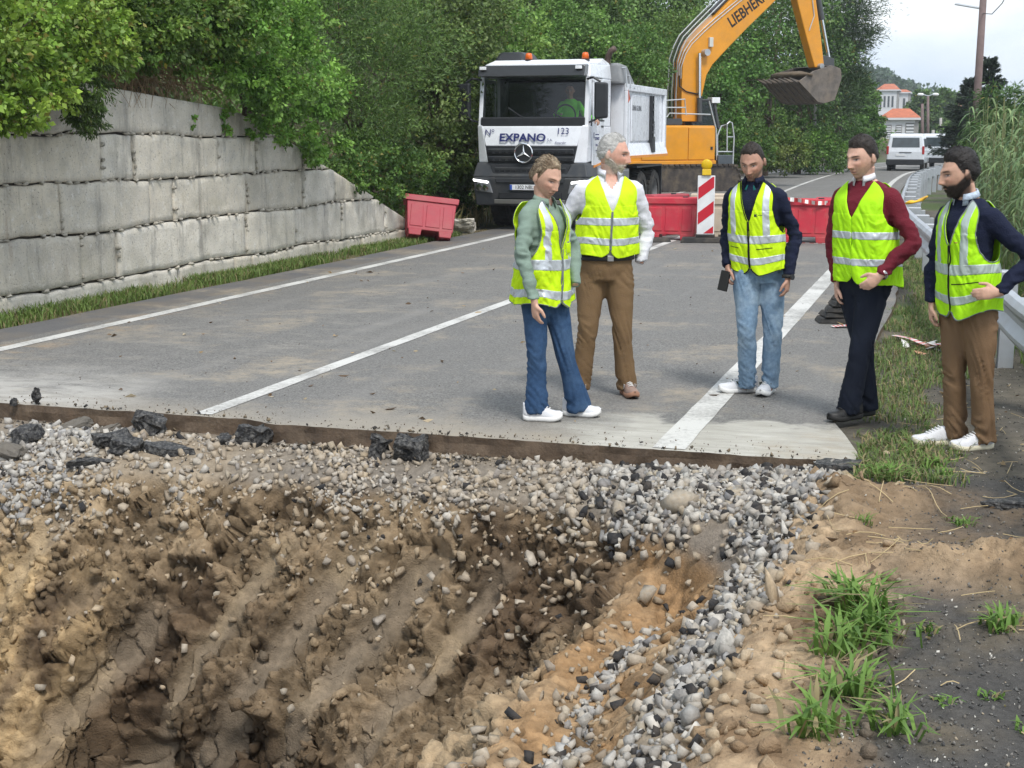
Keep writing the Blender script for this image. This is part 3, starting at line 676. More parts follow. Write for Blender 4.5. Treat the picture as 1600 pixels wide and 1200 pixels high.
# ------------------------------------------------------------------ broken asphalt lumps
M_tar = mat('broken_asphalt', (.020, .020, .022), rough=.6, var=.5, vscale=30, bump=1.0, bscale=70, dirt=(.26, .25, .23), dirt_amt=.6, dscale=46)
M_slabtop = mat('asphalt_slab_top', (.13, .115, .095), rough=.85, var=.3, vscale=20, bump=.5, bscale=70, dirt=(.05, .05, .05), dirt_amt=.5, dscale=12)
def lump(name, px, py, z, sz, rot, label, seed, m=M_tar, chunk=True):
    """broken piece: a hull cut by random planes with a rough surface"""
    r = np.random.default_rng(seed); bm = bmesh.new()
    pts = r.uniform(-.5, .5, (26, 3)); pts[:, 2] = np.where(np.abs(pts[:, 2]) > .2, np.sign(pts[:, 2]) * .5, pts[:, 2])
    if not chunk: a_ = np.sort(r.uniform(0, 6.283, 9)); ring = np.stack([np.cos(a_), np.sin(a_)], 1) * r.uniform(.42, .6, (9, 1)); pts = np.vstack([np.c_[ring, np.full(9, -.5)], np.c_[ring * r.uniform(.85, 1.0, (9, 1)), np.full(9, .5)]])
    [bm.verts.new(q) for q in pts]; bmesh.ops.convex_hull(bm, input=bm.verts); bmesh.ops.delete(bm, geom=[v for v in bm.verts if not v.link_faces], context='VERTS'); bmesh.ops.triangulate(bm, faces=bm.faces)
    bmesh.ops.subdivide_edges(bm, edges=bm.edges, cuts=4, use_grid_fill=True)
    P = np.array([v.co[:] for v in bm.verts]); q = P * np.array(sz)
    q += np.stack([fbm(P * 2.6 + seed, 3 + a, 3) for a in range(3)], -1) * min(sz) * (.30 if chunk else .12)
    q += np.stack([vnoise(q * 70 + seed, 8 + a) for a in range(3)], -1) * .006
    for v, c in zip(bm.verts, q): v.co = c
    me = bpy.data.meshes.new(name); bm.to_mesh(me); bm.free(); o = link(name, me, m); p = gp(px, py, z); o.rotation_euler = rot
    if z < 0 and p[1] < 8.3 and name != 'kerb_boulder':
        p[1] = min(p[1], float(slab_y(p[0])) - .05 - sz[1] * .5); p[2] = float(pit_z(np.array([p[0]]), np.array([p[1]]))[0]) + sz[2] * .38
    o.location = p
    tag(o, label, 'asphalt', 'broken asphalt pieces along the cut'); return o
lump('asphalt_lump', 57, 620, .055, (.07, .06, .12), (.1, .2, .5), 'small black asphalt shard standing upright on the road corner', 1)
lump('asphalt_lump', 22, 628, .02, (.05, .05, .045), (.3, .2, .1), 'tiny asphalt crumb beside the upright black shard', 2)
lump('asphalt_slab', 112, 668, -.10, (.30, .13, .045), (.25, -.35, .45), 'flat brown asphalt slab leaning against the cut edge', 3, M_slabtop, False)
lump('asphalt_slab', 168, 682, -.13, (.20, .12, .05), (.2, -.25, .5), 'short brown asphalt slab lying below the leaning slab', 4, M_slabtop, False)
lump('asphalt_lump', 40, 690, -.14, (.20, .16, .12), (.2, .1, .3), 'grey dusty asphalt lump amid pale gravel', 5)
lump('asphalt_lump', 238, 672, -.10, (.24, .15, .15), (.1, .3, .2), 'round black asphalt lump touching the cut edge', 6)
lump('asphalt_lump', 180, 712, -.20, (.26, .15, .10), (.1, -.1, .6), 'jagged grey asphalt lump under the round black one', 7)
lump('asphalt_slab', 262, 718, -.20, (.36, .15, .05), (.1, .08, .1), 'thin black asphalt slab lying flat on gravel', 8, M_tar, False)
lump('asphalt_lump', 200, 735, -.27, (.22, .12, .10), (.3, .2, .3), 'dark asphalt lump lowest in the broken heap', 9)
lump('asphalt_lump', 412, 686, -.12, (.26, .16, .14), (0, .1, .3), 'pale-topped asphalt block broken from the notch in the edge', 10)
lump('asphalt_lump', 352, 700, -.15, (.09, .08, .06), (.3, .1, .3), 'fist-sized black asphalt piece beside the pale-topped block', 14)
lump('asphalt_lump', 612, 708, -.15, (.12, .12, .15), (.3, .3, .2), 'narrow black asphalt lump tilted against its larger twin', 11)
lump('asphalt_lump', 664, 704, -.13, (.23, .15, .16), (.1, .1, .1), 'large black asphalt lump with a gravelly grey top', 12)
lump('asphalt_slab', 1318, 725, -.06, (.26, .22, .04), (.05, -.06, .1), 'broken black asphalt corner slab at the grass edge', 13, M_tar, False)
lump('asphalt_slab', 1322, 752, -.11, (.22, .16, .04), (-.05, -.10, .3), 'lower asphalt slab slipped beneath the corner slab', 15, M_slabtop, False)
lump('asphalt_slab', 15, 770, -.42, (.24, .12, .10), (.3, .2, .4), 'brown-faced asphalt lump at the frame edge of the gravel', 16, M_slabtop)
lump('asphalt_slab', 150, 800, -.50, (.28, .07, .05), (.5, .1, .7), 'splinter of dark asphalt sliding down the earth face', 17, M_tar, False)
lump('asphalt_slab', 1590, 810, -.02, (.34, .10, .04), (.0, -.05, .2), 'black asphalt strip lying on the verge chippings', 18, M_tar, False)
lump('earth_crust', 1335, 940, .0, (.26, .10, .05), (.15, .0, .5), 'dark turf crust overhanging the verge weeds', 19, mat('turf', (.10, .075, .045), rough=.95, var=.4, vscale=30, bump=1, bscale=50), False)['category'] = 'turf'
# ================================================================== PEOPLE
M_skin = mat('skin', attr=True, rough=.5, var=.14, vscale=45, sub=.08, spec=.4)
def remesh(pieces, voxel, smooth=4):
    V = []; F = []
    for v, f in pieces:
        n = len(V); V += [tuple(map(float, p)) for p in v]; F += [tuple(i + n for i in q) for q in f]
    me = bpy.data.meshes.new('t'); me.from_pydata(V, [], F); bm = bmesh.new(); bm.from_mesh(me); bmesh.ops.recalc_face_normals(bm, faces=bm.faces); bm.to_mesh(me); bm.free()
    o = bpy.data.objects.new('t', me); COL.objects.link(o); m = o.modifiers.new('r', 'REMESH'); m.mode = 'VOXEL'; m.voxel_size = voxel
    if smooth: s = o.modifiers.new('s', 'SMOOTH'); s.factor = .5; s.iterations = smooth
    dg = bpy.context.evaluated_depsgraph_get(); e = o.evaluated_get(dg).to_mesh(); n = len(e.vertices)
    P = np.empty(n * 3, np.float32); e.vertices.foreach_get('co', P); Nr = np.empty(n * 3, np.float32); e.vertices.foreach_get('normal', Nr)
    Q = np.array([list(p.vertices) if len(p.vertices) == 4 else list(p.vertices) + [p.vertices[-1]] for p in e.polygons], np.int32)
    bpy.data.objects.remove(o); bpy.data.meshes.remove(me)
    return P.reshape(-1, 3).astype(float), Nr.reshape(-1, 3).astype(float), Q
def smooth_rim(V, F, it=6):
    """even out the stepped outline of a cloth piece"""
    E = np.sort(np.concatenate([F[:, [0, 1]], F[:, [1, 2]], F[:, [2, 3]], F[:, [3, 0]]]), 1); u, c = np.unique(E, axis=0, return_counts=True); b = u[c == 1]; V = V.copy()
    for _ in range(it):
        S = np.zeros_like(V); n = np.zeros(len(V)); np.add.at(S, b[:, 0], V[b[:, 1]]); np.add.at(S, b[:, 1], V[b[:, 0]]); np.add.at(n, b[:, 0], 1); np.add.at(n, b[:, 1], 1); k = n == 2; V[k] = .5 * V[k] + .5 * S[k] / n[k][:, None]
    return V
def tube(pts, ra, rb=None, n=18, ref=None, steps=None): return loft_arrays(tube_rings(pts, ra, rb, n, ref=ref, steps=steps))
def ellipsoid(c, r, M3=None, n=14):
    V = []; th = np.linspace(0, math.pi, n)
    rings = [np.stack([np.cos(np.linspace(0, 2 * math.pi, 2 * n, endpoint=False)) * math.sin(t), np.sin(np.linspace(0, 2 * math.pi, 2 * n, endpoint=False)) * math.sin(t), np.full(2 * n, math.cos(t))], 1) for t in th[1:-1]]
    rings = [q * np.array(r) for q in rings]
    if M3 is not None: rings = [q @ M3.T for q in rings]
    return loft_arrays([q + np.array(c) for q in rings])
# head: x to the person's left, -y the face, z up, chin at -.115, top at +.115
def head_surface(U, W):
    """U azimuth (0 = face), W elevation -pi/2..pi/2"""
    cx, cz = np.cos(W), np.sin(W)
    x = .077 * np.sin(U) * cx; y = -.097 * np.cos(U) * cx; z = .118 * cz
    fr = np.clip(-y / .097, 0, 1); bk = np.clip(y / .097, 0, 1); lo = np.clip(-z / .118, 0, 1); hi = np.clip(z / .118, 0, 1)
    x = x * (1 - .36 * lo ** 1.5) * (1 + .06 * hi * (1 - hi)); y = np.where(y > 0, y * (1 + .10 * hi) * (1 - .50 * lo ** 1.3), y * (1 - .06 * hi))
    y = y - .022 * lo ** 1.5 * (1 - bk)
    g = lambda a, b, sa, sb: np.exp(-((x - a) / sa) ** 2 - ((z - b) / sb) ** 2) * ss(.15, .5, fr)
    y = y - .008 * g(0, .026, .05, .012) + .017 * (g(.031, .004, .017, .013) + g(-.031, .004, .017, .013)) - .0055 * (g(.031, .003, .010, .0075) + g(-.031, .003, .010, .0075)) - .0035 * (g(.031, .0105, .015, .0022) + g(-.031, .0105, .015, .0022))
    nose = np.exp(-(x / .0125) ** 2) * ss(.15, .5, fr) * np.interp(z, [-.052, -.042, -.034, .0, .02, .03], [0, .020, .029, .016, .006, 0])
    y = y - nose - .007 * (g(.013, -.037, .007, .007) + g(-.013, -.037, .007, .007))
    y = y - .006 * g(0, -.061, .022, .005) - .006 * g(0, -.073, .019, .006) + .004 * g(0, -.067, .024, .0022) - .008 * g(0, -.100, .02, .014) + .004 * g(0, -.085, .02, .006) - .004 * (g(.043, -.022, .016, .016) + g(-.043, -.022, .016, .016))
    return np.stack([x * .97, y, z * 1.04], -1)
def head_grid(nu=72, nw=54):
    t_ = np.linspace(-1, 1, nu, endpoint=False); u = math.pi * (.42 * t_ + .58 * t_ ** 3); t2 = np.linspace(-1, 1, nw); w_ = (math.pi / 2 - .02) * (.55 * t2 + .45 * t2 ** 3); Wg, Ug = np.meshgrid(w_, u, indexing='ij'); return Ug, Wg, head_surface(Ug, Wg)
def rotm(yaw, pitch=0.0, roll=0.0): return np.array(Euler((pitch, roll, yaw), 'XYZ').to_matrix())
def hand(wrist, d, palm, side, curl=.35, spread=.10):
    """pieces of a hand: d finger direction, palm the palm normal, side +1/-1 the thumb side"""
    d = np.array(d, float); d /= np.linalg.norm(d); curl = curl + .25; p = np.array(palm, float); p -= d * np.dot(p, d); p /= np.linalg.norm(p); s = np.cross(d, p) * side; w0 = np.array(wrist, float); out = []
    out.append(tube([w0 - d * .03, w0 + d * .01, w0 + d * .045, w0 + d * .078, w0 + d * .09], [.025, .029, .038, .037, .031], [.021, .019, .017, .014, .010], 14, ref=s, steps=12))
    for k, (o, L_) in enumerate(((.026, .060), (.009, .068), (-.009, .064), (-.025, .050))):
        q = w0 + d * (.082 - .004 * abs(k - 1)) + s * o; dd = d + s * o * spread * 6; a = curl * (.8 + .15 * k); pts = [q - d * .02, q]
        for j, f in enumerate((.45, .32, .25)):
            an = a * (j + 1) * .75; v = dd / np.linalg.norm(dd) * math.cos(an) + p * math.sin(an); q = q + v * L_ * f; pts.append(q)
        out.append(tube(pts, [.0095, .0098, .0092, .0085, .0062], None, 8, steps=10))
    q = w0 + d * .028 + s * .030; v1 = d * .62 + s * .62 + p * .35; v2 = d * .9 + s * .18 + p * .35
    out.append(tube([w0 + d * .012 + s * .014, q, q + v1 * .034, q + v1 * .034 + v2 * .030, q + v1 * .034 + v2 * .052], [.015, .0135, .0118, .0108, .007], None, 9, steps=10)); return out
TORSO = np.array([1, .94, .96, 1]) * np.array([(.82, .150, .105, .0), (.90, .172, .120, .0), (.96, .172, .120, .0), (1.04, .165, .114, .004), (1.12, .162, .112, .008), (1.22, .172, .120, .008), (1.31, .186, .124, .004), (1.38, .192, .114, -.004),
                  (1.425, .180, .094, -.012), (1.465, .140, .078, -.016), (1.492, .100, .068, -.013), (1.515, .068, .060, -.008)])
class Person:
    def __init__(s, name, label, loc, H, phi, hip, neck, girth=(1, 1), headyaw=0, headpitch=0, headroll=0, hs=1.08, head_off=(0, 0, 0), tilt=0.0, skin=(.46, .27, .19)):
        s.H = H; s.k = H / 1.78; s.phi = phi; s.hip = np.array(hip, float); s.neck = np.array(neck, float); s.g = girth; s.F = np.array([math.sin(phi), -math.cos(phi), 0]); s.L = np.array([math.cos(phi), math.sin(phi), 0])
        s.loc = loc; s.name = name; s.label = label; s.hs = hs; s.skinc = np.array(skin); s.Rh = rotm(headyaw, headpitch, headroll); s.pieces = []
        s.zt = TORSO[:, 0] * s.k; q = catmull(TORSO, 60); s.T = q * np.array([s.k, girth[0] * s.k, girth[1] * s.k, s.k])
        s.hc = s.neck + np.array([0, 0, .178 * s.k]) + s.F * .025 + np.array(head_off)
    def center(s, z):
        t = (z - s.hip[2]) / (s.neck[2] - s.hip[2]); t = np.asarray(t)[..., None]; c = s.hip + (s.neck - s.hip) * t; c = np.array(c); c[..., 2] = z; return c
    def ab(s, z): return np.interp(z, s.T[:, 0], s.T[:, 1]), np.interp(z, s.T[:, 0], s.T[:, 2]), np.interp(z, s.T[:, 0], s.T[:, 3])
    def tors(s, th, z, off=0.0, box=0.0):
        a, b, fy = s.ab(z)
        if np.any(box):
            ca, cb, _ = s.ab(np.full_like(z, 1.30 * s.k)); m = z < 1.30 * s.k; a = np.where(m, np.maximum(a, a + (ca * 1.02 - a) * box), a); b = np.where(m, np.maximum(b, b + (cb * 1.02 - b) * box), b)
        e = .94; sn, cs = np.sin(th), np.cos(th); x = np.sign(sn) * np.abs(sn) ** e * (a + off); y = np.sign(cs) * np.abs(cs) ** e * (b + off) + fy
        return s.center(z) + s.L * x[..., None] + s.F * y[..., None]
    def torso_piece(s, off=0.0, z0=.84, z1=1.515):
        th = np.linspace(0, 2 * math.pi, 40, endpoint=False); return loft_arrays([s.tors(th, np.full(40, z * s.k), off) for z in np.linspace(z0, z1, 26)])
    def shoulder(s, side): a, b, fy = s.ab(1.40 * s.k); return s.center(np.array(1.395 * s.k)) + s.L * side * (a - .018) + s.F * (fy)
    def build(s, arms, legs, shirt, trousers, hands, face, hair, trouser_hem=(.06, .06), sleeve=1.0, thigh=1.0, wr_t=1.0, vcut=None, shirt_hem=.96):
        k = s.k; root = bpy.data.objects.new(s.name, None)
        # ---- skin body, one surface
        pc = [s.torso_piece(-.008)]
        U, W_, Hd = head_grid(150, 120); Hp = (Hd.reshape(-1, 3) * s.hs) @ s.Rh.T + s.hc; hd_v, hd_f = loft_arrays(list(Hp.reshape(Hd.shape)))
        nb = s.neck + s.F * -.005; ch = s.hc + s.Rh @ np.array([0, .018, -.06]); pc.append(tube([nb - np.array([0, 0, .05]), nb, nb * .5 + ch * .5, ch], [.066 * k, .060 * k, .056 * k, .058 * k], None, 18))
        for sd2 in (-1, 1):
            c = s.hc + s.Rh @ (np.array([.079 * sd2, .012, -.008]) * s.hs); pc.append(ellipsoid(c, (.009, .020, .034), s.Rh @ rotm(-.35 * sd2), 8))
        for (sh, el, wr) in arms: pc.append(tube([sh, sh * .5 + el * .5, el + (el - (sh + wr) / 2) * .05, el * .5 + wr * .5, wr], np.array([.036, .028, .022, .022, .025]) * k, None, 14))
        for (hp, kn, an, toe) in legs: pc.append(tube([hp, kn, an], [.055, .045, .032], None, 12)); pc.append(tube([an, an * .6 + toe * .4 - np.array([0, 0, .03])], [.032, .02], None, 10, steps=4))
        for h in hands: pc += hand(*h)
        P, Nr, Q = remesh(pc, .0066, 1); Q = np.vstack([Q, np.array([q if len(q) == 4 else tuple(q) + (q[-1],) for q in hd_f]) + len(P)]); P = np.vstack([P, np.array(hd_v)]); hl = ((P - s.hc) @ s.Rh) / s.hs; x, y, z = hl.T
        col = np.tile(s.skinc, (len(P), 1)); inh = (np.abs(z) < .125) & (np.abs(x) < .1) & (np.abs(y) < .13)
        def put(m, c): nonlocal col; m = (m * inh)[:, None]; col = col * (1 - m) + np.array(c) * m
        fm = ss(.03, -.02, y)
        G = lambda a, sa, b, sb, pa=2: np.exp(-np.abs((np.abs(x) - a) / sa) ** pa - ((z - b) / sb) ** 2) * fm
        sk = s.skinc
        put(.40 * G(.042, .022, -.030, .022), sk * np.array([1.06, .74, .70])); put(.5 * np.exp(-(x / .014) ** 2 - ((z + .038) / .012) ** 2) * fm, sk * np.array([1.06, .74, .68]))
        put(face.get('stubble', 0) * ss(-.040, -.058, z - .85 * np.clip(y + .045, 0, .09)) * ss(.05, .02, y) * (1 - .85 * np.exp(-((x) / .02) ** 2 - ((z + .068) / .008) ** 2)), face.get('bcol', (.1, .07, .05)))
        put(.55 * G(.029, .019, .004, .012), sk * np.array([.55, .46, .45]))                       # eye-socket and under-brow shade painted into the skin colour
        put(.5 * G(.027, .0035, -.052, .014), sk * np.array([.62, .5, .46])); put(.35 * np.exp(-(x / .02) ** 2 - ((z + .086) / .004) ** 2) * fm, sk * .6)  # smile lines and chin crease, their shade painted as darker skin
        put(.8 * G(.0, .019, -.069, .008, 4), sk * np.array([.74, .42, .40])); put(.95 * G(.0, .024, -.0695, .0022, 6), sk * .16)   # lips
        put(.8 * G(.0085, .0035, -.047, .0028), sk * .18)                                            # nostrils, shade under the nose painted as dark spots
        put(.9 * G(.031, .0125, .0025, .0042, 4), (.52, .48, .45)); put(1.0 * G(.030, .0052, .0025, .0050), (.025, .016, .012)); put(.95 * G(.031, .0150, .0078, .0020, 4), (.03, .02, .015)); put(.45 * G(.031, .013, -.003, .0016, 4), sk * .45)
        bz = .0235 + .06 * np.clip(np.abs(x) - .02, 0, .03) - .35 * np.clip(np.abs(x) - .042, 0, .03); put(.92 * np.exp(-np.abs((np.abs(x) - .031) / .0185) ** 5 - ((z - bz) / (.0040 * face.get('bw', 1.0))) ** 2) * fm, face.get('brow', (.06, .04, .03)))
        hm = hair['mask'](x, y, z); put(hm * .95, hair['col'])
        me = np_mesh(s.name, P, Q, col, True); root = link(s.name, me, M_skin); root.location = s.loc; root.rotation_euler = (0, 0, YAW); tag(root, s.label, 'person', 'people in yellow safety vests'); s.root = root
        # ---- hair
        Ug, Wg, S0 = head_grid(96, 70); f0 = S0.reshape(-1, 3); hmk = hair['mask'](f0[:, 0], f0[:, 1], f0[:, 2]); nn = f0 / np.linalg.norm(f0 * np.array([1 / .077, 1 / .097, 1 / .118]) , axis=1)[:, None] / np.array([.077, .097, .118]) ; nn /= np.linalg.norm(nn, axis=1)[:, None]
        um = np.clip((f0[:, 1] + .085) / .17, 0, 1); th_ = hair['thick'](f0[:, 0], f0[:, 1], f0[:, 2]) * (.25 + .75 * ss(.0, .04, f0[:, 2] - np.interp(um, [0, .3, .45, .6, 1], [.07, .06, .03, -.02, -.05]))); str_ = fbm(f0 * np.array(hair.get('strand', (160, 40, 90))), 3, 3) * hair.get('rough', .004) * .7 + fbm(f0 * 34, 9, 2) * hair.get('rough', .004) * .5
        pos = f0 + nn * ((th_ + str_) * hmk - .006 * (1 - hmk))[:, None]
        nW, nU = Ug.shape; i = np.arange(nW * nU).reshape(nW, nU); Fq = np.stack([i[:-1], np.roll(i[:-1], -1, 1), np.roll(i[1:], -1, 1), i[1:]], -1).reshape(-1, 4); Fq = Fq[(hmk[Fq] > .03).any(1)]
        hc = np.array(hair['col']) * (1 + .55 * fbm(f0 * np.array(hair.get('strand', (160, 40, 90))) * .9, 6, 3))[:, None]
        if 'col2' in hair: t = ss(-.2, .5, fbm(f0 * np.array(hair.get('strand', (160, 40, 90))) * .6, 16, 2))[:, None]; hc = hc * (1 - t) + np.array(hair['col2']) * t
        hpos = (pos * s.hs) @ s.Rh.T + s.hc; pcs = [(hpos, Fq, hc)]
        link('hair', np_mesh('hair', hpos, Fq, hc, True), MATS.get('hair') or mat('hair', attr=True, rough=.5, var=.2, vscale=60, spec=.4, bump=.5, bscale=160), root)
        # loose strands and bristles that break up the outline
        rr = np.random.default_rng(int(s.H * 1000)); cand = np.where(hmk > .6)[0]; kk = rr.choice(cand, 3200); fl = np.stack([0 * f0[kk, 0], .9 + 0 * f0[kk, 1], -.25 - 4 * np.clip(f0[kk, 1], 0, .1)], 1) * hair.get('flow', 1.0); nk = nn[kk]; fl = fl - nk * (fl * nk).sum(1)[:, None]
        A = fl * .8 + nk * hair.get('lift', .10) + rr.normal(size=(len(kk), 3)) * hair.get('mess', .16); A = A @ s.Rh.T; Ls = hair.get('len', .016) * (.5 + rr.random(len(kk))); sp = hpos[kk] - nk @ s.Rh.T * .003; link('hair_strands', leaf_mesh('hair_strands', sp, A, Ls, hc[kk] * (.6 + .9 * rr.random((len(kk), 1))), rr, .055), MATS['hair'], root)['kind'] = 'stuff'
        if 'bun' in hair:
            c, r_ = hair['bun']; v, f = ellipsoid(s.hc + s.Rh @ (np.array(c) * s.hs), r_, s.Rh, 12); v = np.array(v); v += fbm(v * 70, 4, 3)[:, None] * .008; o = link('hair_knot', np_mesh('hair_knot', v, np.array([q if len(q) == 4 else tuple(q) + (q[-1],) for q in f]), np.tile(hair['col'], (len(v), 1)), True), MATS['hair'], root)
        # ---- beard
        if 'beard' in face:
            t_ = face['beard']; f0b = f0; xb, yb, zb = f0b.T; bm_ = ss(-.046, -.060, zb - .85 * np.clip(yb + .045, 0, .09)) * ss(.050, .020, yb) * (1 - ss(.5, .9, np.exp(-(xb / .021) ** 4 - ((zb + .068) / .008) ** 2)))
            mo = np.exp(-(xb / .028) ** 4 - ((zb + .052) / .006) ** 2) * ss(-.04, -.07, yb); bm_ = np.clip(np.maximum(bm_, mo * .8), 0, 1); bsoft = ss(-.046, -.085, zb - .85 * np.clip(yb + .045, 0, .09)); bsoft = np.maximum(bsoft, .5 * mo)
            pos = f0b + nn * ((t_ * (.15 + .85 * bsoft) + fbm(f0b * 120, 5, 3) * .004) * bm_ - .006 * (1 - bm_))[:, None] + np.array([0, 0, -1]) * (t_ * .8 * bm_ * ss(-.08, -.11, zb))[:, None]; Fb = np.stack([i[:-1], np.roll(i[:-1], -1, 1), np.roll(i[1:], -1, 1), i[1:]], -1).reshape(-1, 4); Fb = Fb[(bm_[Fb] > .05).any(1)]
            bc = np.array(face['bcol']) * (1 + .5 * fbm(f0b * 110, 8, 3))[:, None]; cb = np.where(bm_ > .5)[0]; kk = rr.choice(cb, 1800); A = (nn[kk] * .5 + np.array([0, -.1, -.7]) + rr.normal(size=(len(kk), 3)) * .35) @ s.Rh.T; link('beard_bristles', leaf_mesh('beard_bristles', (pos[kk] * s.hs) @ s.Rh.T + s.hc, A, min(.006, .0025 + t_) * (.5 + rr.random(len(kk))), bc[kk] * (.6 + .9 * rr.random((len(kk), 1))), rr, .07), MATS['hair'], root)['kind'] = 'stuff'; link('beard', np_mesh('beard', (pos * s.hs) @ s.Rh.T + s.hc, Fb, bc, True), MATS['hair'], root)
        # ---- shirt with sleeves
        ps = [s.torso_piece(.004, shirt_hem, 1.505)]
        for (sh, el, wr) in arms:
            q = .35 * sh + .65 * el; r_ = np.array([.060, .064, .057, .052, .049, .043, .036]) * k * sleeve
            ps.append(tube([sh + (s.center(sh[2]) - sh) * .25, sh, sh * .5 + el * .5, el + (el - (sh + wr) / 2) * .05, el * .6 + wr * .4, wr * .75 + el * .25, wr], r_, None, 22, steps=40))
        P, Nr, Q = remesh(ps, .0105, 4); w1 = np.zeros(len(P))
        for (sh, el, wr) in arms:
            d1 = np.linalg.norm(P - el, axis=1); d2 = np.linalg.norm(P - wr, axis=1); w1 = np.maximum(w1, np.maximum(np.exp(-(d1 / .13) ** 2), .8 * np.exp(-(d2 / .10) ** 2)))
        dsp = .010 * fbm(P * 9, 3, 3) + (.006 + .020 * w1) * (.35 - np.abs(fbm(P * np.array([11, 11, 19]), 5, 2)) * 1.6); P = P + Nr * dsp[:, None]
        if vcut:
            lx = (P - s.center(P[:, 2])) @ s.L; ly = (P - s.center(P[:, 2])) @ s.F; cut = (ly > .01) & (P[:, 2] > vcut[0] * k) & (np.abs(lx) < vcut[1] * k * (P[:, 2] - vcut[0] * k) / ((1.5 - vcut[0]) * k)); Q = Q[~cut[Q].all(1)]
        s.shirt_o = link('shirt', np_mesh('shirt', P, Q, None, True), shirt, root)
        # ---- trousers
        pt = [s.torso_piece(.006, .80, 1.02)]; hems = []
        for j, (hp, kn, an, toe) in enumerate(legs):
            d = (an - kn) / np.linalg.norm(an - kn); hem = an + d * .035; rr = np.array([.098, .094 * thigh, .080 * thigh, .068, .066, .5 * (.066 + trouser_hem[j]), trouser_hem[j]]) * np.array([k] * 7)
            pt.append(tube([hp + np.array([0, 0, .05]), hp * .8 + kn * .2, hp * .4 + kn * .6, kn, kn * .6 + an * .4, kn * .25 + an * .75, hem], rr, None, 26, steps=44)); hems.append((kn, an))
        P, Nr, Q = remesh(pt, .0108, 5); w1 = np.zeros(len(P))
        for (kn, an) in hems:
            w1 = np.maximum(w1, np.maximum(.85 * np.exp(-(np.linalg.norm(P - kn, axis=1) / .13) ** 2), np.exp(-(np.linalg.norm(P - an, axis=1) / .15) ** 2)))
        w1 = np.maximum(w1, .7 * np.exp(-((P[:, 2] - .80 * k) / .07) ** 2))
        wv = P * np.array([6, 6, 13]) + np.stack([0 * P[:, 0], 0 * P[:, 0], 7 * np.sin(P[:, 0] * 9 + P[:, 2] * 5)], 1)
        dsp = (.006 * fbm(P * 6, 3, 3) + (.001 + .011 * w1) * (.7 - np.abs(fbm(wv, 7, 2)) * 2.6)) * wr_t; P = P + Nr * dsp[:, None]
        s.tr_o = link('trousers', np_mesh('trousers', P, Q, None, True), trousers, root)
        return root
    def vest(s, m_vest, m_band, hem, bands, vdepth, vwidth=.078, braces=None, trim=None, flare=.03, arm=(1.335, .185, .62), zipper=None, front_drop=0.0, box=.9, wr=1.0, soff=0.0):
        """a sleeveless waistcoat laid over the torso: arm = armhole middle height, half height, half angle"""
        k = s.k; nth, nz_ = 216, 144; th = np.linspace(-math.pi, math.pi, nth + 1) + math.pi; th = np.linspace(0.0, 2 * math.pi, nth + 1); z = np.linspace(hem, 1.507 * k, nz_); Tg, Zg = np.meshgrid(th, z); dz = (Zg - hem) / (1.3 * k - hem)
        fr = np.abs(np.where(Tg > math.pi, Tg - 2 * math.pi, Tg))
        off = .013 + .5 * flare * np.clip(1 - dz, 0, 1) + soff * ss(1.22 * k, 1.36 * k, Zg)
        Zb = Zg + 0 * Tg; P = s.tors(Tg.ravel(), Zb.ravel(), off.ravel(), box).reshape(Tg.shape + (3,))
        hz = np.clip(1 - dz, 0, 1); P[..., 2] -= (front_drop * np.exp(-(fr / .9) ** 2) * hz ** 2) + .012 * np.sin(Tg * 3 + 1) * hz ** 2
        Nn = np.cross(np.gradient(P, axis=1), np.gradient(P, axis=0)); Nn /= np.linalg.norm(Nn, axis=-1)[..., None] + 1e-9
        rad = P - s.center(P[..., 2]); rad[..., 2] = 0; Nn = np.where((np.sum(Nn * rad, -1) < 0)[..., None], -Nn, Nn)
        q = np.stack([P[..., 0] * 8, P[..., 1] * 8, P[..., 2] * 5], -1); q2 = np.stack([Tg * 3.2, Zg * 14 + 3.0 * np.sin(Tg * 2), Zg * 0], -1)
        ds = (.015 * fbm(q, 4, 3) * (.35 + .65 * hz) + .006 * (1 - np.abs(fbm(q2, 6, 3)) * 3) * ss(1.42 * k, 1.30 * k, Zg) + .010 * np.sin(Tg * 7 + 2 * fbm(q, 8, 2)) * hz ** 1.5) * wr
        P = P + Nn * ds[..., None]
        xl = np.sum((P - s.center(P[..., 2])) * s.L, -1); zz = Zg
        da = (np.minimum(np.abs(Tg - math.pi / 2), np.abs(Tg - 1.5 * math.pi))) / arm[2]; dzz = (zz - arm[0] * k) / (arm[1] * k); hole = (da ** 2 + np.where(dzz < 0, dzz, dzz * .0) ** 2) < 1
        hole &= zz > (arm[0] - arm[1]) * k; hole |= (np.abs(xl) > .186 * k * s.g[0]) & (zz > 1.40 * k)
        vz = vdepth * k; vw = vwidth * k * np.clip((zz - vz) / (1.50 * k - vz), 0, 1) ** .8; frontal = fr < 1.5; vneck = frontal & (np.abs(xl) < vw) & (zz > vz); back = (~frontal) & (zz > 1.485 * k)
        hemcut = frontal & (zz < hem + .05) & (np.abs(xl) < .045 * (1 - np.clip((zz - hem) / .05, 0, 1)) ** 2 + .0)
        bad = hole | vneck | back | hemcut
        ii = np.arange(Tg.size).reshape(Tg.shape); Fq = np.stack([ii[:-1, :-1], ii[:-1, 1:], ii[1:, 1:], ii[1:, :-1]], -1).reshape(-1, 4)
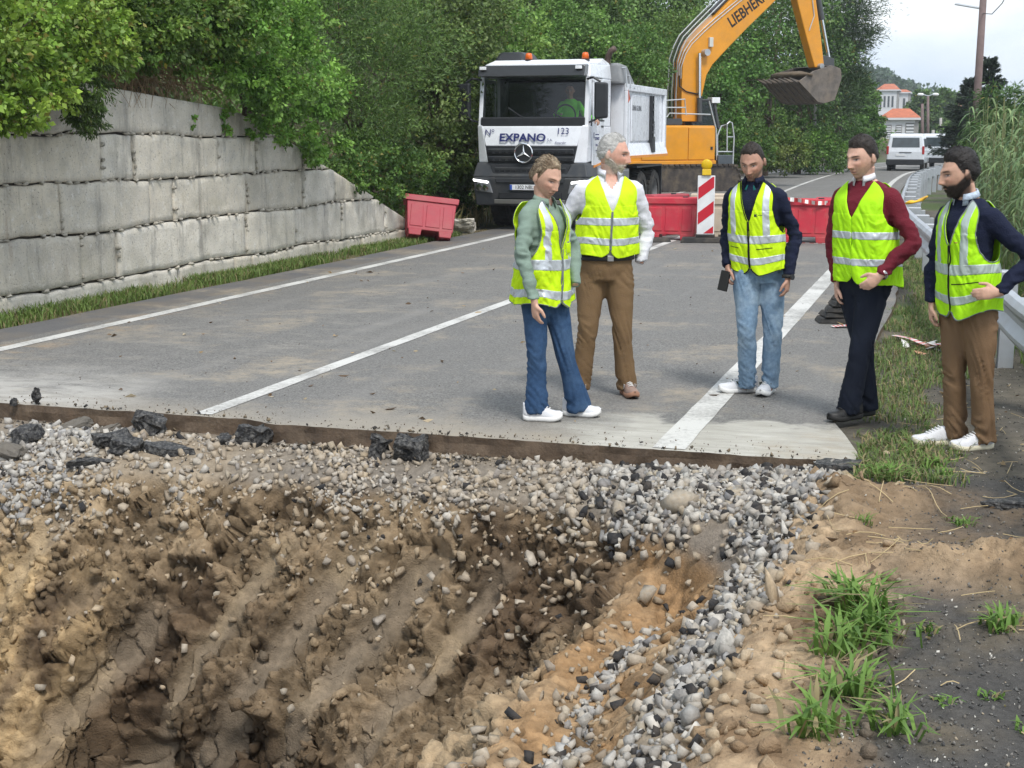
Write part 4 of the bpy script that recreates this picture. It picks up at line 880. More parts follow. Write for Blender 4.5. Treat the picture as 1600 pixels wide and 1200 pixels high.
        def sub(name, mask, o_, m, par, thick=.004):
            f = Fq[mask.ravel()[Fq].all(1)]
            if not len(f): return None
            lab = np.arange(Tg.size)                       # one object for each connected piece
            while True:
                mn = lab[f].min(1); new = lab.copy()
                for c_ in range(4): np.minimum.at(new, f[:, c_], mn)
                if (new == lab).all(): break
                lab = new[new]
            ob = None
            for g_ in np.unique(lab[f[:, 0]]):
                ff = f[lab[f[:, 0]] == g_]
                if len(ff) < 25: continue
                used, inv = np.unique(ff, return_inverse=True); V = smooth_rim((P + Nn * o_).reshape(-1, 3)[used], inv.reshape(-1, 4)); ob = link(name, np_mesh(name, V, inv.reshape(-1, 4), None, True), m, par)
                sm = ob.modifiers.new('thickness', 'SOLIDIFY'); sm.thickness = thick; sm.offset = 1.0
            return ob
        v = sub('safety_vest', ~bad, 0.0, m_vest, s.root, .005); s.vest_o = v
        for (b0, b1) in bands: sub('reflective_band', (~bad) & (zz > b0 * k) & (zz < b1 * k), .0035, m_band, v, .003)
        if braces:
            x0, x1, zlo = braces
            for sg in (-1, 1):
                xc = xl * sg; sub('reflective_brace', (~bad) & (xc > x0 * k) & (xc < x1 * k) & (zz > zlo * k), .0032, m_band, v, .003)
        if trim is not None:
            edge = np.zeros_like(bad); pad = np.pad(bad, 2, constant_values=False); pad[:2] = True
            pad[-2:] = False
            for dy in range(-2, 3):
                for dx in range(-2, 3): edge |= pad[2 + dy:2 + dy + bad.shape[0], 2 + dx:2 + dx + bad.shape[1]]
            sub('edge_binding', (~bad) & edge, .004, trim, v, .004)
        if zipper is not None: sub('zip_fastener', (~bad) & frontal & (np.abs(xl) < .011) , .006, zipper, v, .004)
        s.vP, s.vN, s.vx, s.vz, s.fr = P, Nn, xl, zz, fr; return v
    def patch(s, name, x0, x1, z0, z1, m, par, off=.008, thick=.003):
        """flat piece sewn on the vest front"""
        k = s.k; mask = (s.fr < 1.5) & (s.vx > x0 * k) & (s.vx < x1 * k) & (s.vz > z0 * k) & (s.vz < z1 * k); ii = np.arange(mask.size).reshape(mask.shape); Fq = np.stack([ii[:-1, :-1], ii[:-1, 1:], ii[1:, 1:], ii[1:, :-1]], -1).reshape(-1, 4); f = Fq[mask.ravel()[Fq].all(1)]
        if not len(f): return
        used, inv = np.unique(f, return_inverse=True); ob = link(name, np_mesh(name, (s.vP + s.vN * off).reshape(-1, 3)[used], inv.reshape(-1, 4), None, True), m, par); sm = ob.modifiers.new('t', 'SOLIDIFY'); sm.thickness = thick; return ob
    def shoe(s, heel, toe, m_up, m_sole, m_lace, L_=None, stripe=None, roll=0.0, sole_h=.034):
        heel = np.array(heel, float); toe = np.array(toe, float); d = toe - heel; d[2] = 0; L_ = L_ or np.linalg.norm(d); d /= np.linalg.norm(d); sd2 = np.array([-d[1], d[0], 0]); up = np.array([0, 0, 1.]); root = s.root
        t = np.array([0, .04, .12, .25, .4, .55, .7, .82, .92, .98, 1.0]); wl = np.array([.012, .028, .034, .034, .033, .039, .045, .044, .036, .022, .006]); lift = np.array([.012, .004, 0, 0, 0, 0, .0, .004, .012, .020, .026])
        def outl(scale, z): return [heel + d * (ti * L_ + (-.004 if ti == 0 else 0)) + sd2 * w_ * scale + up * (l + z) for ti, w_, l in zip(t, wl, lift)] + [heel + d * ti * L_ - sd2 * w_ * scale + up * (l + z) for ti, w_, l in zip(t[::-1], wl[::-1], lift[::-1])]
        mbs = MB(); n = 22; rings = [np.array(outl(.96, .002)), np.array(outl(1.10, .012)), np.array(outl(1.10, sole_h)), np.array(outl(.9, sole_h + .002))]; V, F = loft_arrays(rings); up_v = []
        hgt = np.interp(t, [0, .1, .25, .38, .5, .62, .8, .92, 1], [.085, .098, .098, .094, .078, .062, .045, .036, .015])
        rg = []
        for ti, w_, l, h in zip(t, wl, lift, hgt):
            a = np.linspace(0, math.pi, 13); c = heel + d * ti * L_; b0 = sole_h + l - .012; top = h * (1 if ti > .5 else 1)
            rg.append(np.array([c + sd2 * w_ * 1.04 * np.sign(math.cos(q)) * abs(math.cos(q)) ** .75 + up * (b0 + max(.008, top) * math.sin(q) ** .8) for q in a] + [c - up * (-b0)]))
        V2, F2 = loft_arrays(rg); sh = MB().add(V2, F2).build('shoe', m_up, root, smooth=True); so_ = MB().add(V, F).build('sole', m_sole, sh, smooth=True)
        lc = MB()
        for q in np.linspace(.40, .66, 5):
            hq = np.interp(q, t, hgt) + sole_h - .008; w_ = .020; c = heel + d * q * L_; lc.tube([c + sd2 * w_ + up * (hq - .006), c + up * (hq + .004) + d * .006, c - sd2 * w_ + up * (hq - .006)], .0035, 6)
        lc.build('laces', m_lace, sh, smooth=True)
        if stripe is not None:
            for sg in (-1, 1):
                st = MB()
                for q0, q1 in ((.38, .48), (.46, .56)):
                    p = []
                    for qq, zz in ((q0, .02), (q0 + .05, .02), (q1 + .05, .055), (q1, .055)): w_ = np.interp(qq, t, wl) * (1.06 - 4 * zz * zz * 4); p.append(heel + d * qq * L_ + sd2 * sg * (w_ + .002) + up * (sole_h + zz))
                    st.add(p + [x - sd2 * sg * .004 for x in p], [(0, 1, 2, 3), (4, 5, 6, 7), (0, 1, 5, 4), (1, 2, 6, 5), (2, 3, 7, 6), (3, 0, 4, 7)])
                st.build('side_stripe', stripe, sh)
        return sh
def cloth(name, c, rough=.85, bump=.35, bscale=120, var=.10, vscale=12, **kw): return mat(name, c, rough=rough, bump=bump, bscale=bscale, var=var, vscale=vscale, spec=.2, **kw)
def denim(name, c, fade):
    return mat(name, c, rough=.9, bump=.35, bscale=220, var=.18, vscale=40, spec=.15, dirt=fade, dirt_amt=.75, dscale=5)
M_vest = mat('fluorescent_yellow_cloth', (.62, .90, .012), rough=.7, var=.05, vscale=9, bump=.2, bscale=90, spec=.25, translucent=.12)
M_vest2 = mat('fluorescent_lime_cloth', (.46, .90, .012), rough=.7, var=.05, vscale=9, bump=.2, bscale=90, spec=.25, translucent=.12)
M_band = mat('reflective_tape', (.52, .56, .60), rough=.38, var=.08, vscale=20, spec=.6, metal=.25)
M_blackcloth = cloth('black_cloth', (.012, .012, .014)); M_greytrim = cloth('grey_binding', (.18, .20, .21)); M_navy = cloth('navy_knit', (.010, .014, .035), bump=.6); M_white = cloth('white_shirt', (.66, .67, .72)); M_sage = cloth('sage_shirt', (.20, .27, .225))
M_maroon = cloth('maroon_knit', (.145, .016, .028), bump=.6); M_khaki = cloth('khaki_twill', (.185, .118, .062), vscale=5); M_khaki2 = cloth('brown_twill', (.20, .125, .070), vscale=5); M_dknavy = cloth('dark_navy_twill', (.010, .014, .026))
M_jean = denim('blue_denim', (.035, .075, .155), (.075, .135, .235)); M_jean2 = denim('washed_denim', (.17, .26, .37), (.40, .49, .57))
M_wsho = mat('white_mesh_shoe', (.66, .67, .70), rough=.8, bump=.4, bscale=200, var=.06); M_wsole = mat('white_sole', (.72, .72, .71), rough=.6, var=.08); M_lace = mat('lace', (.75, .75, .74), rough=.8)
M_csole = mat('cream_sole', (.62, .58, .44), rough=.6, var=.1); M_brs = mat('taupe_suede', (.26, .18, .15), rough=.9, var=.15, bump=.3); M_gum = mat('gum_sole', (.32, .17, .11), rough=.7); M_bks = mat('black_leather', (.014, .014, .015), rough=.5, bump=.4, bscale=60); M_bsole = mat('black_rubber', (.012, .012, .012), rough=.7)
M_ink = mat('dark_print', (.03, .05, .03), rough=.7)
def hairmask(front=.055, side=.02, back=-.075, temple=.5):
    """hair line: height above which the skull carries hair, front to nape"""
    def f(x, y, z):
        u = np.clip((y + .085) / .17, 0, 1); line = np.interp(u, [0, .14, .26, .34, .42, .48, .55, .62, .75, 1], [front + .016, front + .018, front + .012, front * .55, side - .012, side - .016, side + .012, side - .02, back * .7, back]); return ss(-.004, .008, z - line + .007 * fbm(np.stack([x * 60, y * 60, z * 25], -1), 12, 2))
    return f
A3 = np.array
def P3(x, y, z): return np.array([x, y, z], float)
# teal shirt collar showing at the neck
def collar(p, m, h0=1.475, h1=1.545, r0=.066, r1=.058, open_=.5, name='collar'):
    th = np.linspace(open_, 2 * math.pi - open_, 30); V = []; k = p.k
    for zz, rr in ((h0, r0 + .008), (h1 - .012, r1 + .000), (h1 - .009, r1 + .003), (h1 - .042, r0 + .011)):
        for t in th: V.append(p.center(np.array(1.50 * k)) * A3([1, 1, 0]) + P3(0, 0, zz * k - .018 * math.cos(t) * k) + p.L * math.sin(t) * rr * k + p.F * (math.cos(t) * rr * 1.0 * k + .010))
    n = 30; F = [(r * n + i, r * n + i + 1, (r + 1) * n + i + 1, (r + 1) * n + i) for r in range(3) for i in range(n - 1)]
    ob = MB().add(V, F).build(name, m, p.shirt_o, smooth=True, fix=False); sm = ob.modifiers.new('t', 'SOLIDIFY'); sm.thickness = .003; return ob
# ---- woman in the sage shirt
p = Person('person', 'woman with tied-back hair in sage shirt and blue jeans', (-2.42, 8.53, 0), 1.66, R(50), (-.055, .0, .86), (-.045, -.01, 1.385), (1.0, 1.05), R(42), R(22), R(3), 1.01, (.0, 0, -.015), skin=(.56, .34, .25))
shR, shL = p.shoulder(-1), p.shoulder(1)
p.build([(shR, P3(-.175, -.22, 1.07), P3(-.105, -.31, .80)), (shL, P3(.15, .16, 1.08), P3(.16, .02, .86))],
        [(P3(-.10, -.03, .80), P3(-.085, -.06, .43), P3(-.085, -.03, .085), P3(.04, -.06, .03)), (P3(.02, .05, .80), P3(.10, .03, .43), P3(.185, .10, .085), P3(.30, .06, .03))],
        M_sage, M_jean, [(P3(-.103, -.315, .785), (.10, -.06, -1), (.8, .5, .2), 1, .35)], {'brow': (.15, .095, .06), 'bw': .8},
        {'mask': hairmask(.062, .012, -.05), 'col': (.15, .105, .065), 'col2': (.34, .27, .18), 'thick': lambda x, y, z: .006 + .008 * ss(-.02, .06, y) + .004 * ss(.05, .11, z), 'strand': (60, 170, 60), 'rough': .0018, 'len': .035, 'lift': .0, 'mess': .05, 'bun': ((0, .115, -.02), (.034, .030, .045))}, (.088, .088), .92, .98, 1.0, vcut=(1.45, .06))
v = p.vest(M_vest, M_band, .765, [(.865, .925), (1.045, 1.115)], 1.19, .085, (.088, .140, 1.10), M_greytrim, .072, (1.33, .22, .72), M_greytrim, .03, 1.0, 1.35, .022)
p.patch('badge_pocket', .045, .125, 1.135, 1.225, M_greytrim, v, .006); p.patch('badge_window', .055, .115, 1.145, 1.215, M_vest, v, .010)
p.shoe((-.17, -.04, 0), (.07, -.08, 0), M_wsho, M_wsole, M_lace, .255); p.shoe((.09, .125, 0), (.33, .05, 0), M_wsho, M_wsole, M_lace, .255)
collar(p, M_sage, 1.46, 1.53, .070, .064, .5)
# ---- grey-bearded man
p = Person('person', 'grey-bearded man in white shirt with khaki trousers', (-2.28, 9.44, 0), 1.81, R(6), (-.005, 0, .96), (.02, .0, 1.50), (1.08, 1.18), R(72), R(8), 0, 1.07, (.015, 0, -.012), skin=(.60, .34, .26))
shR, shL = p.shoulder(-1), p.shoulder(1)
p.build([(shR, P3(-.335, .07, 1.14), P3(-.255, -.02, .90)), (shL, P3(.285, .09, 1.14), P3(.235, .0, .93))],
        [(P3(-.10, 0, .85), P3(-.125, -.04, .47), P3(-.165, .02, .085), P3(-.17, -.10, .03)), (P3(.09, 0, .85), P3(.115, -.03, .47), P3(.155, .03, .085), P3(.18, -.1, .03))],
        M_white, M_khaki, [],
        {'beard': .002, 'bcol': (.50, .44, .38), 'stubble': .5, 'brow': (.22, .19, .16)},
        {'mask': hairmask(.066, .02, -.055), 'col': (.36, .355, .34), 'col2': (.56, .55, .53), 'thick': lambda x, y, z: .004 + .005 * ss(.04, .10, z) + .003 * ss(-.02, .06, y), 'rough': .0035}, (.070, .070), 1.0, 1.06, .9, vcut=(1.40, .075))
v = p.vest(M_vest, M_band, .985, [(1.045, 1.095), (1.175, 1.225)], 1.27, .085, None, None, .020, (1.37, .17, .60), M_greytrim, .0, .85, .9)
collar(p, M_white, 1.475, 1.555, .072, .066, .6)
mb = MB(); th = np.linspace(0, 2 * math.pi, 40, endpoint=False); V, F = loft_arrays([p.tors(th, np.full(40, zz), oo) for zz, oo in ((.955, .016), (.957, .022), (.990, .022), (.992, .016))], False); mb.add(V, F).build('belt', M_bks, p.root, smooth=True)
mb = MB(); c = p.tors(np.array([0.03]), np.array([.973]), .026)[0]; mb.box(c[0] - .022, c[0] + .022, c[1] - .004, c[1] + .004, c[2] - .019, c[2] + .019).build('buckle', mat('buckle_steel', (.5, .5, .5), metal=1, rough=.3), p.root, .003)
p.shoe((-.155, .10, 0), (-.19, -.19, 0), M_brs, M_gum, M_lace, .285, M_lace); p.shoe((.14, .11, 0), (.20, -.17, 0), M_brs, M_gum, M_lace, .285, M_lace)
# ---- man in the navy jumper and washed jeans
p = Person('person', 'man in navy jumper and washed pale jeans holding a phone', (-1.28, 9.83, 0), 1.76, R(-30), (-.01, 0, .93), (-.055, -.01, 1.455), (1.02, 1.08), R(-26), R(22), R(-2), 1.04, (-.01, -.01, -.015), skin=(.46, .26, .19))
shR, shL = p.shoulder(-1), p.shoulder(1)
p.build([(shR, P3(-.205, .17, 1.13), P3(-.215, .02, .90)), (shL, P3(.225, -.05, 1.12), P3(.170, -.15, .845))],
        [(P3(-.09, -.01, .83), P3(-.088, -.08, .46), P3(-.062, .0, .085), P3(-.12, -.04, .03)), (P3(.085, .01, .83), P3(.098, -.05, .46), P3(.098, -.02, .085), P3(.06, -.12, .03))],
        M_navy, M_jean2, [(P3(.168, -.154, .83), (-.06, -.10, -1), (-.9, .5, .1), -1, .45), (P3(-.216, .012, .89), (-.1, -.25, -1), (1, .2, 0), 1, .6)],
        {'bw': 1.15, 'stubble': .55, 'bcol': (.12, .085, .065), 'brow': (.035, .022, .016)},
        {'mask': hairmask(.060, .015, -.065), 'col': (.022, .015, .011), 'thick': lambda x, y, z: .004 + .005 * ss(.03, .1, z), 'rough': .004}, (.062, .062), .95, 1.02, 1.0)
v = p.vest(M_vest, M_band, .885, [(.955, 1.005), (1.085, 1.14)], 1.24, .072, (.095, .140, 1.13), M_blackcloth, .022, (1.35, .19, .62), M_blackcloth, .03, .85, .8)
p.patch('pocket_zip', .045, .15, 1.052, 1.060, M_blackcloth, v, .007); p.patch('pocket_zip', -.15, -.075, 1.052, 1.060, M_blackcloth, v, .007)
p.patch('print', .040, .066, 1.262, 1.284, M_ink, v, .006, .001); p.patch('print', .070, .115, 1.268, 1.279, M_ink, v, .006, .001)
mb = MB(); w0 = P3(.169, -.15, .842); mb.tube([w0 + P3(0, 0, .012), w0 - P3(.002, .003, .012)], .040, 16); wt = mb.build('wristwatch', M_bsole, p.root, smooth=True); MB().cyl(w0 + P3(.02, -.034, 0), w0 + P3(.028, -.043, 0), .020, None, 14).build('watch_dial', mat('dial', (.03, .03, .035), rough=.15), wt)
collar(p, M_navy); collar(p, cloth('teal_shirt', (.03, .20, .19)), 1.45, 1.50, .060, .052, .35, 'inner_collar')
p.shoe((.02, .07, 0), (-.25, .02, 0), M_wsho, M_wsole, M_lace, .285, M_ink); p.shoe((.13, .09, 0), (.0, -.17, 0), M_wsho, M_wsole, M_lace, .285, M_ink)
ph = MB().box(-.012, .012, -.035, .035, -.07, .07).build('mobile_phone', M_bsole, bevel=.004); c_, s_ = math.cos(YAW), math.sin(YAW); q = P3(-.245, -.02, .80); ph.location = (-1.28 + q[0] * c_ - q[1] * s_, 9.83 + q[0] * s_ + q[1] * c_, q[2]); ph.rotation_euler = (.15, .12, YAW + .9); tag(ph, 'black mobile phone held at the hip beside pale jeans', 'phone')
# ---- man in the maroon jumper
p = Person('person', 'clean-shaven man in maroon jumper and dark navy trousers', (-.55, 9.11, 0), 1.80, R(-46), (.035, 0, .94), (.0, .0, 1.495), (1.05, 1.10), R(-58), R(12), 0, 1.05, (-.012, -.01, -.015), skin=(.60, .37, .28))
shR, shL = p.shoulder(-1), p.shoulder(1)
p.build([(shR, P3(-.15, .12, 1.13), P3(-.135, .06, .88)), (shL, P3(.255, -.19, 1.15), P3(.045, -.30, .955))],
        [(P3(-.035, .05, .85), P3(.05, .06, .47), P3(.095, .10, .085), P3(.0, .08, .03)), (P3(.07, -.05, .85), P3(.0, -.08, .47), P3(-.045, -.02, .085), P3(-.15, -.08, .03))],
        M_maroon, M_dknavy, [(P3(.040, -.303, .952), (-.70, .12, -.6), (-.3, 1, -.3), -1, .25), (P3(-.135, .055, .865), (0, -.1, -1), (1, -.2, 0), 1, .4)],
        {'stubble': .22, 'bcol': (.22, .15, .12), 'brow': (.03, .02, .015)},
        {'mask': hairmask(.050, .012, -.06), 'col': (.018, .012, .009), 'thick': lambda x, y, z: .006 + .008 * ss(.03, .1, z) + .003 * ss(0, .06, y), 'rough': .0035}, (.076, .076), 1.0, 1.02, .8)
v = p.vest(M_vest2, M_band, .865, [(.975, 1.025), (1.145, 1.195)], 1.28, .085, None, None, .030, (1.375, .155, .56), None, -.03, 1.0, 1.0)
collar(p, M_white, 1.485, 1.552, .060, .056, .45)
p.patch('print', .065, .145, 1.282, 1.288, M_ink, v, .006, .001); p.patch('print', .075, .135, 1.318, 1.322, M_ink, v, .006, .001)
MB().tube([P3(.066, -.290, .966), P3(.052, -.297, .958)], .037, 14).build('wristwatch', mat('watch_steel', (.6, .6, .6), metal=1, rough=.3), p.root, smooth=True)
p.shoe((.05, .04, 0), (-.20, -.12, 0), M_bks, M_bsole, M_bks, .29); p.shoe((.16, .15, 0), (-.08, .02, 0), M_bks, M_bsole, M_bks, .29)
# ---- bearded man by the rail
p = Person('person', 'dark-bearded man in navy jumper and brown trousers, hand on hip', (.10, 8.61, -.04), 1.75, R(-62), (.0, 0, .92), (-.04, .0, 1.455), (1.0, 1.04), R(-86), R(10), 0, 1.06, (-.035, 0, -.01), skin=(.56, .34, .245))
shR, shL = p.shoulder(-1), p.shoulder(1)
p.build([(shR, P3(-.16, .18, 1.10), P3(-.185, .10, .86)), (shL, P3(.285, -.20, 1.14), P3(.075, -.275, .965))],
        [(P3(-.04, .06, .83), P3(-.045, .06, .46), P3(-.005, .09, .085), P3(-.14, .07, .03)), (P3(.05, -.05, .83), P3(.075, -.07, .46), P3(.125, -.04, .085), P3(-.02, -.1, .03))],
        M_navy, M_khaki2, [(P3(.070, -.275, .963), (-1, .12, -.12), (.05, 1, -.1), -1, .12), (P3(-.187, .095, .845), (-.02, -.15, -1), (1, -.2, 0), 1, .45)],
        {'beard': .005, 'bcol': (.020, .012, .009), 'bw': 1.25, 'stubble': .9, 'brow': (.02, .013, .01)},
        {'mask': hairmask(.054, .012, -.065), 'col': (.012, .009, .008), 'thick': lambda x, y, z: .009 + .012 * ss(.03, .1, z) + .004 * ss(0, .06, y), 'rough': .005}, (.068, .068), 1.02, 1.08, 1.25)
v = p.vest(M_vest2, mat('grey_reflective_tape', (.42, .50, .46), rough=.4, var=.08, metal=.2), .845, [(.930, .975), (1.075, 1.135)], 1.24, .075, (.070, .118, 1.12), M_greytrim, .022, (1.345, .20, .66), M_blackcloth, .06, .85, 1.0)
p.patch('pocket_zip', .02, .17, 1.03, 1.037, M_blackcloth, v, .007); p.patch('print', .035, .060, 1.245, 1.256, mat('red_print', (.4, .08, .06)), v, .006, .001)
collar(p, cloth('check_shirt', (.42, .50, .60), var=.4, vscale=60), 1.478, 1.55, .066, .060, .5)
p.shoe((.005, .11, 0), (-.27, .05, 0), M_wsho, M_csole, M_lace, .29); p.shoe((.185, -.01, 0), (-.10, -.10, 0), M_wsho, M_csole, M_lace, .29)
# ================================================================== STONE RETAINING WALL
def granite():
    m = bpy.data.materials.new('granite'); m.use_nodes = True; t = m.node_tree; L = t.links.new; bs = t.nodes['Principled BSDF']
    co = N('ShaderNodeTexCoord', t); P = co.outputs['Object']; oi = N('ShaderNodeObjectInfo', t)
    def noise(sc, d=5, r=.6, scale=None):
        v = P
        if scale: mp = N('ShaderNodeMapping', t); mp.inputs['Scale'].default_value = scale; L(P, mp.inputs[0]); v = mp.outputs[0]
        n = N('ShaderNodeTexNoise', t); n.inputs['Scale'].default_value = sc; n.inputs['Detail'].default_value = d; n.inputs['Roughness'].default_value = r; L(v, n.inputs['Vector']); return n.outputs[0]
    def rg(v, a, b, c=0., d=1.):
        r = N('ShaderNodeMapRange', t); [r.inputs[i + 1].default_value.__class__ and setattr(r.inputs[i + 1], 'default_value', q) for i, q in enumerate((a, b, c, d))]; L(v, r.inputs[0]); return r.outputs[0]
    def mix(f, a, b):
        n = N('ShaderNodeMix', t); n.data_type = 'RGBA'; L(f, n.inputs[0])
        for i, v in ((6, a), (7, b)):
            if isinstance(v, tuple): n.inputs[i].default_value = (*v, 1)
            else: L(v, n.inputs[i])
        return n.outputs[2]
    c = mix(rg(noise(9, 8, .7), .32, .68), (.58, .54, .455), (.88, .84, .75))
    c = mix(rg(oi.outputs['Random'], 0, 1, 0, .55), c, (.52, .46, .35)); wn = N('ShaderNodeTexWhiteNoise', t); wn.noise_dimensions = '1D'; L(oi.outputs['Random'], wn.inputs['W']); c = mix(rg(wn.outputs['Value'], .4, 1, 0, .28), c, (.30, .295, .285)); c = mix(rg(noise(4.5, 9, .75), .45, .68, 0, .6), c, (.26, .25, .23)); c = mix(rg(noise(14, 6, .7), .55, .70, 0, .6), c, (.72, .71, .68))
    c = mix(rg(noise(2.0, 6, .6), .5, .75, 0, .6), c, (.36, .34, .27))
    c = mix(rg(noise(2.1, 8, .72, (1, 1.3, .20)), .53, .68, 0, .6), c, (.15, .145, .135))
    c = mix(rg(noise(45, 3, .6), .60, .70, 0, .7), c, (.12, .115, .11))
    c = mix(rg(noise(1.6, 4, .6, (1, 3.2, .35)), .64, .74, 0, .6), c, (.24, .15, .09))
    L(c, bs.inputs['Base Color']); bs.inputs['Roughness'].default_value = .9; bs.inputs['Specular IOR Level'].default_value = .25
    bp = N('ShaderNodeBump', t); bp.inputs['Strength'].default_value = .9; bp.inputs['Distance'].default_value = .012; L(noise(32, 8, .7), bp.inputs['Height']); L(bp.outputs[0], bs.inputs['Normal'])
    return m
M_granite = granite()
M_joint = mat('wall_joint_earth', (.045, .038, .03), rough=1, var=.4, vscale=20, bump=.6)
wall = empty('stone_wall', (WALL_X, 16, 0)); tag(wall, 'old granite block retaining wall sloping down towards the dump truck', 'wall')
def wpart(o): o.parent = wall; o.location = (-WALL_X, -16, 0); return o
_pxY = lambda q: np.interp(q, [-200, 0, 160, 285, 370, 440, 500, 560, 640], [10.0, 11.9, 13.8, 15.4, 16.9, 18.1, 19.5, 20.8, 23.1])
courses = [(-.12, .20, [-190, 8, 276, 360, 388, 494, 565, 640]), (.20, .75, [-190, -60, 116, 176, 380, 460, 532, 600]),
           (.75, 1.28, [-190, -80, 90, 232, 276, 384, 472, 520, 556]), (1.28, 1.79, [-190, -20, 158, 208, 340, 400, 472, 520]), (1.79, 2.36, [-190, 72, 348, 420])]
wr = np.random.default_rng(4)
def jz(z, Y):   # bed joints wander a little
    if z < 0: return np.zeros_like(Y) + z
    if z > 2.2: return np.zeros_like(Y) + z + .02 * fbm2(Y, Y * 0, 1.5, 9)
    return z + .065 * fbm2(Y, Y * 0 + z * 7, .8, 5) + .012 * fbm2(Y, Y * 0 + z * 3, 6, 6)
def block(z0, z1, a, b, seed):
    nu, nv = max(6, int((b - a) / .07)), 9; eu = .016 / (b - a); ev = .016 / (z1 - z0); u = np.concatenate([[0], np.linspace(eu, 1 - eu, nu), [1]]); v = np.concatenate([[0], np.linspace(ev, 1 - ev, nv), [1]]); nu += 2; nv += 2; U, Vv = np.meshgrid(u, v)
    g = .0105
    ya = a + g + .03 * fbm2(v, v * 0 + seed, 2.2, seed, 3) + (wr.random() - .5) * .10 * (v - .5); yb = b - g + .03 * fbm2(v, v * 0 + seed + 50, 2.2, seed + 1, 3)
    Y = ya[:, None] + (yb - ya)[:, None] * u[None]
    lo, hi = jz(z0, Y) + g, jz(z1, Y) - g * (1.0 + 1.0 * vnoise(np.stack([Y * 5, Y * 0, Y * 0 + seed], -1), 3)); hi = np.minimum(hi, np.maximum(wall_top(Y), lo + .0))
    Z = lo + (hi - lo) * Vv
    e = np.minimum(np.minimum(U, 1 - U) * (b - a), np.minimum(Vv, 1 - Vv) * np.maximum(hi - lo, .01))
    X = WALL_X + (wr.random() - .5) * .04 + .016 * fbm2(Y, Z, 1.6, seed, 3) + .010 * fbm2(Y, Z, 8, seed + 3, 3) - .022 * (1 - ss(0, .016, e))
    i = np.arange(nu * nv).reshape(nv, nu); F = np.stack([i[:-1, :-1], i[:-1, 1:], i[1:, 1:], i[1:, :-1]], -1).reshape(-1, 4).tolist()
    P = np.stack([X, Y, Z], -1).reshape(-1, 3); ring = list(i[0]) + list(i[1:, -1]) + list(i[-1, ::-1][1:]) + list(i[::-1, 0][1:-1])
    n = len(P); Bk = P[ring].copy(); Bk[:, 0] = WALL_X - .30; P = np.vstack([P, Bk]); m = len(ring)
    F += [[ring[k], n + k, n + (k + 1) % m, ring[(k + 1) % m]] for k in range(m)]
    me = np_mesh('stone_block', P, np.array(F), None, False); return wpart(link('stone_block', me, M_granite, wall))
sd_ = 1
for z0, z1, J in courses:
    Ys = [float(_pxY(q)) if q > -200 else 10.0 for q in J]; Ys[0] = 9.2 + .6 * wr.random()
    for a, b in zip(Ys[:-1], Ys[1:]):
        if wall_top((a + b) / 2) < z0 + .05: continue
        block(z0, z1, a, b, sd_); sd_ += 3
    if z1 < 1.9:   # the last wedge under the sloping top
        a = Ys[-1]; b = float(np.interp(-max(z0, .02) - .06, -_WT[:, 1], _WT[:, 0]))
        if b - a > .25: block(z0, z1, a, b, sd_); sd_ += 3
# chinking stones packed into the joints
cp = [np_mesh('chinking_stone', v * np.array([1, 1, 1]), f) for v, f in rock_protos(5, 12, 81, (1, .9, .8))]
for me in cp: me.materials.append(M_granite)
def chink(y, z, sx, sz):
    if z > wall_top(y) - .05: return
    o = bpy.data.objects.new('chinking_stone', cp[wr.integers(0, 5)]); COL.objects.link(o); o.parent = wall
    o.location = (-.005 + .01 * wr.random(), y - 16, z); o.scale = (.10, sx * 1.15, sz * 1.25); o.rotation_euler = (wr.uniform(-.2, .2), wr.uniform(-.1, .1), wr.uniform(-.1, .1))
for z0, z1, J in courses[1:]:
    y = 11.2
    while y < 22.5:
        if wr.random() < .68: chink(y, float(jz(z0, np.array([y]))[0]) + .004, wr.uniform(.06, .15), wr.uniform(.035, .065))
        y += wr.uniform(.09, .22)
    for q in J[1:]:
        Y = float(_pxY(q))
        for zz in np.arange(z0 + .07, z1 - .05, .085):
            if wr.random() < .5: chink(Y + .012 * wr.normal(), zz, wr.uniform(.035, .055), wr.uniform(.06, .09))
mb = MB(); yy = np.arange(8, 23.9, .3); V = []; F = []
for y in yy: V += [(-.055, y - 16, -.2), (-.055, y - 16, float(wall_top(y)) - .04), (-.6, y - 16, float(wall_top(y)) - .04), (-.6, y - 16, -.2)]
for i in range(len(yy) - 1):
    for k in range(3): F.append((4 * i + k, 4 * i + k + 1, 4 * i + 5 + k, 4 * i + 4 + k))
mb.add(V, F).build('packed_core', M_joint, wall)

# ================================================================== VEGETATION
M_leaf = mat('leaf', attr=True, rough=.55, var=.1, vscale=3, translucent=.26, spec=.5)
M_bark = mat('bark', (.10, .075, .055), rough=.95, var=.35, vscale=14, bump=.8, bscale=30)
M_dry = mat('dry_stem', (.23, .155, .085), rough=.95, var=.3, vscale=9)
def crown_points(lobes, n, r, per=22, spread=.16, inner=.45):
    lobes = np.array(lobes, float); wts = (lobes[:, 3] * lobes[:, 5]); wts /= wts.sum(); nc = max(8, n // per)
    li = r.choice(len(lobes), nc, p=wts); d = r.normal(size=(nc, 3)); d /= np.linalg.norm(d, axis=1)[:, None]
    rad = (inner + (1 - inner) * r.random(nc) ** .5) * (1 + .38 * vnoise(d * 2.3 + li[:, None] * 7.7, 5) + .22 * vnoise(d * 5.1 + li[:, None] * 3.7, 6))
    c = lobes[li, :3] + d * lobes[li, 3:6] * rad[:, None]
    k = np.repeat(np.arange(nc), per); s = lobes[li[k], 3:6].mean(1) * spread
    off = r.normal(size=(len(k), 3)) * s[:, None] * np.array([1, 1, .7])
    return c[k] + off, d[k] * .7 + off / s[:, None] * .25, k, rad[k]
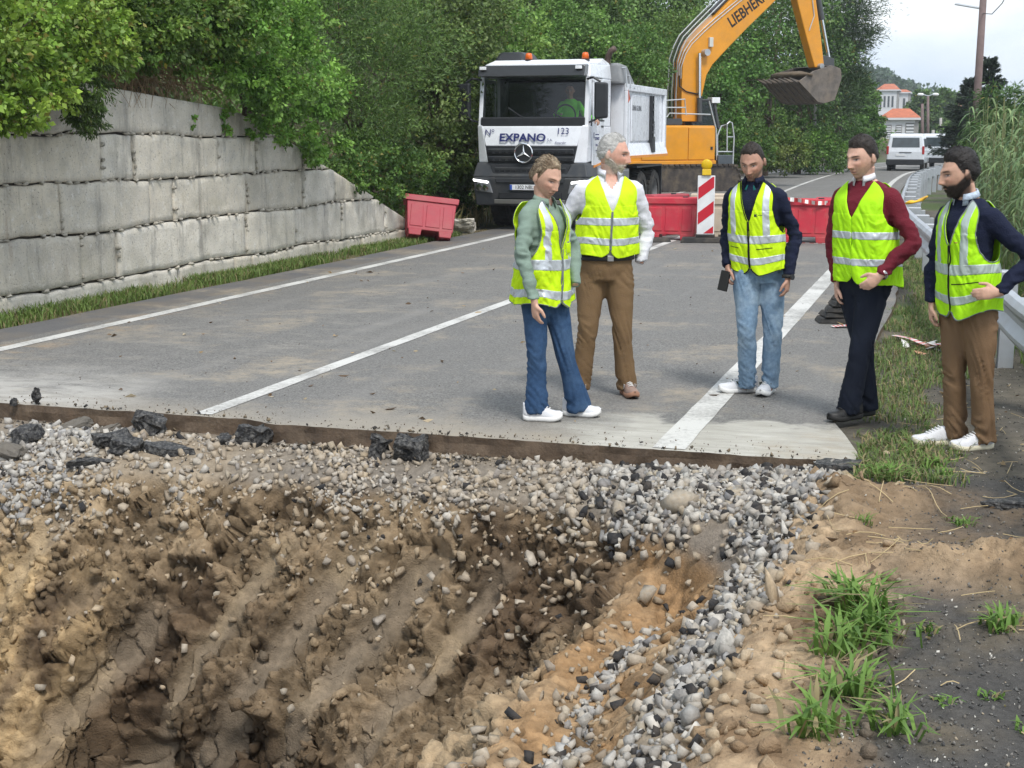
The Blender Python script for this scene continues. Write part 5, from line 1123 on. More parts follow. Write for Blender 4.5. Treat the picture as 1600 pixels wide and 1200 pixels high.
def foliage(name, lobes, n, leaf, ca, cb, seed, parent, narrow=.32, droop=.35, per=42, spread=.13, yellow=.02, inner=.45):
    r = np.random.default_rng(seed); P, O, k, rad = crown_points(lobes, n, r, per, spread, inner); m = len(P)
    A = O + r.normal(size=(m, 3)) * .65 + np.array([0, 0, -droop]); size = leaf * (.6 + .8 * r.random(m))
    tone = r.random(k.max() + 1)[k]; col = np.array(ca) * (1 - tone[:, None]) + np.array(cb) * tone[:, None]; col = col * (.75 + .5 * r.random((m, 1))) * (.6 + .75 * r.random(k.max() + 1)[k])[:, None]
    y = r.random(m) < yellow; col[y] = np.array((.22, .17, .05)) * (.7 + .6 * r.random((y.sum(), 1)))
    col = col * np.array([.90, 1.08, .72]); g = ground_z(P[:, 0], P[:, 1]); P[:, 2] = np.maximum(P[:, 2], g + .01)
    return link(name, leaf_mesh(name, P - np.array(parent.location) if parent else P, A, size, col, r, narrow), M_leaf, parent)
def lob(lst):
    out = []
    for (px, py, Y, rr, *s) in lst:
        p = at(px, py, Y); rz = s[0] if s else .85; out.append((p[0], p[1], p[2], rr, rr, rr * rz))
    return out
def plant(name, label, cat, lobes, n, leaf, ca, cb, seed, trunk=True, group=None, foot=None, tr=.05, **kw):
    lobes = np.array(lob(lobes)); c = lobes[:, :3].mean(0)
    b = np.array(foot if foot is not None else ((c[0] - .1) if c[1] > 24 else min(c[0], WALL_X - .75), c[1] + .1, 0)); b = np.array([b[0], b[1], float(ground_z(b[0], b[1])) - .1])
    root = empty(name, tuple(b)); tag(root, label, cat, group)
    foliage('crown', lobes, n, leaf, ca, cb, seed, root, **kw)
    if trunk:
        r = np.random.default_rng(seed + 5); mb = MB(); top = c - b
        fork = top * np.array([.5, .5, .45]) + r.normal(size=3) * .05
        for L_ in lobes:
            e = L_[:3] - b; mid = fork + (e - fork) * .5 + r.normal(size=3) * .12 * L_[3]
            v, f = loft_arrays(tube_rings([(0, 0, 0), fork * .5 + r.normal(size=3) * .03, fork, mid, e], [tr * 1.5, tr * 1.1, tr * .85, tr * .5, tr * .15], None, 7, steps=13)); mb.add(v, f)
            for q in range(4):
                d = r.normal(size=3); d[2] = abs(d[2]); d /= np.linalg.norm(d); e2 = mid + d * L_[3] * .9
                v, f = loft_arrays(tube_rings([mid, (mid + e2) / 2 + r.normal(size=3) * .05, e2], [tr * .4, tr * .25, tr * .06], None, 5, steps=6)); mb.add(v, f)
        mb.build('trunk', M_bark, root, smooth=True)
    return root
YG, YG2 = (.30, .36, .075), (.17, .26, .05)       # bramble
FG, FG2 = (.25, .37, .095), (.14, .25, .06)       # fresh green
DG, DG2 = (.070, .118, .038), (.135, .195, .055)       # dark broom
MG, MG2 = (.130, .190, .052), (.215, .275, .08)       # mid tree
plant('bramble', 'yellow-green bramble thicket hanging over the high left part of the wall', 'bramble',
      [(20, 20, 11.9, .5), (20, 100, 11.7, .42), (40, 165, 11.5, .27), (95, 45, 12.6, .5), (80, 110, 12.4, .40), (15, 175, 11.4, .22), (-40, 60, 11.3, .6), (-40, 150, 11.1, .4), (150, 60, 13.3, .42), (0, 195, 11.3, .16), (60, 130, 12.0, .35), (130, 10, 13.2, .5), (160, -30, 13.8, .5)], 21000, .062, YG, YG2, 1, tr=.02, yellow=.06)
plant('broom_shrub', 'dark fine-leaved shrub drooping down the wall face beside the brambles', 'shrub',
      [(130, 120, 12.9, .28, 1.2), (140, 175, 12.85, .17, 1.5), (122, 165, 12.8, .16, 1.6)], 6500, .045, DG2, (.07, .095, .04), 2, tr=.015, narrow=.15, droop=1.0)
plant('bramble', 'bramble canopy arching above the dry twigs at mid wall', 'bramble',
      [(190, 30, 14.2, .5), (250, 35, 15.0, .5), (310, 25, 15.6, .55), (340, 70, 16.0, .38), (220, 80, 14.8, .3), (290, 85, 15.5, .28), (180, -40, 14.4, .6), (280, -40, 15.6, .6), (235, 60, 14.7, .45), (170, 90, 13.9, .3)], 19000, .062, (.19, .25, .06), (.10, .17, .045), 3, tr=.02, yellow=.04)
plant('arching_shrub', 'fresh green arching shrub spilling over the sloping wall top', 'shrub',
      [(385, 40, 16.4, .50), (390, 110, 16.7, .42), (430, 150, 17.3, .42), (455, 95, 17.5, .5), (470, 195, 18.3, .33), (500, 150, 18.6, .45), (410, 175, 17.0, .2), (520, 225, 19.4, .25), (375, -30, 16.5, .6), (445, 20, 17.6, .5), (440, 205, 17.5, .22), (488, 238, 18.8, .22), (410, 130, 16.8, .35), (365, 110, 16.2, .3)], 22000, .060, FG, FG2, 4, tr=.02, yellow=.02)
plant('climbing_shrub', 'small leafy sprig growing out of a wall joint below the slope', 'plant',
      [(352, 185, 16.6, .13, 1.3), (362, 205, 16.75, .09, 1.2), (305, 192, 15.75, .06, 1.4), (392, 212, 17.2, .09)], 1000, .05, FG, FG2, 5, tr=.008)
plant('broom_shrub', 'feathery dark green broom bush behind the sloping wall end', 'shrub',
      [(510, 40, 21.5, .9), (580, 100, 22.5, .85), (550, 175, 21.6, .7), (620, 60, 23.5, .9), (600, 190, 22.6, .65), (530, -30, 22, 1.0), (480, 110, 20.5, .6)], 34000, .085, DG, DG2, 6, narrow=.10, droop=-.2, tr=.04, spread=.22)
plant('laurel_shrub', 'glossy shrub tumbling over the low end of the wall', 'shrub',
      [(545, 265, 20.8, .40), (590, 290, 22.0, .38), (570, 240, 21.6, .45), (630, 305, 23.4, .36), (615, 255, 23.2, .5), (650, 270, 24.2, .5)], 13000, .06, (.075, .14, .04), (.14, .21, .055), 7, tr=.02, yellow=.05)
plant('willow_tree', 'tall dense grey-green tree beside the truck cab', 'tree',
      [(650, 40, 26, 1.1), (700, 90, 27, 1.0), (670, 160, 26, .95), (725, 170, 27.5, .85), (690, 240, 26.5, .75), (730, 255, 27.5, .6), (720, 20, 27.5, 1.1), (650, 220, 25.5, .6), (690, -40, 27, 1.2)], 34000, .075, (.095, .138, .048), (.18, .21, .08), 8, tr=.08)
plant('holly_shrub', 'dark evergreen undergrowth between the wall end and the truck', 'shrub',
      [(690, 300, 26.6, .42), (715, 315, 27.2, .35), (660, 300, 25.2, .38), (738, 280, 28, .5), (735, 320, 28.2, .34), (760, 200, 30.5, .8), (752, 120, 31, .9)], 14000, .065, (.045, .085, .03), (.085, .135, .042), 9, tr=.03)
bk = [('round light green shrub just above the cab roof', [(790, 60, 38, 1.1), (820, 90, 38.5, .8), (770, 110, 37, .9)], FG2, MG2),
      ('feathery pale green shrub behind the exhaust pipe', [(850, 70, 41, 1.2), (900, 95, 41.5, .9), (880, 50, 42, 1.1)], (.19, .28, .085), (.11, .19, .055)),
      ('broad fern-green shrub above the tipper body', [(950, 85, 43, 1.2), (1000, 115, 43.5, .9), (980, 70, 44, 1.1), (940, 120, 42, .6)], (.17, .26, .08), (.10, .18, .05)),
      ('dark shrub behind the foot of the excavator boom', [(1040, 120, 50, 1.3), (1075, 60, 52, 1.6), (1030, 160, 49, 1.0)], MG, DG2)]
for i, (lb, ll, a, b) in enumerate(bk):
    plant('hillside_shrub', lb, 'shrub', ll, 11000, .10, a, b, 20 + i, group='shrubs on the bank behind the truck', tr=.05)
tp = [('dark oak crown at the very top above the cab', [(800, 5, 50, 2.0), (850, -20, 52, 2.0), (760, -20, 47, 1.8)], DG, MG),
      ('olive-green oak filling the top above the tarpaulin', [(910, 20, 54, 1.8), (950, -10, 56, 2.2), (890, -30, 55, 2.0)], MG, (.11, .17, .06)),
      ('deep green oak left of the excavator boom', [(1010, 20, 58, 2.2), (1050, 0, 60, 2.4), (1000, 60, 57, 1.4)], DG, DG2),
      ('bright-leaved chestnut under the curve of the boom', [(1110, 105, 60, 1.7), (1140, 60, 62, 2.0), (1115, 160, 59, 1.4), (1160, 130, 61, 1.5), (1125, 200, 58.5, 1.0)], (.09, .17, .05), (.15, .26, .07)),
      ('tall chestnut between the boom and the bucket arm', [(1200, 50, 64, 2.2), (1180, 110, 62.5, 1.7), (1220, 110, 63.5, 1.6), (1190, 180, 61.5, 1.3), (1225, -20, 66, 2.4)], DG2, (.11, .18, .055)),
      ('dark-leaved chestnut standing behind the raised bucket', [(1265, 90, 67, 1.9), (1260, 160, 66, 1.6), (1250, 20, 68, 2.2), (1240, 215, 64.5, .9)], DG, (.09, .15, .05))]
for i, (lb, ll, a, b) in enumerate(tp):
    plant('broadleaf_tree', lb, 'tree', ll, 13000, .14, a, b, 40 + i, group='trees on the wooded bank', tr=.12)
lw = [('low green shrub at the foot of the bank behind the striped panel', [(1165, 225, 57, .9), (1180, 240, 56.5, .7), (1150, 235, 56, .7)]), ('yellowing shrub on the bank below the bucket', [(1215, 228, 61, .9), (1235, 240, 61, .8), (1200, 243, 60, .6)]),
      ('bright shrub hiding the bank foot beside the slim pole', [(1262, 232, 65, .9), (1290, 238, 66, 1.0), (1275, 222, 66, .9)]), ('shrub at the bank end near the vans', [(1315, 232, 70, 1.0), (1340, 238, 72, .9), (1330, 222, 72, .9)])]
for i, (lb, ll) in enumerate(lw): plant('bank_shrub', lb, 'shrub', ll, 7000, .11, [(.13, .20, .055), (.22, .23, .08), (.17, .27, .07), (.10, .17, .05)][i], (.08, .14, .04), 50 + i, trunk=False, group='shrubs at the bank foot')
plant('pine_tree', 'tall ragged pine with open sky beyond it', 'tree',
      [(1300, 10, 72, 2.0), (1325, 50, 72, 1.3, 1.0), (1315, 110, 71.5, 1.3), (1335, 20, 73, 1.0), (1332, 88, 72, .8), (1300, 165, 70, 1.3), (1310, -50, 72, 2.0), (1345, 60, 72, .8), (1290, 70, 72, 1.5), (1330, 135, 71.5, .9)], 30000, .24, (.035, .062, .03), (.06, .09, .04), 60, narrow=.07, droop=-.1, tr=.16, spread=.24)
plant('broadleaf_tree', 'bright roadside tree near the parked vans', 'tree',
      [(1335, 150, 80, 1.1), (1352, 190, 80, .8), (1330, 205, 78, 1.0), (1358, 150, 82, .55), (1370, 205, 82, .5)], 12000, .16, (.09, .17, .05), (.15, .24, .07), 61, tr=.1, group='trees on the wooded bank')
fr = [('dark round tree right of the tiled house', [(1448, 165, 175, 1.6), (1440, 152, 175, 1.0), (1457, 192, 175, 1.7)], 'dark'), ('spreading tree behind the street lamps', [(1472, 160, 180, 1.8), (1482, 185, 180, 1.6), (1470, 200, 178, 1.7)], 'mid'),
      ('low tree beyond the parked car', [(1500, 208, 120, 1.1), (1488, 217, 118, .8)], 'lt')]
for i, (lb, ll, k) in enumerate(fr):
    plant('distant_tree', lb, 'tree', ll, 7000, .35, DG, MG, 70 + i, tr=.2, group='far trees along the road')
# tall dark conifer by the pole: tiers of drooping boughs
def conifer(px, Y, ytop, ybot, label, seed):
    top = at(px, ytop, Y); bot = at(px, ybot, Y); r = np.random.default_rng(seed); b = np.array([bot[0], bot[1], float(ground_z(bot[0], bot[1])) - .2]); root = empty('cedar_tree', tuple(b)); tag(root, label, 'tree')
    H_ = top[2] - b[2]; P = []; A = []; mb = MB(); mb.cyl((0, 0, 0), (0, 0, H_), .14, .02, 8)
    for t in np.linspace(.28, .98, 26):
        for q in range(7):
            a = r.uniform(0, 6.283); L_ = (1 - t) ** .8 * 1.7 * r.uniform(.6, 1.15) + .1; dz = -.12 * L_ + .18 * L_ * r.random()
            s = np.linspace(.1, 1, 26); d = np.array([math.cos(a), math.sin(a), 0]); side = np.array([-d[1], d[0], 0])
            mb.cyl((0, 0, t * H_), tuple(d * L_ + np.array([0, 0, t * H_ + dz])), .022, .004, 4, False)
            for k in range(4):
                pos = np.outer(s * L_, d) + np.outer((r.random(26) - .5) * .35 * s * L_, side); pos[:, 2] = t * H_ + dz * s + .06 * r.random(26) + .12 * s ** 3; P.append(pos); A.append(np.tile(d * .8, (26, 1)) + r.normal(size=(26, 3)) * .3 + np.array([0, 0, -.15]))
    P = np.vstack(P); A = np.vstack(A); col = np.array((.028, .048, .028)) * (.6 + .8 * r.random((len(P), 1)))
    link('crown', leaf_mesh('crown', P, A, .13 + .1 * r.random(len(P)), col, r, .10), M_leaf, root); mb.build('trunk', M_bark, root)
conifer(1538, 62, 92, 235, 'dark cedar with drooping boughs behind the wooden pole', 80)
conifer(1510, 64, 125, 235, 'shorter thin cedar left of the wooden pole', 81)
plant('bamboo_clump', 'feathery light green bamboo clump beyond the reeds', 'bamboo', [(1575, 165, 40, .8), (1560, 205, 40, .8), (1590, 215, 38, .9), (1540, 225, 42, .7), (1610, 180, 40, .9)], 15000, .14, (.085, .14, .045), (.05, .10, .03), 82, narrow=.10, droop=.7, tr=.02)
plant('fig_shrub', 'broad-leaved bright shrub at the reed edge', 'shrub', [(1590, 245, 30, .5), (1570, 255, 31, .35), (1605, 270, 29, .45)], 3000, .11, (.10, .17, .035), (.06, .12, .03), 83, tr=.02)
# leafy cover of the whole bank
def undergrowth():
    r = np.random.default_rng(90); n = 80000
    Y = 10 + 95 * r.random(n) ** 1.15; off = 14 * r.random(n) ** 1.2; X = np.where(Y < 24, WALL_X - .35, road_x(Y) - 5.2 - np.where(Y > 45, 1.0, .4)) - off
    z = ground_z(X, Y); pn = fbm2(X, Y, .55, 31, 3); k = (pn + .35 * r.random(n) > -.22) & (z < 11) & ~((Y > 46) & (off < 1.6) & (r.random(n) < .6)); X, Y, z, pn = X[k], Y[k], z[k], pn[k]; m = len(X)
    h = np.abs(r.normal(0, .30, m)) * (1 + Y / 60) * ss(-.4, .4, pn + .3); P = np.stack([X, Y, z + h], 1)
    A = r.normal(size=(m, 3)) + np.array([.5, -.4, .4]); size = (.052 + .0025 * Y) * (.7 + .7 * r.random(m)); tone = ss(-.3, .4, fbm2(X, Y, .9, 33, 3))
    col = np.array(DG2) * (1 - tone[:, None]) + np.array(FG2) * tone[:, None]; col *= (.7 + .6 * r.random((m, 1))) * np.array([.9, 1.08, .75])
    dry = (r.random(m) < .35 * ss(46, 54, Y) * ss(70, 62, Y)); col[dry] = np.array((.20, .17, .07)) * (.7 + .6 * r.random((dry.sum(), 1)))
    o = link('undergrowth', leaf_mesh('undergrowth', P, A, size, col, r, .3), M_leaf); tag(o, 'mixed green undergrowth covering the whole bank above the road', 'undergrowth', kind='stuff')
undergrowth()
# dry bramble canes on the wall crest
def dry_canes():
    r = np.random.default_rng(91); mb = MB()
    for i in range(330):
        px = r.uniform(165, 350); Y = float(_pxY(px)) + .1; p0 = at(px + r.normal(0, 6), r.uniform(70, 125), Y); p0[0] = WALL_X - .35 - .35 * r.random(); p0[2] = r.uniform(2.35, 2.95)
        p2 = p0 + np.array([r.uniform(.1, .55), r.normal(0, .35), -r.uniform(.15, .7)]); p2[2] = max(p2[2], 2.10 - .12 * (Y > 16.5)); p1 = (p0 + p2) / 2 + np.array([.1, r.normal(0, .12), .12])
        v, f = loft_arrays(tube_rings([p0, p1, p2], [.006, .005, .002], None, 4, steps=5), False); mb.add(v, f)
    o = mb.build('dry_bramble_canes', M_dry, fix=False); tag(o, 'dry brown bramble canes matted on the wall crest', 'twigs', kind='stuff')
dry_canes()
# ------------------------------------------------------------------ grass
M_grass = mat('grass_blade', attr=True, rough=.6, var=.1, vscale=3, translucent=.3, spec=.3)
def blades(name, X, Y, z, h, w_, ca, cb, seed, label, lean=.5, dryp=.08, cat='grass'):
    r = np.random.default_rng(seed); n = len(X); a = r.uniform(0, 6.283, n); d = np.stack([np.cos(a), np.sin(a), a * 0], 1); s = np.stack([-np.sin(a), np.cos(a), a * 0], 1)
    h = h * (.5 + .8 * r.random(n)); ln = lean * (.3 + r.random(n)); base = np.stack([X, Y, z], 1); up = np.array([0, 0, 1.]); w2 = (w_ * (.6 + .8 * r.random(n)))[:, None]
    p1 = base + up * (h * .55)[:, None] + d * (h * ln * .3)[:, None]; p2 = base + up * (h * (1 - .35 * ln))[:, None] + d * (h * ln)[:, None]
    V = np.stack([base - s * w2 * .4, base + s * w2 * .4, p1 + s * w2 * .5, p1 - s * w2 * .5, p2 + s * w2 * .06, p2 - s * w2 * .06], 1)
    i = np.arange(n)[:, None] * 6; F = np.concatenate([i + np.array([[0, 1, 2, 3]]), i + np.array([[3, 2, 4, 5]])], 0)
    t = r.random((n, 1)); col = np.array(ca) * t + np.array(cb) * (1 - t); dr = r.random(n) < dryp; col[dr] = np.array((.30, .25, .13)) * (.6 + .6 * r.random((dr.sum(), 1)))
    o = link(name, np_mesh(name, V.reshape(-1, 3), F, np.repeat(col, 6, 0)), M_grass); tag(o, label, cat, kind='stuff'); return o
G1, G2 = (.19, .27, .075), (.10, .17, .045)
def zat(X, Y): return np.where((Y < 7.98) & (X > PX0), pit_z(X, Y), ground_z(X, Y)) - .005
def grass_all():
    r = np.random.default_rng(95)
    n = 30000; X = r.uniform(-.75, .45, n); Y = 7.4 + 15 * r.random(n) ** 1.25; nn = fbm2(X, Y, 2.3, 61, 4); cx = np.interp(Y, [7, 9, 12, 16, 21], [-.28, -.32, -.25, -.2, -.6])
    k = (nn + .22 - 1.7 * np.abs(X - cx) + .25 * r.random(n) + .3 * ss(9, 13, Y) > -.05) & (X > np.interp(Y, [7, 8.4, 9, 13, 25], [-.42, -.48, -.66, -.6, -.85])); X, Y = X[k], Y[k]
    blades('verge_grass', X, Y, zat(X, Y), .075, .007, G1, G2, 1, 'short patchy grass between the road edge and the chippings', 1.0, .30)
    n = 22000; X = r.uniform(.0, 4, n); Y = 10 + 45 * r.random(n) ** 1.4; k = (X > np.interp(Y, [8, 11, 15, 22, 35, 45, 60], [.8, .55, .1, -.5, -.9, -1.2, -.5]) + .12) & (fbm2(X, Y, 1.1, 62, 3) > -.5); X, Y = X[k], Y[k]
    blades('tall_grass', X, Y, zat(X, Y), .30, .012, G1, (.08, .15, .03), 2, 'taller grass growing behind the guard rail', .7, .06)
    n = 20000; X = WALL_X + .06 + .5 * r.random(n) ** 1.5; Y = 9.3 + 15 * r.random(n); nn = fbm2(X * .4, Y, 1.2, 63, 4); k = nn + .4 * r.random(n) > .02; X, Y = X[k], Y[k]
    blades('wall_foot_grass', X, Y, zat(X, Y), .13, .009, G1, (.09, .16, .03), 3, 'grass strip growing along the foot of the stone wall', .7, .16)
    n = 7000; X = WALL_X + .35 + .5 * r.random(n); Y = 9.3 + 19 * r.random(n); k = fbm2(X, Y, 1.5, 64, 3) > -.15; X, Y = X[k], Y[k]
    blades('dry_grass', X, Y, zat(X, Y), .04, .006, (.30, .24, .12), (.20, .16, .07), 4, 'dry mown grass litter beside the left shoulder', 1.4, .5)
    n = 9000; Y = 25 + 55 * r.random(n); X = road_x(Y) - 4.3 - 3.0 * r.random(n); k = fbm2(X, Y, .6, 65, 3) > -.3; X, Y = X[k], Y[k]
    blades('bank_grass', X, Y, zat(X, Y), .5, .03, (.15, .16, .05), (.24, .20, .10), 5, 'rough yellowing grass along the foot of the bank', .8, .3)
    # weeds in the foreground verge
    spots = [(-.27, 5.36, .26, 190, .016), (-.20, 5.12, .22, 150, .016), (-.33, 4.95, .22, 110, .016), (-.26, 4.52, .20, 120, .014), (-.10, 4.30, .17, 90, .014), (-.32, 4.22, .18, 110, .014),
             (.24, 5.35, .12, 120, .012), (-.28, 7.52, .14, 130, .010), (-.05, 8.0, .11, 130, .010), (.02, 7.75, .08, 90, .008), (-.2, 8.3, .09, 90, .009), (.44, 5.9, .12, 60, .02), (.1, 6.7, .08, 60, .008), (-.33, 6.5, .08, 60, .006), (.2, 4.7, .05, 40, .01), (.05, 4.6, .05, 40, .01), (.3, 4.45, .05, 40, .01), (-.02, 5.25, .06, 40, .012), (.42, 4.9, .05, 30, .01)]
    for i, (x, y, h, n, w_) in enumerate(spots):
        n = int(n * .55); h *= .70; q = r.normal(size=(n, 2)) * np.array([.045, .05]) * (h / .15) ** .5; X, Y = x + q[:, 0], y + q[:, 1]
        lb = ['tall broad-bladed weed clump overhanging the pit rim', 'broad weed clump just nearer than the tallest one', 'leafy weed spreading over the rim edge', 'mid-size weed clump low on the verge', 'weed tuft at the lower frame edge', 'rimside weed tuft nearest the camera', 'isolated bright tuft on the dark chippings', 'bright tuft by the broken asphalt corner',
              'flattened grass tuft under the white shoe', 'thin sprig behind the asphalt corner', 'grass tuft between the shoes and the road', 'coarse sprouts beside the sandy heap', 'thin weed on the brown spoil', 'wispy weed on the orange spoil heap', 'tiny seedling on the chippings', 'seedling near the weed tuft', 'seedling farthest down the chippings', 'low seedling beside the tall clump', 'seedling at the frame edge'][i]
        ob = blades('weed_clump', X, Y, zat(X, Y), h, w_, (.19, .32, .07), (.11, .21, .045), 100 + i, lb, 1.1, .13, 'weeds'); del ob['kind']; ob['group'] = 'weeds on the verge'
grass_all()
# reeds on the right: canes with long arching blades
def reeds():
    r = np.random.default_rng(97); V = []; F = []; Cc = []; n0 = 0
    for i in range(520):
        Y = 10.5 + 20 * r.random() ** 1.1; X = np.interp(Y, [10, 14, 20, 32], [1.15, .75, .5, .1]) + .15 + 3.2 * r.random() ** 1.3; z = float(ground_z(X, Y)); H_ = r.uniform(1.5, 2.5) * (1 if Y > 13 else .85)
        tip = np.array([X + r.normal(0, .12), Y + r.normal(0, .12), z + H_]); b = np.array([X, Y, z]); tone = r.random(); base = np.array((.23, .31, .13)) * tone + np.array((.12, .20, .09)) * (1 - tone)
        def strip(pts, wd, c):
            nonlocal n0
            k = len(pts); T = np.gradient(pts, axis=0); S = np.cross(T, (0, 0, 1.)); S /= np.linalg.norm(S, axis=1)[:, None] + 1e-6
            V.append(np.stack([pts - S * wd[:, None], pts + S * wd[:, None]], 1).reshape(-1, 3)); j = np.arange(k - 1)[:, None] * 2 + n0; F.append(np.concatenate([j, j + 1, j + 3, j + 2], 1)); Cc.append(np.tile(c, (2 * k, 1))); n0 += 2 * k
        t = np.linspace(0, 1, 4)[:, None]; strip(b + (tip - b) * t, np.full(4, .009), np.array((.20, .21, .10)))
        for q in range(11):
            s = .18 + .8 * (q + r.random()) / 11; p0 = b + (tip - b) * s; a = r.uniform(0, 6.283); d = np.array([math.cos(a), math.sin(a), 0]); L_ = r.uniform(.35, .7); u = np.linspace(0, 1, 6)
            pts = p0 + np.outer(u * L_ * .75, d); pts[:, 2] += L_ * (.55 * u - .85 * u ** 2.2); strip(pts, .019 * np.sin(np.clip(u * .92 + .12, 0, 1) * math.pi) ** .6 + .001, base * r.uniform(.7, 1.3))
    o = link('reeds', np_mesh('reeds', np.vstack(V), np.vstack(F), np.vstack(Cc)), M_grass); tag(o, 'dense grey-green giant reeds beyond the guard rail', 'reeds', kind='stuff')
reeds()
# ================================================================== TIPPER TRUCK
M_tw = mat('white_truck_paint', (.76, .79, .84), rough=.28, var=.06, vscale=4, coat=.4, dirt=(.50, .47, .42), dirt_amt=.12, dscale=2.5)
M_blk = mat('black_plastic', (.018, .020, .024), rough=.5, var=.2, vscale=8); M_char = mat('charcoal_plastic', (.040, .046, .055), rough=.55, var=.15, vscale=6, dirt=(.16, .14, .11), dirt_amt=.3, dscale=3); M_tyre = mat('tyre_rubber', (.022, .022, .022), rough=.85, var=.3, vscale=12, dirt=(.12, .10, .08), dirt_amt=.6, dscale=5)
M_chrome = mat('chrome', (.75, .76, .78), metal=1, rough=.15, var=.03); M_steel = mat('galvanised_steel', (.46, .49, .52), metal=.55, rough=.45, var=.12, vscale=9, dirt=(.25, .22, .18), dirt_amt=.3); M_navyp = mat('navy_lettering', (.018, .024, .13), rough=.4, var=0); M_org = mat('amber_plastic', (.72, .13, .012), rough=.3, var=0)
M_glass = glass('windscreen_glass', clear=.62); M_led = mat('daytime_lamp', (1, 1, .96), emit=2.2, var=0); M_lens = mat('lamp_lens', (.35, .37, .40), rough=.12, metal=.4); M_tarp = mat('grey_tarpaulin', (.22, .23, .24), rough=.7, var=.2, bump=.5, bscale=15); M_ostr = mat('orange_stripe', (.72, .26, .02), rough=.5); M_frame = mat('chassis_grey', (.05, .05, .055), rough=.7, dirt=(.14, .11, .08), dirt_amt=.6)
truck = empty('tipper_truck', (-7.7, 25.8, 0)); tag(truck, 'white tipper truck with black grille parked behind the people', 'truck')
def Tq(b, name, m, par=None, bevel=0, **k): return b.build(name, m, par or truck, bevel, **k)
# cab shell: profile pushed across, cut for glass by building it from panels
W = 1.08
cabm = MB()
cabm.box(-W, W, .06, 1.9, 1.95 - .42, 1.95)                                 # waist band
cabm.hexa([(-W, 1.0, .95), (W, 1.0, .95), (W, 1.9, .95), (-W, 1.9, .95), (-W, .62, 1.54), (W, .62, 1.54), (W, 1.9, 1.54), (-W, 1.9, 1.54)])
cabm.hexa([(-W, .20, 2.86), (W, .20, 2.86), (W, 1.9, 2.86), (-W, 1.9, 2.86), (-W * .96, .34, 3.10), (W * .96, .34, 3.10), (W * .97, 1.9, 3.16), (-W * .97, 1.9, 3.16)])
cabm.hexa([(-W * .96, .34, 3.10), (W * .96, .34, 3.10), (W * .97, 1.9, 3.16), (-W * .97, 1.9, 3.16), (-W * .82, .50, 3.19), (W * .82, .50, 3.19), (W * .85, 1.85, 3.27), (-W * .85, 1.85, 3.27)])
for sx in (-1, 1):                                                            # pillars
    cabm.hexa([(sx * W, .06, 1.95), (sx * (W - .09), .06, 1.95), (sx * (W - .09), .20, 1.95), (sx * W, .30, 1.95), (sx * W, .20, 2.86), (sx * (W - .09), .20, 2.86), (sx * (W - .09), .32, 2.86), (sx * W, .44, 2.86)])
    cabm.box(min(sx * W, sx * (W - .07)), max(sx * W, sx * (W - .07)), 1.22, 1.9, 1.95, 2.86)
cabm.box(-W, W, 1.82, 1.9, 1.95, 2.86)
cab = Tq(cabm, 'cab', M_tw, bevel=.022, seg=3)
Tq(MB().add([(-W + .09, .075, 2.10), (W - .09, .075, 2.10), (W - .09, .205, 2.87), (-W + .09, .205, 2.87)], [(0, 1, 2, 3)]), 'windscreen', M_glass, fix=False)
Tq(MB().box(-W + .06, W - .06, .035, .16, 1.93, 2.12), 'wiper_cowl', M_blk, bevel=.02)
for x0, x1 in ((-.5, .02), (.25, .78)): Tq(MB().tube([(x0 + .55, .05, 2.03), (x0 + .3, .045, 2.12), (x0 + .0, .10, 2.30)], .012, 6), 'wiper', M_blk)
Tq(MB().hexa([(-W * .96, -.10, 2.86), (W * .96, -.10, 2.86), (W * .96, .20, 2.90), (-W * .96, .20, 2.90), (-W * .96, -.03, 3.07), (W * .96, -.03, 3.07), (W * .96, .28, 3.09), (-W * .96, .28, 3.09)]), 'sun_visor', mat('smoked_visor', (.03, .032, .034), rough=.12, var=0), bevel=.02)
for sx in (-1, 1): Tq(MB().box(sx * .93 - .06, sx * .93 + .06, -.115, -.05, 2.99, 3.05), 'marker_lamp', mat('lamp_white', (.8, .82, .85), rough=.2), bevel=.008)
# interior seen through the glass
it = MB(); it.box(-.98, .98, .15, .55, 1.90, 2.02); it.box(-.75, -.25, .95, 1.2, 1.9, 2.65); it.box(.30, .80, 1.0, 1.2, 1.9, 2.5); it.box(-1.0, 1.0, 1.70, 1.80, 1.9, 2.85); Tq(it, 'cab_interior', mat('cab_trim', (.045, .046, .05), rough=.8), bevel=.03)
Tq(MB().lathe([(.195, -.012), (.21, 0), (.195, .012), (.18, 0), (.195, -.012)], (.52, .52, 2.16), 'y', 24), 'steering_wheel', M_blk)
# front panel, grille and bumper
fp = MB(); fp.hexa([(-.90, -.05, 1.58), (.90, -.05, 1.58), (.90, .10, 1.58), (-.90, .10, 1.58), (-1.0, .02, 1.955), (1.0, .02, 1.955), (1.0, .12, 1.955), (-1.0, .12, 1.955)]); front = Tq(fp, 'front_panel', M_tw, bevel=.02)
for sx in (-1, 1):
    a, b = sorted((sx * .86, sx * 1.10)); q = MB(); q.hexa([(sx * .84, -.06, 1.27), (sx * 1.06, .05, 1.27), (sx * 1.08, .5, 1.30), (sx * .84, .5, 1.30), (sx * .98, .0, 1.97), (sx * 1.095, .06, 1.97), (sx * 1.10, .5, 1.95), (sx * .98, .5, 1.95)]); Tq(q, 'corner_panel', M_tw, bevel=.02)
g1 = Tq(MB().hexa([(-.86, -.045, 1.26), (.86, -.045, 1.26), (.86, .1, 1.26), (-.86, .1, 1.26), (-.90, -.035, 1.585), (.90, -.035, 1.585), (.9, .1, 1.585), (-.9, .1, 1.585)]), 'upper_grille', M_blk, bevel=.01)
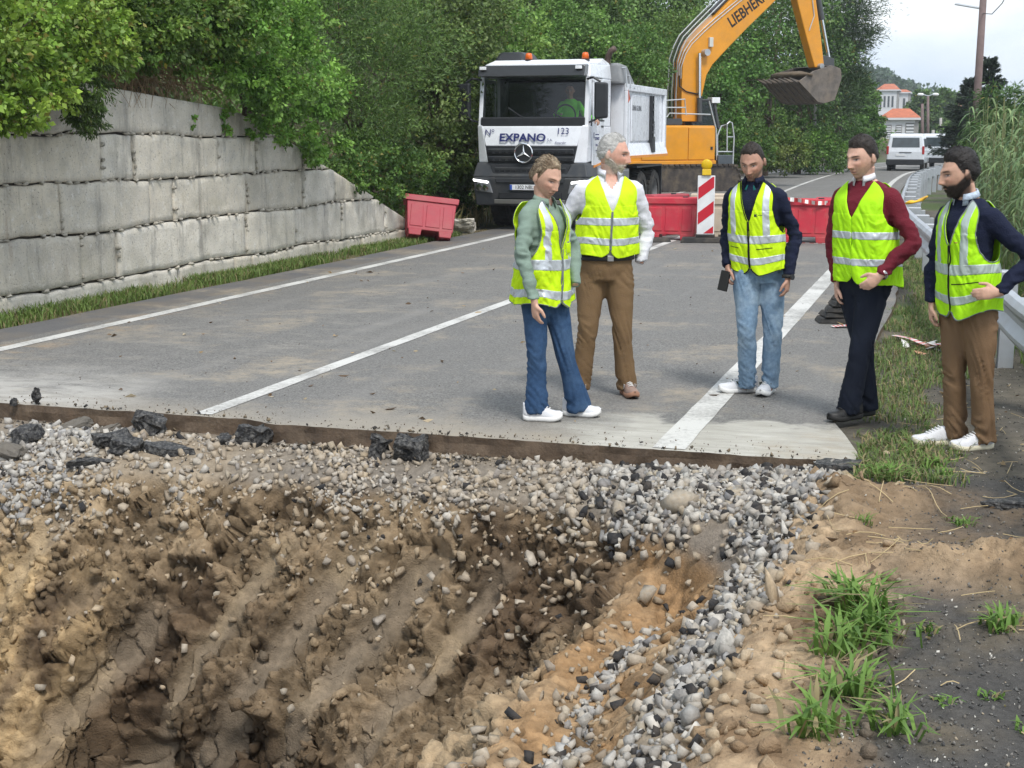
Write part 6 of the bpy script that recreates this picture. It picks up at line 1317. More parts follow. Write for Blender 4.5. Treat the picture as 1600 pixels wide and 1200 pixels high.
def slats(par, z0, z1, n, w_):
    for i in range(n):
        z = z0 + (z1 - z0) * (i + .5) / n; s = MB(); s.hexa([(-w_, -.075, z - .05), (w_, -.075, z - .05), (w_, .0, z - .05), (-w_, .0, z - .05), (-w_, -.105, z + .035), (w_, -.105, z + .035), (w_, .0, z + .05), (-w_, .0, z + .05)])
        o = s.build('grille_bar', M_char, par, .01)
        h = MB()
        for k in range(13):
            x = -w_ + (k + .5) * 2 * w_ / 13; h.hexa([(x - .035, -.10, z - .045), (x + .035, -.10, z - .045), (x + .035, -.05, z - .045), (x - .035, -.05, z - .045), (x - .045, -.108, z - .01), (x + .045, -.108, z - .01), (x + .045, -.05, z - .01), (x - .045, -.05, z - .01)])
        h.build('air_slots', M_blk, o); 
slats(g1, 1.28, 1.56, 2, .84)
bp_ = MB(); bp_.hexa([(-1.10, -.02, .46), (1.10, -.02, .46), (1.10, .75, .50), (-1.10, .75, .50), (-1.14, -.12, 1.0), (1.14, -.12, 1.0), (1.14, .7, 1.0), (-1.14, .7, 1.0)]); bp_.hexa([(-1.14, -.12, 1.0), (1.14, -.12, 1.0), (1.14, .7, 1.0), (-1.14, .7, 1.0), (-1.07, -.04, 1.275), (1.07, -.04, 1.275), (1.09, .6, 1.275), (-1.09, .6, 1.275)]); bump = Tq(bp_, 'bumper', M_char, bevel=.03, seg=3)
g2 = Tq(MB().hexa([(-.66, -.125, .90), (.66, -.125, .90), (.66, .0, .90), (-.66, .0, .90), (-.80, -.075, 1.24), (.80, -.075, 1.24), (.8, .0, 1.24), (-.8, .0, 1.24)]), 'lower_grille', M_blk, bevel=.01); slats(g2, .92, 1.22, 2, .70)
Tq(MB().box(-.70, .70, -.135, -.06, .50, .585), 'skid_bar', mat('brushed_bar', (.16, .16, .15), metal=.5, rough=.5), bevel=.012); Tq(MB().box(-.62, .62, -.115, -.03, .60, .72), 'lower_intake', M_blk, bevel=.01)
for sx in (-1, 1):
    q = MB(); q.hexa([(sx * .74, -.11, .70), (sx * 1.10, -.07, .74), (sx * 1.12, .15, .74), (sx * .74, .1, .70), (sx * .80, -.14, .93), (sx * 1.14, -.10, .97), (sx * 1.14, .15, .97), (sx * .80, .1, .93)]); hl_ = Tq(q, 'headlight', M_lens, bevel=.012)
    MB().hexa([(sx * .82, -.150, .885), (sx * 1.12, -.112, .925), (sx * 1.12, -.05, .925), (sx * .82, -.05, .885), (sx * .82, -.150, .925), (sx * 1.13, -.112, .965), (sx * 1.13, -.05, .965), (sx * .82, -.05, .925)]).build('daytime_strip', M_led, hl_)
    for k in range(2): MB().lathe([(.0, -.015), (.06, -.01), (.065, .02), (.0, .02)], (sx * (.88 + .13 * k), -.105, .80 + .01 * k), 'y', 16).build('lamp_bowl', M_chrome, hl_)
pl_ = Tq(MB().box(-.38, .14, -.150, -.125, .765, .865), 'number_plate', mat('plate_white', (.75, .77, .80), rough=.4, var=.03), bevel=.004); MB().box(-.378, -.335, -.153, -.149, .768, .862).build('plate_band', mat('plate_blue', (.02, .08, .42), var=0), pl_)
FR = (math.pi / 2, 0, 0); M_pl = mat('plate_black', (.015, .015, .015), var=0)
text('plate_number', '1302 NBL', .098, M_pl, pl_, (-.095, -.1525, .815), FR, stretch=.92)
text('lettering', 'EXPANO', .205, M_navyp, front, (-.16, -.058, 1.735), (math.pi / 2 - .2, 0, 0), stretch=1.12, bold=.006); text('lettering', 'S.A.', .07, M_navyp, front, (.38, -.060, 1.695), (math.pi / 2 - .2, 0, 0))
text('lettering', 'Nº', .17, M_navyp, front, (-.82, -.030, 1.83), (math.pi / 2 - .2, 0, 0)); text('lettering', '123', .17, M_navyp, front, (.62, -.030, 1.855), (math.pi / 2 - .2, 0, 0)); text('lettering', 'Retarder', .06, M_navyp, front, (.58, -.062, 1.645), (math.pi / 2 - .2, 0, 0), shear=.3)
# round three-pointed badge
bd = Tq(MB().lathe([(0, -.02), (.175, -.02), (.175, .02), (0, .02)], (-.12, -.115, 1.455), 'y', 32), 'badge', M_blk)
MB().lathe([(.155, -.015), (.172, -.03), (.188, -.015), (.172, .0), (.155, -.015)], (-.12, -.115, 1.455), 'y', 36).build('badge_ring', M_chrome, bd)
for k in range(3):
    a = math.pi / 2 + k * 2.0944; d = np.array([math.cos(a), math.sin(a)]); n_ = np.array([-d[1], d[0]]); c = np.array([-.12, 1.455]); t_ = c + d * .165; e1, e2 = c + n_ * .026 + d * .012, c - n_ * .026 + d * .012
    MB().add([(c[0], -.150, c[1]), (e1[0], -.136, e1[1]), (t_[0], -.140, t_[1]), (e2[0], -.136, e2[1]), (c[0] + d[0] * .03, -.158, c[1] + d[1] * .03)], [(0, 1, 4), (1, 2, 4), (2, 3, 4), (3, 0, 4)]).build('badge_point', M_chrome, bd)
# doors
for sx in (-1, 1):
    dr = MB(); a, b = sorted((sx * (W + .004), sx * (W + .028))); dr.box(a, b, .32, 1.22, 1.22, 2.06); dr.box(a, b, .34, .42, 2.06, 2.80); dr.box(a, b, 1.14, 1.22, 2.06, 2.82); dr.box(a, b, .34, 1.22, 2.76, 2.84)
    d_ = Tq(dr, 'door', M_tw, bevel=.01); MB().box(a - .01, b + .01, .98, 1.15, 1.93, 1.97).build('door_handle', M_blk, d_, .01); MB().box(a - .004, b + .004, .34, 1.22, 2.045, 2.075).build('window_seal', M_blk, d_)
    if sx < 0: MB().add([(sx * (W + .01), .42, 2.07), (sx * (W + .01), 1.14, 2.07), (sx * (W + .01), 1.14, 2.76), (sx * (W + .01), .42, 2.76)], [(0, 1, 2, 3)]).build('side_window', M_glass, d_, fix=False)
    else:
        SR = (math.pi / 2, 0, math.pi / 2)
        text('lettering', 'EXPANO', .085, M_navyp, d_, (W + .030, .66, 1.72), SR); text('lettering', 'construcciones', .045, M_navyp, d_, (W + .030, .66, 1.80), SR); text('lettering', 'Tel 986', .05, M_navyp, d_, (W + .030, .62, 1.60), SR); text('lettering', 'www', .05, M_navyp, d_, (W + .030, .62, 1.50), SR); MB().lathe([(.045, 0), (.06, .002), (.045, .004), (.045, 0)], (W + .029, .42, 1.78), 'x', 16).build('emblem', M_navyp, d_)
    # mirror housing and arm
    mir = MB(); mir.hexa([(sx * 1.22, -.05, 2.08), (sx * 1.46, -.02, 2.10), (sx * 1.46, .10, 2.10), (sx * 1.22, .10, 2.08), (sx * 1.22, -.05, 2.76), (sx * 1.46, -.02, 2.74), (sx * 1.46, .10, 2.74), (sx * 1.22, .10, 2.76)]); m_ = Tq(mir, 'mirror', M_blk, bevel=.035, seg=3); MB().tube([(sx * 1.04, .16, 2.82), (sx * 1.18, .02, 2.84), (sx * 1.32, .04, 2.76)], .022, 8).build('mirror_arm', M_blk, m_); MB().tube([(sx * 1.06, .2, 2.02), (sx * 1.2, .04, 2.06), (sx * 1.3, .05, 2.12)], .018, 8).build('mirror_arm', M_blk, m_)
    # front wing and orange stripe
    wg = MB(); n = 10; pr = [(1.35 + .66 * math.cos(a), .56 + .60 * math.sin(a)) for a in np.linspace(math.pi, .3, n)] + [(1.35 + .56 * math.cos(a), .56 + .52 * math.sin(a)) for a in np.linspace(.3, math.pi, n)]; a, b = sorted((sx * .72, sx * 1.13)); wg.prism(pr, 'x', a, b); Tq(wg, 'wheel_arch', M_char, bevel=.012); st = MB(); a, b = sorted((sx * (W + .006), sx * (W + .034))); st.hexa([(a, .42, 1.175), (b, .42, 1.175), (b, 1.86, 1.31), (a, 1.86, 1.31), (a, .42, 1.215), (b, .42, 1.215), (b, 1.86, 1.35), (a, 1.86, 1.35)]); Tq(st, 'reflective_stripe', M_ostr)
for x, y in ((-.22, .55), (.88, .6)): b_ = Tq(MB().lathe([(0, .14), (.05, .13), (.065, .09), (.07, .0), (0, 0)], (x, y, 3.19), 'z', 16), 'beacon', M_org, smooth=True); MB().lathe([(0, .03), (.08, .03), (.085, 0), (.0, 0)], (x, y, 3.17), 'z', 16).build('beacon_base', M_blk, b_)
Tq(MB().add(*ellipsoid_arrays((-.62, 1.0, 3.22), (.34, .5, .15))), 'roof_fairing', M_blk, smooth=True) if 'ellipsoid_arrays' in globals() else Tq(MB().hexa([(-.95, .55, 3.17), (-.28, .55, 3.17), (-.28, 1.6, 3.2), (-.95, 1.6, 3.2), (-.86, .72, 3.36), (-.40, .72, 3.36), (-.40, 1.5, 3.38), (-.86, 1.5, 3.38)]), 'roof_fairing', M_blk, bevel=.07, seg=4)
Tq(MB().tube([(.98, .5, 3.15), (1.0, .52, 3.45)], .006, 5), 'aerial', M_blk)
Tq(MB().tube([(.95, 2.08, 1.2), (.95, 2.08, 3.20), (.97, 2.06, 3.32), (1.03, 2.02, 3.42), (1.12, 1.98, 3.47)], .06, 14), 'exhaust_pipe', mat('rusty_exhaust', (.12, .085, .07), metal=.5, rough=.6, var=.3), smooth=True)
# wheels
def wheel(x, y, r, w_, front=False):
    sx = 1 if x > 0 else -1; t = MB(); t.lathe([(r * .62, -w_ / 2), (r * .88, -w_ / 2), (r * .97, -w_ * .42), (r, -w_ * .3), (r, w_ * .3), (r * .97, w_ * .42), (r * .88, w_ / 2), (r * .62, w_ / 2), (r * .60, 0), (r * .62, -w_ / 2)], (x, y, r), 'x', 32); o = Tq(t, 'wheel', M_tyre, smooth=False)
    tr = MB()
    for k in range(28):
        a = k * 2 * math.pi / 28
        for s2 in (-1, 1):
            c = np.array([0, math.cos(a) * r * .995, math.sin(a) * r * .995]); tg = np.array([0, -math.sin(a), math.cos(a)]); rd = np.array([0, math.cos(a), math.sin(a)]); p0 = np.array([x + s2 * w_ * .08, y, r]); q = [p0 + c + tg * u * .028 + np.array([s2 * v, 0, 0]) + rd * h for h in (-.01, .014) for u, v in ((-1, 0), (1, .02), (1, w_ * .36), (-1, w_ * .34))]; tr.hexa(q)
    tr.build('tread', M_tyre, o)
    MB().lathe([(.0, sx * w_ * (.30 if front else .10)), (r * .20, sx * w_ * (.30 if front else .10)), (r * .24, sx * w_ * .12), (r * .5, sx * w_ * (.22 if front else -.10)), (r * .56, sx * w_ * .40), (r * .63, sx * w_ * .47)], (x, y, r), 'x', 24).build('rim', mat('grey_rim', (.20, .21, .22), rough=.55, metal=.3, dirt=(.14, .11, .09), dirt_amt=.6), o, smooth=True)
for sx in (-1, 1):
    wheel(sx * .93, 1.35, .53, .36, True)
    for y in (4.35, 5.72): wheel(sx * .93, y, .52, .56)
# chassis, tank, mudguards
ch = MB()
for sx in (-1, 1): ch.box(sx * .42 - .05, sx * .42 + .05, .6, 6.3, .78, 1.10)
for y in (1.35, 4.35, 5.72): ch.cyl((-.8, y, .53), (.8, y, .53), .10, None, 12)
ch.box(-.35, .35, 2.3, 6.1, 1.10, 1.30); Tq(ch, 'chassis', M_frame)
Tq(MB().box(.62, 1.16, 2.15, 3.3, .62, 1.12), 'fuel_tank', mat('tank_alloy', (.35, .36, .37), metal=.8, rough=.4, dirt=(.2, .17, .13), dirt_amt=.5), bevel=.06, seg=3); Tq(MB().box(-1.16, -.62, 2.15, 3.3, .62, 1.12), 'tool_locker', M_frame, bevel=.04)
Tq(MB().tube([(1.20, 2.2, .55), (1.20, 2.2, .80), (1.20, 3.55, .80), (1.20, 3.55, .55)], .022, 6), 'side_guard', M_steel)
for sx in (-1, 1): q = MB(); a, b = sorted((sx * .62, sx * 1.22)); q.box(a, b, 3.72, 6.36, 1.10, 1.14); q.box(a, b, 6.33, 6.37, .45, 1.12); Tq(q, 'mudguard', M_blk)
# tipper body
tb = MB(); T0, T1, TW = 2.28, 6.30, 1.25
tb.box(-TW, TW, T0, T0 + .06, 1.34, 3.0); tb.box(-TW, TW, T1 - .06, T1, 1.40, 2.70); tb.box(-TW, TW, T0 + .06, T1 - .06, 1.34, 1.46)
for sx in (-1, 1): a, b = sorted((sx * TW, sx * (TW - .05))); tb.box(a, b, T0 + .06, T1 - .06, 1.46, 2.74)
body = Tq(tb, 'tipper_body', M_tw)
for sx in (-1, 1):
    o1 = sx * TW; f = lambda u, v: sorted((o1 + sx * u, o1 + sx * v)); a, b = f(.002, .07)
    MB().box(a, b, T0, T1, 2.66, 2.80).build('top_rail', M_tw, body, .012); MB().box(a, b, T0, T0 + .14, 1.48, 2.66).build('corner_post', M_tw, body, .012); MB().box(a, b, T1 - .16, T1, 1.42, 2.66).build('corner_post', M_tw, body, .012)
    q = MB(); q.hexa([(a, T0, 1.34), (b + (.05 if sx > 0 else 0), T0, 1.34), (b + (.05 if sx > 0 else 0), T1, 1.34), (a, T1, 1.34), (a, T0, 1.62), (b - (.03 if sx > 0 else 0), T0, 1.62), (b - (.03 if sx > 0 else 0), T1, 1.62), (a, T1, 1.62)]); q.build('sill_panel', M_tw, body, .01)
    a2, b2 = f(.078, .126); MB().box(a2, b2, T0 + .02, T1 - .04, 1.325, 1.375).build('reflective_stripe', M_ostr, body)
    a3, b3 = f(.002, .03); MB().box(a3, b3, T0 + .6, T1 - .9, 1.66, 2.60).build('side_panel', M_tw, body, .015)
    if sx > 0:
        lad = MB()
        for z in np.arange(1.5, 2.6, .16): lad.box(TW + .035, TW + .10, 4.62, 4.80, z, z + .05)
        lad.box(TW + .03, TW + .09, 4.60, 4.64, 1.45, 2.62); lad.box(TW + .03, TW + .09, 4.78, 4.84, 1.45, 2.62); lad.hexa([(TW + .03, 4.56, 1.42), (TW + .12, 4.56, 1.42), (TW + .12, 4.88, 1.42), (TW + .03, 4.88, 1.42), (TW + .03, 4.62, 1.75), (TW + .12, 4.62, 1.75), (TW + .12, 4.82, 1.75), (TW + .03, 4.82, 1.75)]); lad.build('folding_ladder', M_blk, body)
        text('lettering', 'CIMAR GLOBAL', .15, mat('grey_lettering', (.12, .13, .15), var=0), body, (TW + .034, 3.35, 2.33), (math.pi / 2, 0, math.pi / 2), stretch=.85); text('lettering', 'TIPPER', .12, MATS['grey_lettering'], body, (TW + .034, 5.15, 1.95), (0, -math.pi / 2, 0), stretch=.8)
ta = MB(); ta.hexa([(-1.2, 2.05, 2.78), (1.28, 2.05, 2.78), (1.30, 3.25, 2.74), (-1.2, 3.25, 2.74), (-1.15, 2.08, 3.20), (1.20, 2.08, 3.20), (1.26, 2.55, 3.16), (-1.2, 2.55, 3.16)]); tp_ = Tq(ta, 'folded_tarpaulin', M_tarp, bevel=.06, seg=3)
for y in (2.15, 2.5, 2.85): MB().tube([(-1.28, y, 2.8), (-1.28, y + .02, 3.1 - (y - 2.15) * .4), (1.30, y + .02, 3.1 - (y - 2.15) * .4), (1.34, y, 2.72)], .018, 6).build('tarp_hoop', M_steel, tp_)
Tq(MB().tube([(1.30, 2.35, 2.70), (1.33, 2.4, 2.5), (1.30, 2.37, 2.42)], .02, 6), 'tarp_ratchet', mat('red_strap', (.45, .08, .03)))

# driver leaning an arm on the window sill
M_hv = mat('driver_green_cloth', (.18, .85, .03), rough=.75, var=.08)
pd = MB(); 
drv = Person('person', 'truck driver in bright green shirt with an arm out the window', (-7.7 + .50, 25.8 + .95, 1.02), 1.72, 0.0, (0, 0, .93), (0, -.02, 1.44), (1.05, 1.05), R(10), R(6), 0, 1.1, skin=(.42, .25, .18))
def build_driver(p):
    shR, shL = p.shoulder(-1), p.shoulder(1)
    p.build([(shR, P3(-.24, -.18, 1.14), P3(-.08, -.36, 1.16)), (shL, P3(.36, -.20, 1.13), P3(.62, -.40, 1.06))], [], M_hv, M_dknavy, [(P3(.625, -.405, 1.055), (.5, -.5, -.6), (-.5, .3, -.8), -1, .5)], {'brow': (.03, .02, .02)}, {'mask': hairmask(.06, .012, -.06), 'col': (.02, .015, .012), 'thick': lambda x, y, z: .008 + 0 * x, 'rough': .003}, shirt_hem=.9, sleeve=1.0)
    p.root.rotation_euler = (0, 0, 0); p.root['group'] = 'people at the roadworks'
build_driver(drv)

# ================================================================== EXCAVATOR
M_or = mat('machine_orange', (.70, .29, .012), rough=.38, var=.08, vscale=3, coat=.25, dirt=(.30, .20, .10), dirt_amt=.25, dscale=2); M_dkg = mat('machine_grey', (.06, .065, .07), rough=.5, var=.15); M_rail = mat('pale_tube', (.50, .53, .55), rough=.45, metal=.3); M_bkt = mat('worn_bucket_steel', (.16, .14, .125), rough=.6, metal=.35, var=.3, dirt=(.24, .19, .14), dirt_amt=.7, dscale=3); M_track = mat('track_steel', (.07, .06, .055), rough=.7, metal=.4, var=.3, dirt=(.22, .17, .11), dirt_amt=.6)
EXB = np.array([-8.55, 46.4, 0.0]); EXA = YAW + R(24); _ea = np.array([math.cos(EXA), math.sin(EXA), 0]); _en = np.array([-math.sin(EXA), math.cos(EXA), 0])
exc = empty('excavator', tuple(EXB), EXA); tag(exc, 'orange tracked excavator with raised boom behind the truck', 'excavator')
def ex(px, py, yo=0.0):
    """(along, up) of a surveyed spot on the machine's lengthwise plane at sideways offset yo"""
    d = at(px, py, 1.0) - np.array([0, 0, EYE]); d = d; O = np.array([0, 0, EYE]); b = EXB + _en * yo; t = np.dot(b - O, _en) / np.dot(d, _en); p = O + d * t - EXB; return float(np.dot(p, _ea)), float(p[2])
def Eq(b, name, m, par=None, bevel=0, **k): return b.build(name, m, par or exc, bevel, **k)
N1 = -1.30                                                            # near side of the upper structure
s0, zl = ex(1042, 262, N1); s1, _ = ex(1119, 262, N1); zt = ex(1080, 196, N1)[1]; zm = ex(1080, 250, N1)[1]
# undercarriage
for yo in (-1.15, 1.15):
    tr = MB(); L0, L1 = s0 - 1.3, s1 + .9; prf = [(L0 + .38 - .38 * math.sin(a), .42 - .42 * math.cos(a)) for a in np.linspace(0, math.pi, 9)] + [(L1 - .38 + .38 * math.sin(a), .42 + .42 * math.cos(a)) for a in np.linspace(0, math.pi, 9)]
    tr.prism([(q[0], q[1]) for q in prf], 'y', yo - .24, yo + .24); tk = Eq(tr, 'track', M_track, bevel=.01); pad = MB()
    per = prf + [prf[0]]; seg = np.array(per); d_ = np.r_[0, np.cumsum(np.linalg.norm(np.diff(seg, axis=0), axis=1))]
    for s_ in np.arange(.05, d_[-1], .20): x = np.interp(s_, d_, seg[:, 0]); z = np.interp(s_, d_, seg[:, 1]); pad.box(x - .08, x + .08, yo - .30, yo + .30, z - .03, z + .03)
    pad.build('track_shoes', M_track, tk)
Eq(MB().box(s0 - .6, s1 + .2, -.9, .9, .35, zl - .02), 'car_body', M_dkg, bevel=.05)
Eq(MB().cyl((s0 + .7, 0, zl - .1), (s0 + .7, 0, zl + .05), .75, None, 28), 'slew_ring', M_dkg)
# upper structure
up_ = MB(); up_.box(s0 - 1.6, s1, N1 + .06, -.45, zl, zt); up_.box(s0 - 1.6, s0 + .3, -.45, .45, zl, zt); up_.box(s0 - 1.6, s1, .45, 1.3, zl, zt + .1); up = Eq(up_, 'upper_structure', M_or, bevel=.06, seg=3)
Eq(MB().box(s0 - 2.5, s0 - 1.62, -1.3, 1.3, zl + .05, zt - .1), 'counterweight', M_dkg, bevel=.15, seg=3)
sm = ex(1076, 230, N1)[0]
MB().box(s0 - .9, sm - .01, N1 + .02, N1 + .075, zm, zt - .04).build('engine_door', M_or, up, .02); MB().box(sm + .01, s1 - .06, N1 + .02, N1 + .075, zm, zt - .06).build('engine_door', M_or, up, .02); MB().box(s0 - 1.4, s1, N1 + .0, N1 + .07, zl, zm - .02).build('lower_skirt', M_or, up, .02)
MB().box(s1 - .22, s1 - .14, N1 + .005, N1 + .025, zl + .55, zl + .65).build('door_catch', M_blk, up)
Eq(MB().box(s0 - 1.2, sm - .15, N1 + .15, -.2, zt - .02, zt + .22), 'hood_cover', M_dkg, bevel=.05)
# cab on the far side, its roof above the doors
c0, c1 = ex(1083, 190, -.2)[0], ex(1117, 190, -.2)[0]; ct = ex(1100, 158, -.2)[1]
cbm = MB()
for (x, y) in ((c0, -.2), (c1 + .15, -.2), (c0, .85), (c1 + .15, .85)): cbm.hexa([(x - .05, y - .04, zt - .1), (x + .05, y - .04, zt - .1), (x + .05, y + .04, zt - .1), (x - .05, y + .04, zt - .1), (x - .05 - (.2 if x > c0 else 0), y - .04, ct), (x + .05 - (.2 if x > c0 else 0), y - .04, ct), (x + .05 - (.2 if x > c0 else 0), y + .04, ct), (x - .05 - (.2 if x > c0 else 0), y + .04, ct)])
cbm.box(c0 - .05, c1, -.24, .9, ct, ct + .07); cb_ = Eq(cbm, 'operator_cab', M_dkg, bevel=.02)
MB().hexa([(c0 + .05, -.21, zt - .1), (c1 + .1, -.21, zt - .1), (c1 + .1, -.19, zt - .1), (c0 + .05, -.19, zt - .1), (c0 + .05, -.21, ct), (c1 - .1, -.21, ct), (c1 - .1, -.19, ct), (c0 + .05, -.19, ct)]).build('side_glass', glass('tinted_glass', clear=.35), cb_)
MB().box(c0 + .1, c0 + .35, .1, .6, zt - .2, zt + .5).build('operator_seat', M_blk, cb_); MB().box(c1 - .18, c1 + .12, -.3, .0, ct - .06, ct + .12).build('work_lamp', mat('lamp_white', (.8, .82, .85), rough=.2), cb_, .01)
def rails(pts, nm='hand_rail', r=.022): return Eq(MB().tube(pts, r, 6), nm, M_rail)
e = lambda px, py, yo=N1: ex(px, py, yo)
def rp(px, py, yo=N1 + .05): q = ex(px, py, yo); return (q[0], yo, q[1])
rails([rp(1042, 183), rp(1046, 177), rp(1110, 179)]); rails([rp(1040, 157), rp(1070, 155), rp(1072, 180)]); rails([rp(1040, 168), rp(1071, 168)]); rails([rp(1108, 158), rp(1119, 202), rp(1120, 250)])
rails([rp(1121, 255), rp(1121, 212), rp(1127, 197), rp(1136, 194), rp(1136, 237)]); rails([rp(1136, 194, N1 - .05), rp(1140, 190, N1 - .05), rp(1144, 192, N1 - .05), rp(1147, 214, N1 - .05), rp(1145, 256, N1 - .05)]); rails([rp(1121, 237), rp(1145, 237)]); rails([rp(1136, 214), rp(1147, 214)])
q0, q1 = rp(1120, 240), rp(1144, 258); Eq(MB().box(q0[0], q1[0], N1 - .05, -.5, q1[2], q0[2] - .05), 'access_step', mat('step_blue_grey', (.07, .085, .10), rough=.5), bevel=.02)
# boom, stick, bucket (lengthwise plane y = 0)
def plate(pxs, y0, y1, name, m, par=None, bevel=.03): return Eq(MB().prism([ex(*q) for q in pxs], 'y', y0, y1), name, m, par, bevel)
boom = plate([(1058, 190), (1058, 150), (1060, 99), (1066, 80), (1074, 65), (1092, 44), (1112, 25), (1140, -4), (1185, -42), (1235, -78), (1252, -72), (1250, -55), (1225, -18), (1202, 4), (1160, 45), (1130, 76), (1117, 90), (1106, 102), (1097, 118), (1090, 150), (1083, 190)], -.28, .28, 'boom', M_or, None, .02)
plate([(1222, -60), (1240, -82), (1262, -75), (1270, 0), (1278, 60), (1283, 106), (1268, 106), (1254, 55), (1240, 0), (1232, -35)], -.19, .19, 'stick', M_or)
def cylr(a, b, yo, r1, r2, f=.55, name='hydraulic_ram'):
    A_, B_ = ex(*a, yo), ex(*b, yo); A_ = np.array([A_[0], yo, A_[1]]); B_ = np.array([B_[0], yo, B_[1]]); m_ = A_ + (B_ - A_) * f; o = Eq(MB().cyl(A_, m_, r1, None, 14), name, M_dkg); MB().cyl(m_, B_, r2, None, 12).build('piston_rod', M_chrome, o); return o
for yo in (-.42, .42): cylr((1093, 190), (1093, 83), yo, .085, .055, .35)
cylr((1112, 20), (1222, -90), 0.0, .13, .07, .6); cylr((1270, -45), (1295, 92), 0.0, .105, .06, .55)
Eq(MB().cyl((ex(1093, 83)[0], -.5, ex(1093, 83)[1]), (ex(1093, 83)[0], .5, ex(1093, 83)[1]), .11, None, 16), 'boom_pin', M_steel)
q = ex(1110, 66, -.3); Eq(MB().box(q[0] - .07, q[0] + .07, -.38, -.285, q[1] - .15, q[1] + .15), 'boom_work_lamp', mat('lamp_grey', (.55, .56, .52)), bevel=.01)
for k in range(5):
    o = 3.0 * k; Eq(MB().tube([(ex(a - 2 - o * .25, b - o * .4)[0], -.20 + .1 * k, ex(a - 2 - o * .25, b - o * .4)[1]) for a, b in ((1053, 185), (1053, 150), (1056, 97), (1063, 76), (1071, 60), (1090, 40), (1110, 20), (1140, -10))], .020, 6), 'hydraulic_hose', M_blk if k % 2 else M_steel)
for o in (0, 3): Eq(MB().tube([(ex(a + o, b + o, -.3)[0], -.30, ex(a + o, b + o, -.3)[1]) for a, b in ((1061, 120), (1061, 103), (1068, 82), (1078, 66), (1098, 46), (1116, 30), (1150, 2), (1180, -22))], .014, 6), 'oil_pipe', M_rail)
Eq(MB().tube([(ex(a, b, -.3)[0], -.31, ex(a, b, -.3)[1]) for a, b in ((1061, 118), (1062, 135), (1072, 143), (1090, 147), (1098, 153))], .022, 6), 'hydraulic_hose', M_blk)
Eq(MB().tube([(ex(a, b, -.2)[0], -.21, ex(a, b, -.2)[1]) for a, b in ((1268, -10), (1272, 25), (1266, 42), (1264, 48))], .018, 6), 'oil_pipe', M_rail)
a0, a1 = ex(1135, 40, -.29), ex(1192, -6, -.29); an = math.atan2(a1[1] - a0[1], a1[0] - a0[0])
text('lettering', 'LIEBHERR', .50, mat('black_lettering', (.02, .015, .012), var=0), boom, ((a0[0] + a1[0]) / 2 + .12, -.2835, (a0[1] + a1[1]) / 2 + .06), (math.pi / 2, -an, 0), stretch=.80, bold=.012)
# bucket: shell between two side plates, mouth up to the left
bk_c = [ex(*q) for q in ((1283, 103), (1297, 108), (1299, 122), (1294, 140), (1288, 157), (1272, 162), (1262, 160))]; lip = ex(1232, 128); mouth = ex(1255, 112)
BW0, BW1 = -.55, 1.55; bs_ = MB(); prof = bk_c + [lip]; inn = [(p_[0] * .93 + .07 * mouth[0], p_[1] * .93 + .07 * mouth[1]) for p_ in prof]; nP = len(prof)
V = [(a, y, b) for y in (BW0, BW1) for a, b in prof] + [(a, y, b) for y in (BW0, BW1) for a, b in inn]; F = [(i, i + 1, nP + i + 1, nP + i) for i in range(nP - 1)] + [(2 * nP + i + 1, 2 * nP + i, 3 * nP + i, 3 * nP + i + 1) for i in range(nP - 1)] + [(0, nP, 3 * nP, 2 * nP), (nP - 1, 2 * nP - 1, 4 * nP - 1, 3 * nP - 1)]
bs_.add(V, F); bkt = Eq(bs_, 'bucket', M_bkt)
for y0, y1 in ((BW0 - .03, BW0 + .02), (BW1 - .02, BW1 + .03)): MB().prism(prof + [mouth], 'y', y0, y1).build('side_plate', M_bkt, bkt, .01)
for k in range(7):
    y = BW0 + .12 + k * (BW1 - BW0 - .24) / 6; MB().hexa([(lip[0] + .05, y - .07, lip[1] - .05), (lip[0] + .05, y + .07, lip[1] - .05), (lip[0] - .28, y + .04, lip[1] + .10), (lip[0] - .28, y - .04, lip[1] + .10), (lip[0] + .05, y - .07, lip[1] + .04), (lip[0] + .05, y + .07, lip[1] + .04), (lip[0] - .28, y + .04, lip[1] + .13), (lip[0] - .28, y - .04, lip[1] + .13)]).build('tooth', M_bkt, bkt)
for k in range(6): y = BW0 + .2 + k * (BW1 - BW0 - .4) / 5; MB().prism([(a - .015, b - .03) for a, b in prof[3:]] + [(a + .02, b + .02) for a, b in prof[3:][::-1]], 'y', y - .03, y + .03).build('wear_strip', M_bkt, bkt)
sp = np.array([((lip[0] + mouth[0]) / 2 + .1, (BW0 + BW1) / 2, mouth[1] - .12)]); v, f = rock_protos(1, 60, 71, (1.5, 3.9, .55))[0]; link('spoil', np_mesh('spoil', v * .62 + sp, f), M_pit2 if 'M_pit2' in globals() else mat('bucket_soil', (.12, .09, .06), rough=.95, var=.4, bump=.8), bkt)
Eq(MB().cyl((ex(1275, 104)[0], -.35, ex(1275, 104)[1]), (ex(1275, 104)[0], .35, ex(1275, 104)[1]), .09, None, 14), 'bucket_pin', M_steel); Eq(MB().prism([ex(*q) for q in ((1290, 88), (1300, 92), (1300, 106), (1288, 110), (1276, 92), (1278, 86))], 'y', -.14, .14), 'tilt_link', M_dkg, bevel=.02)

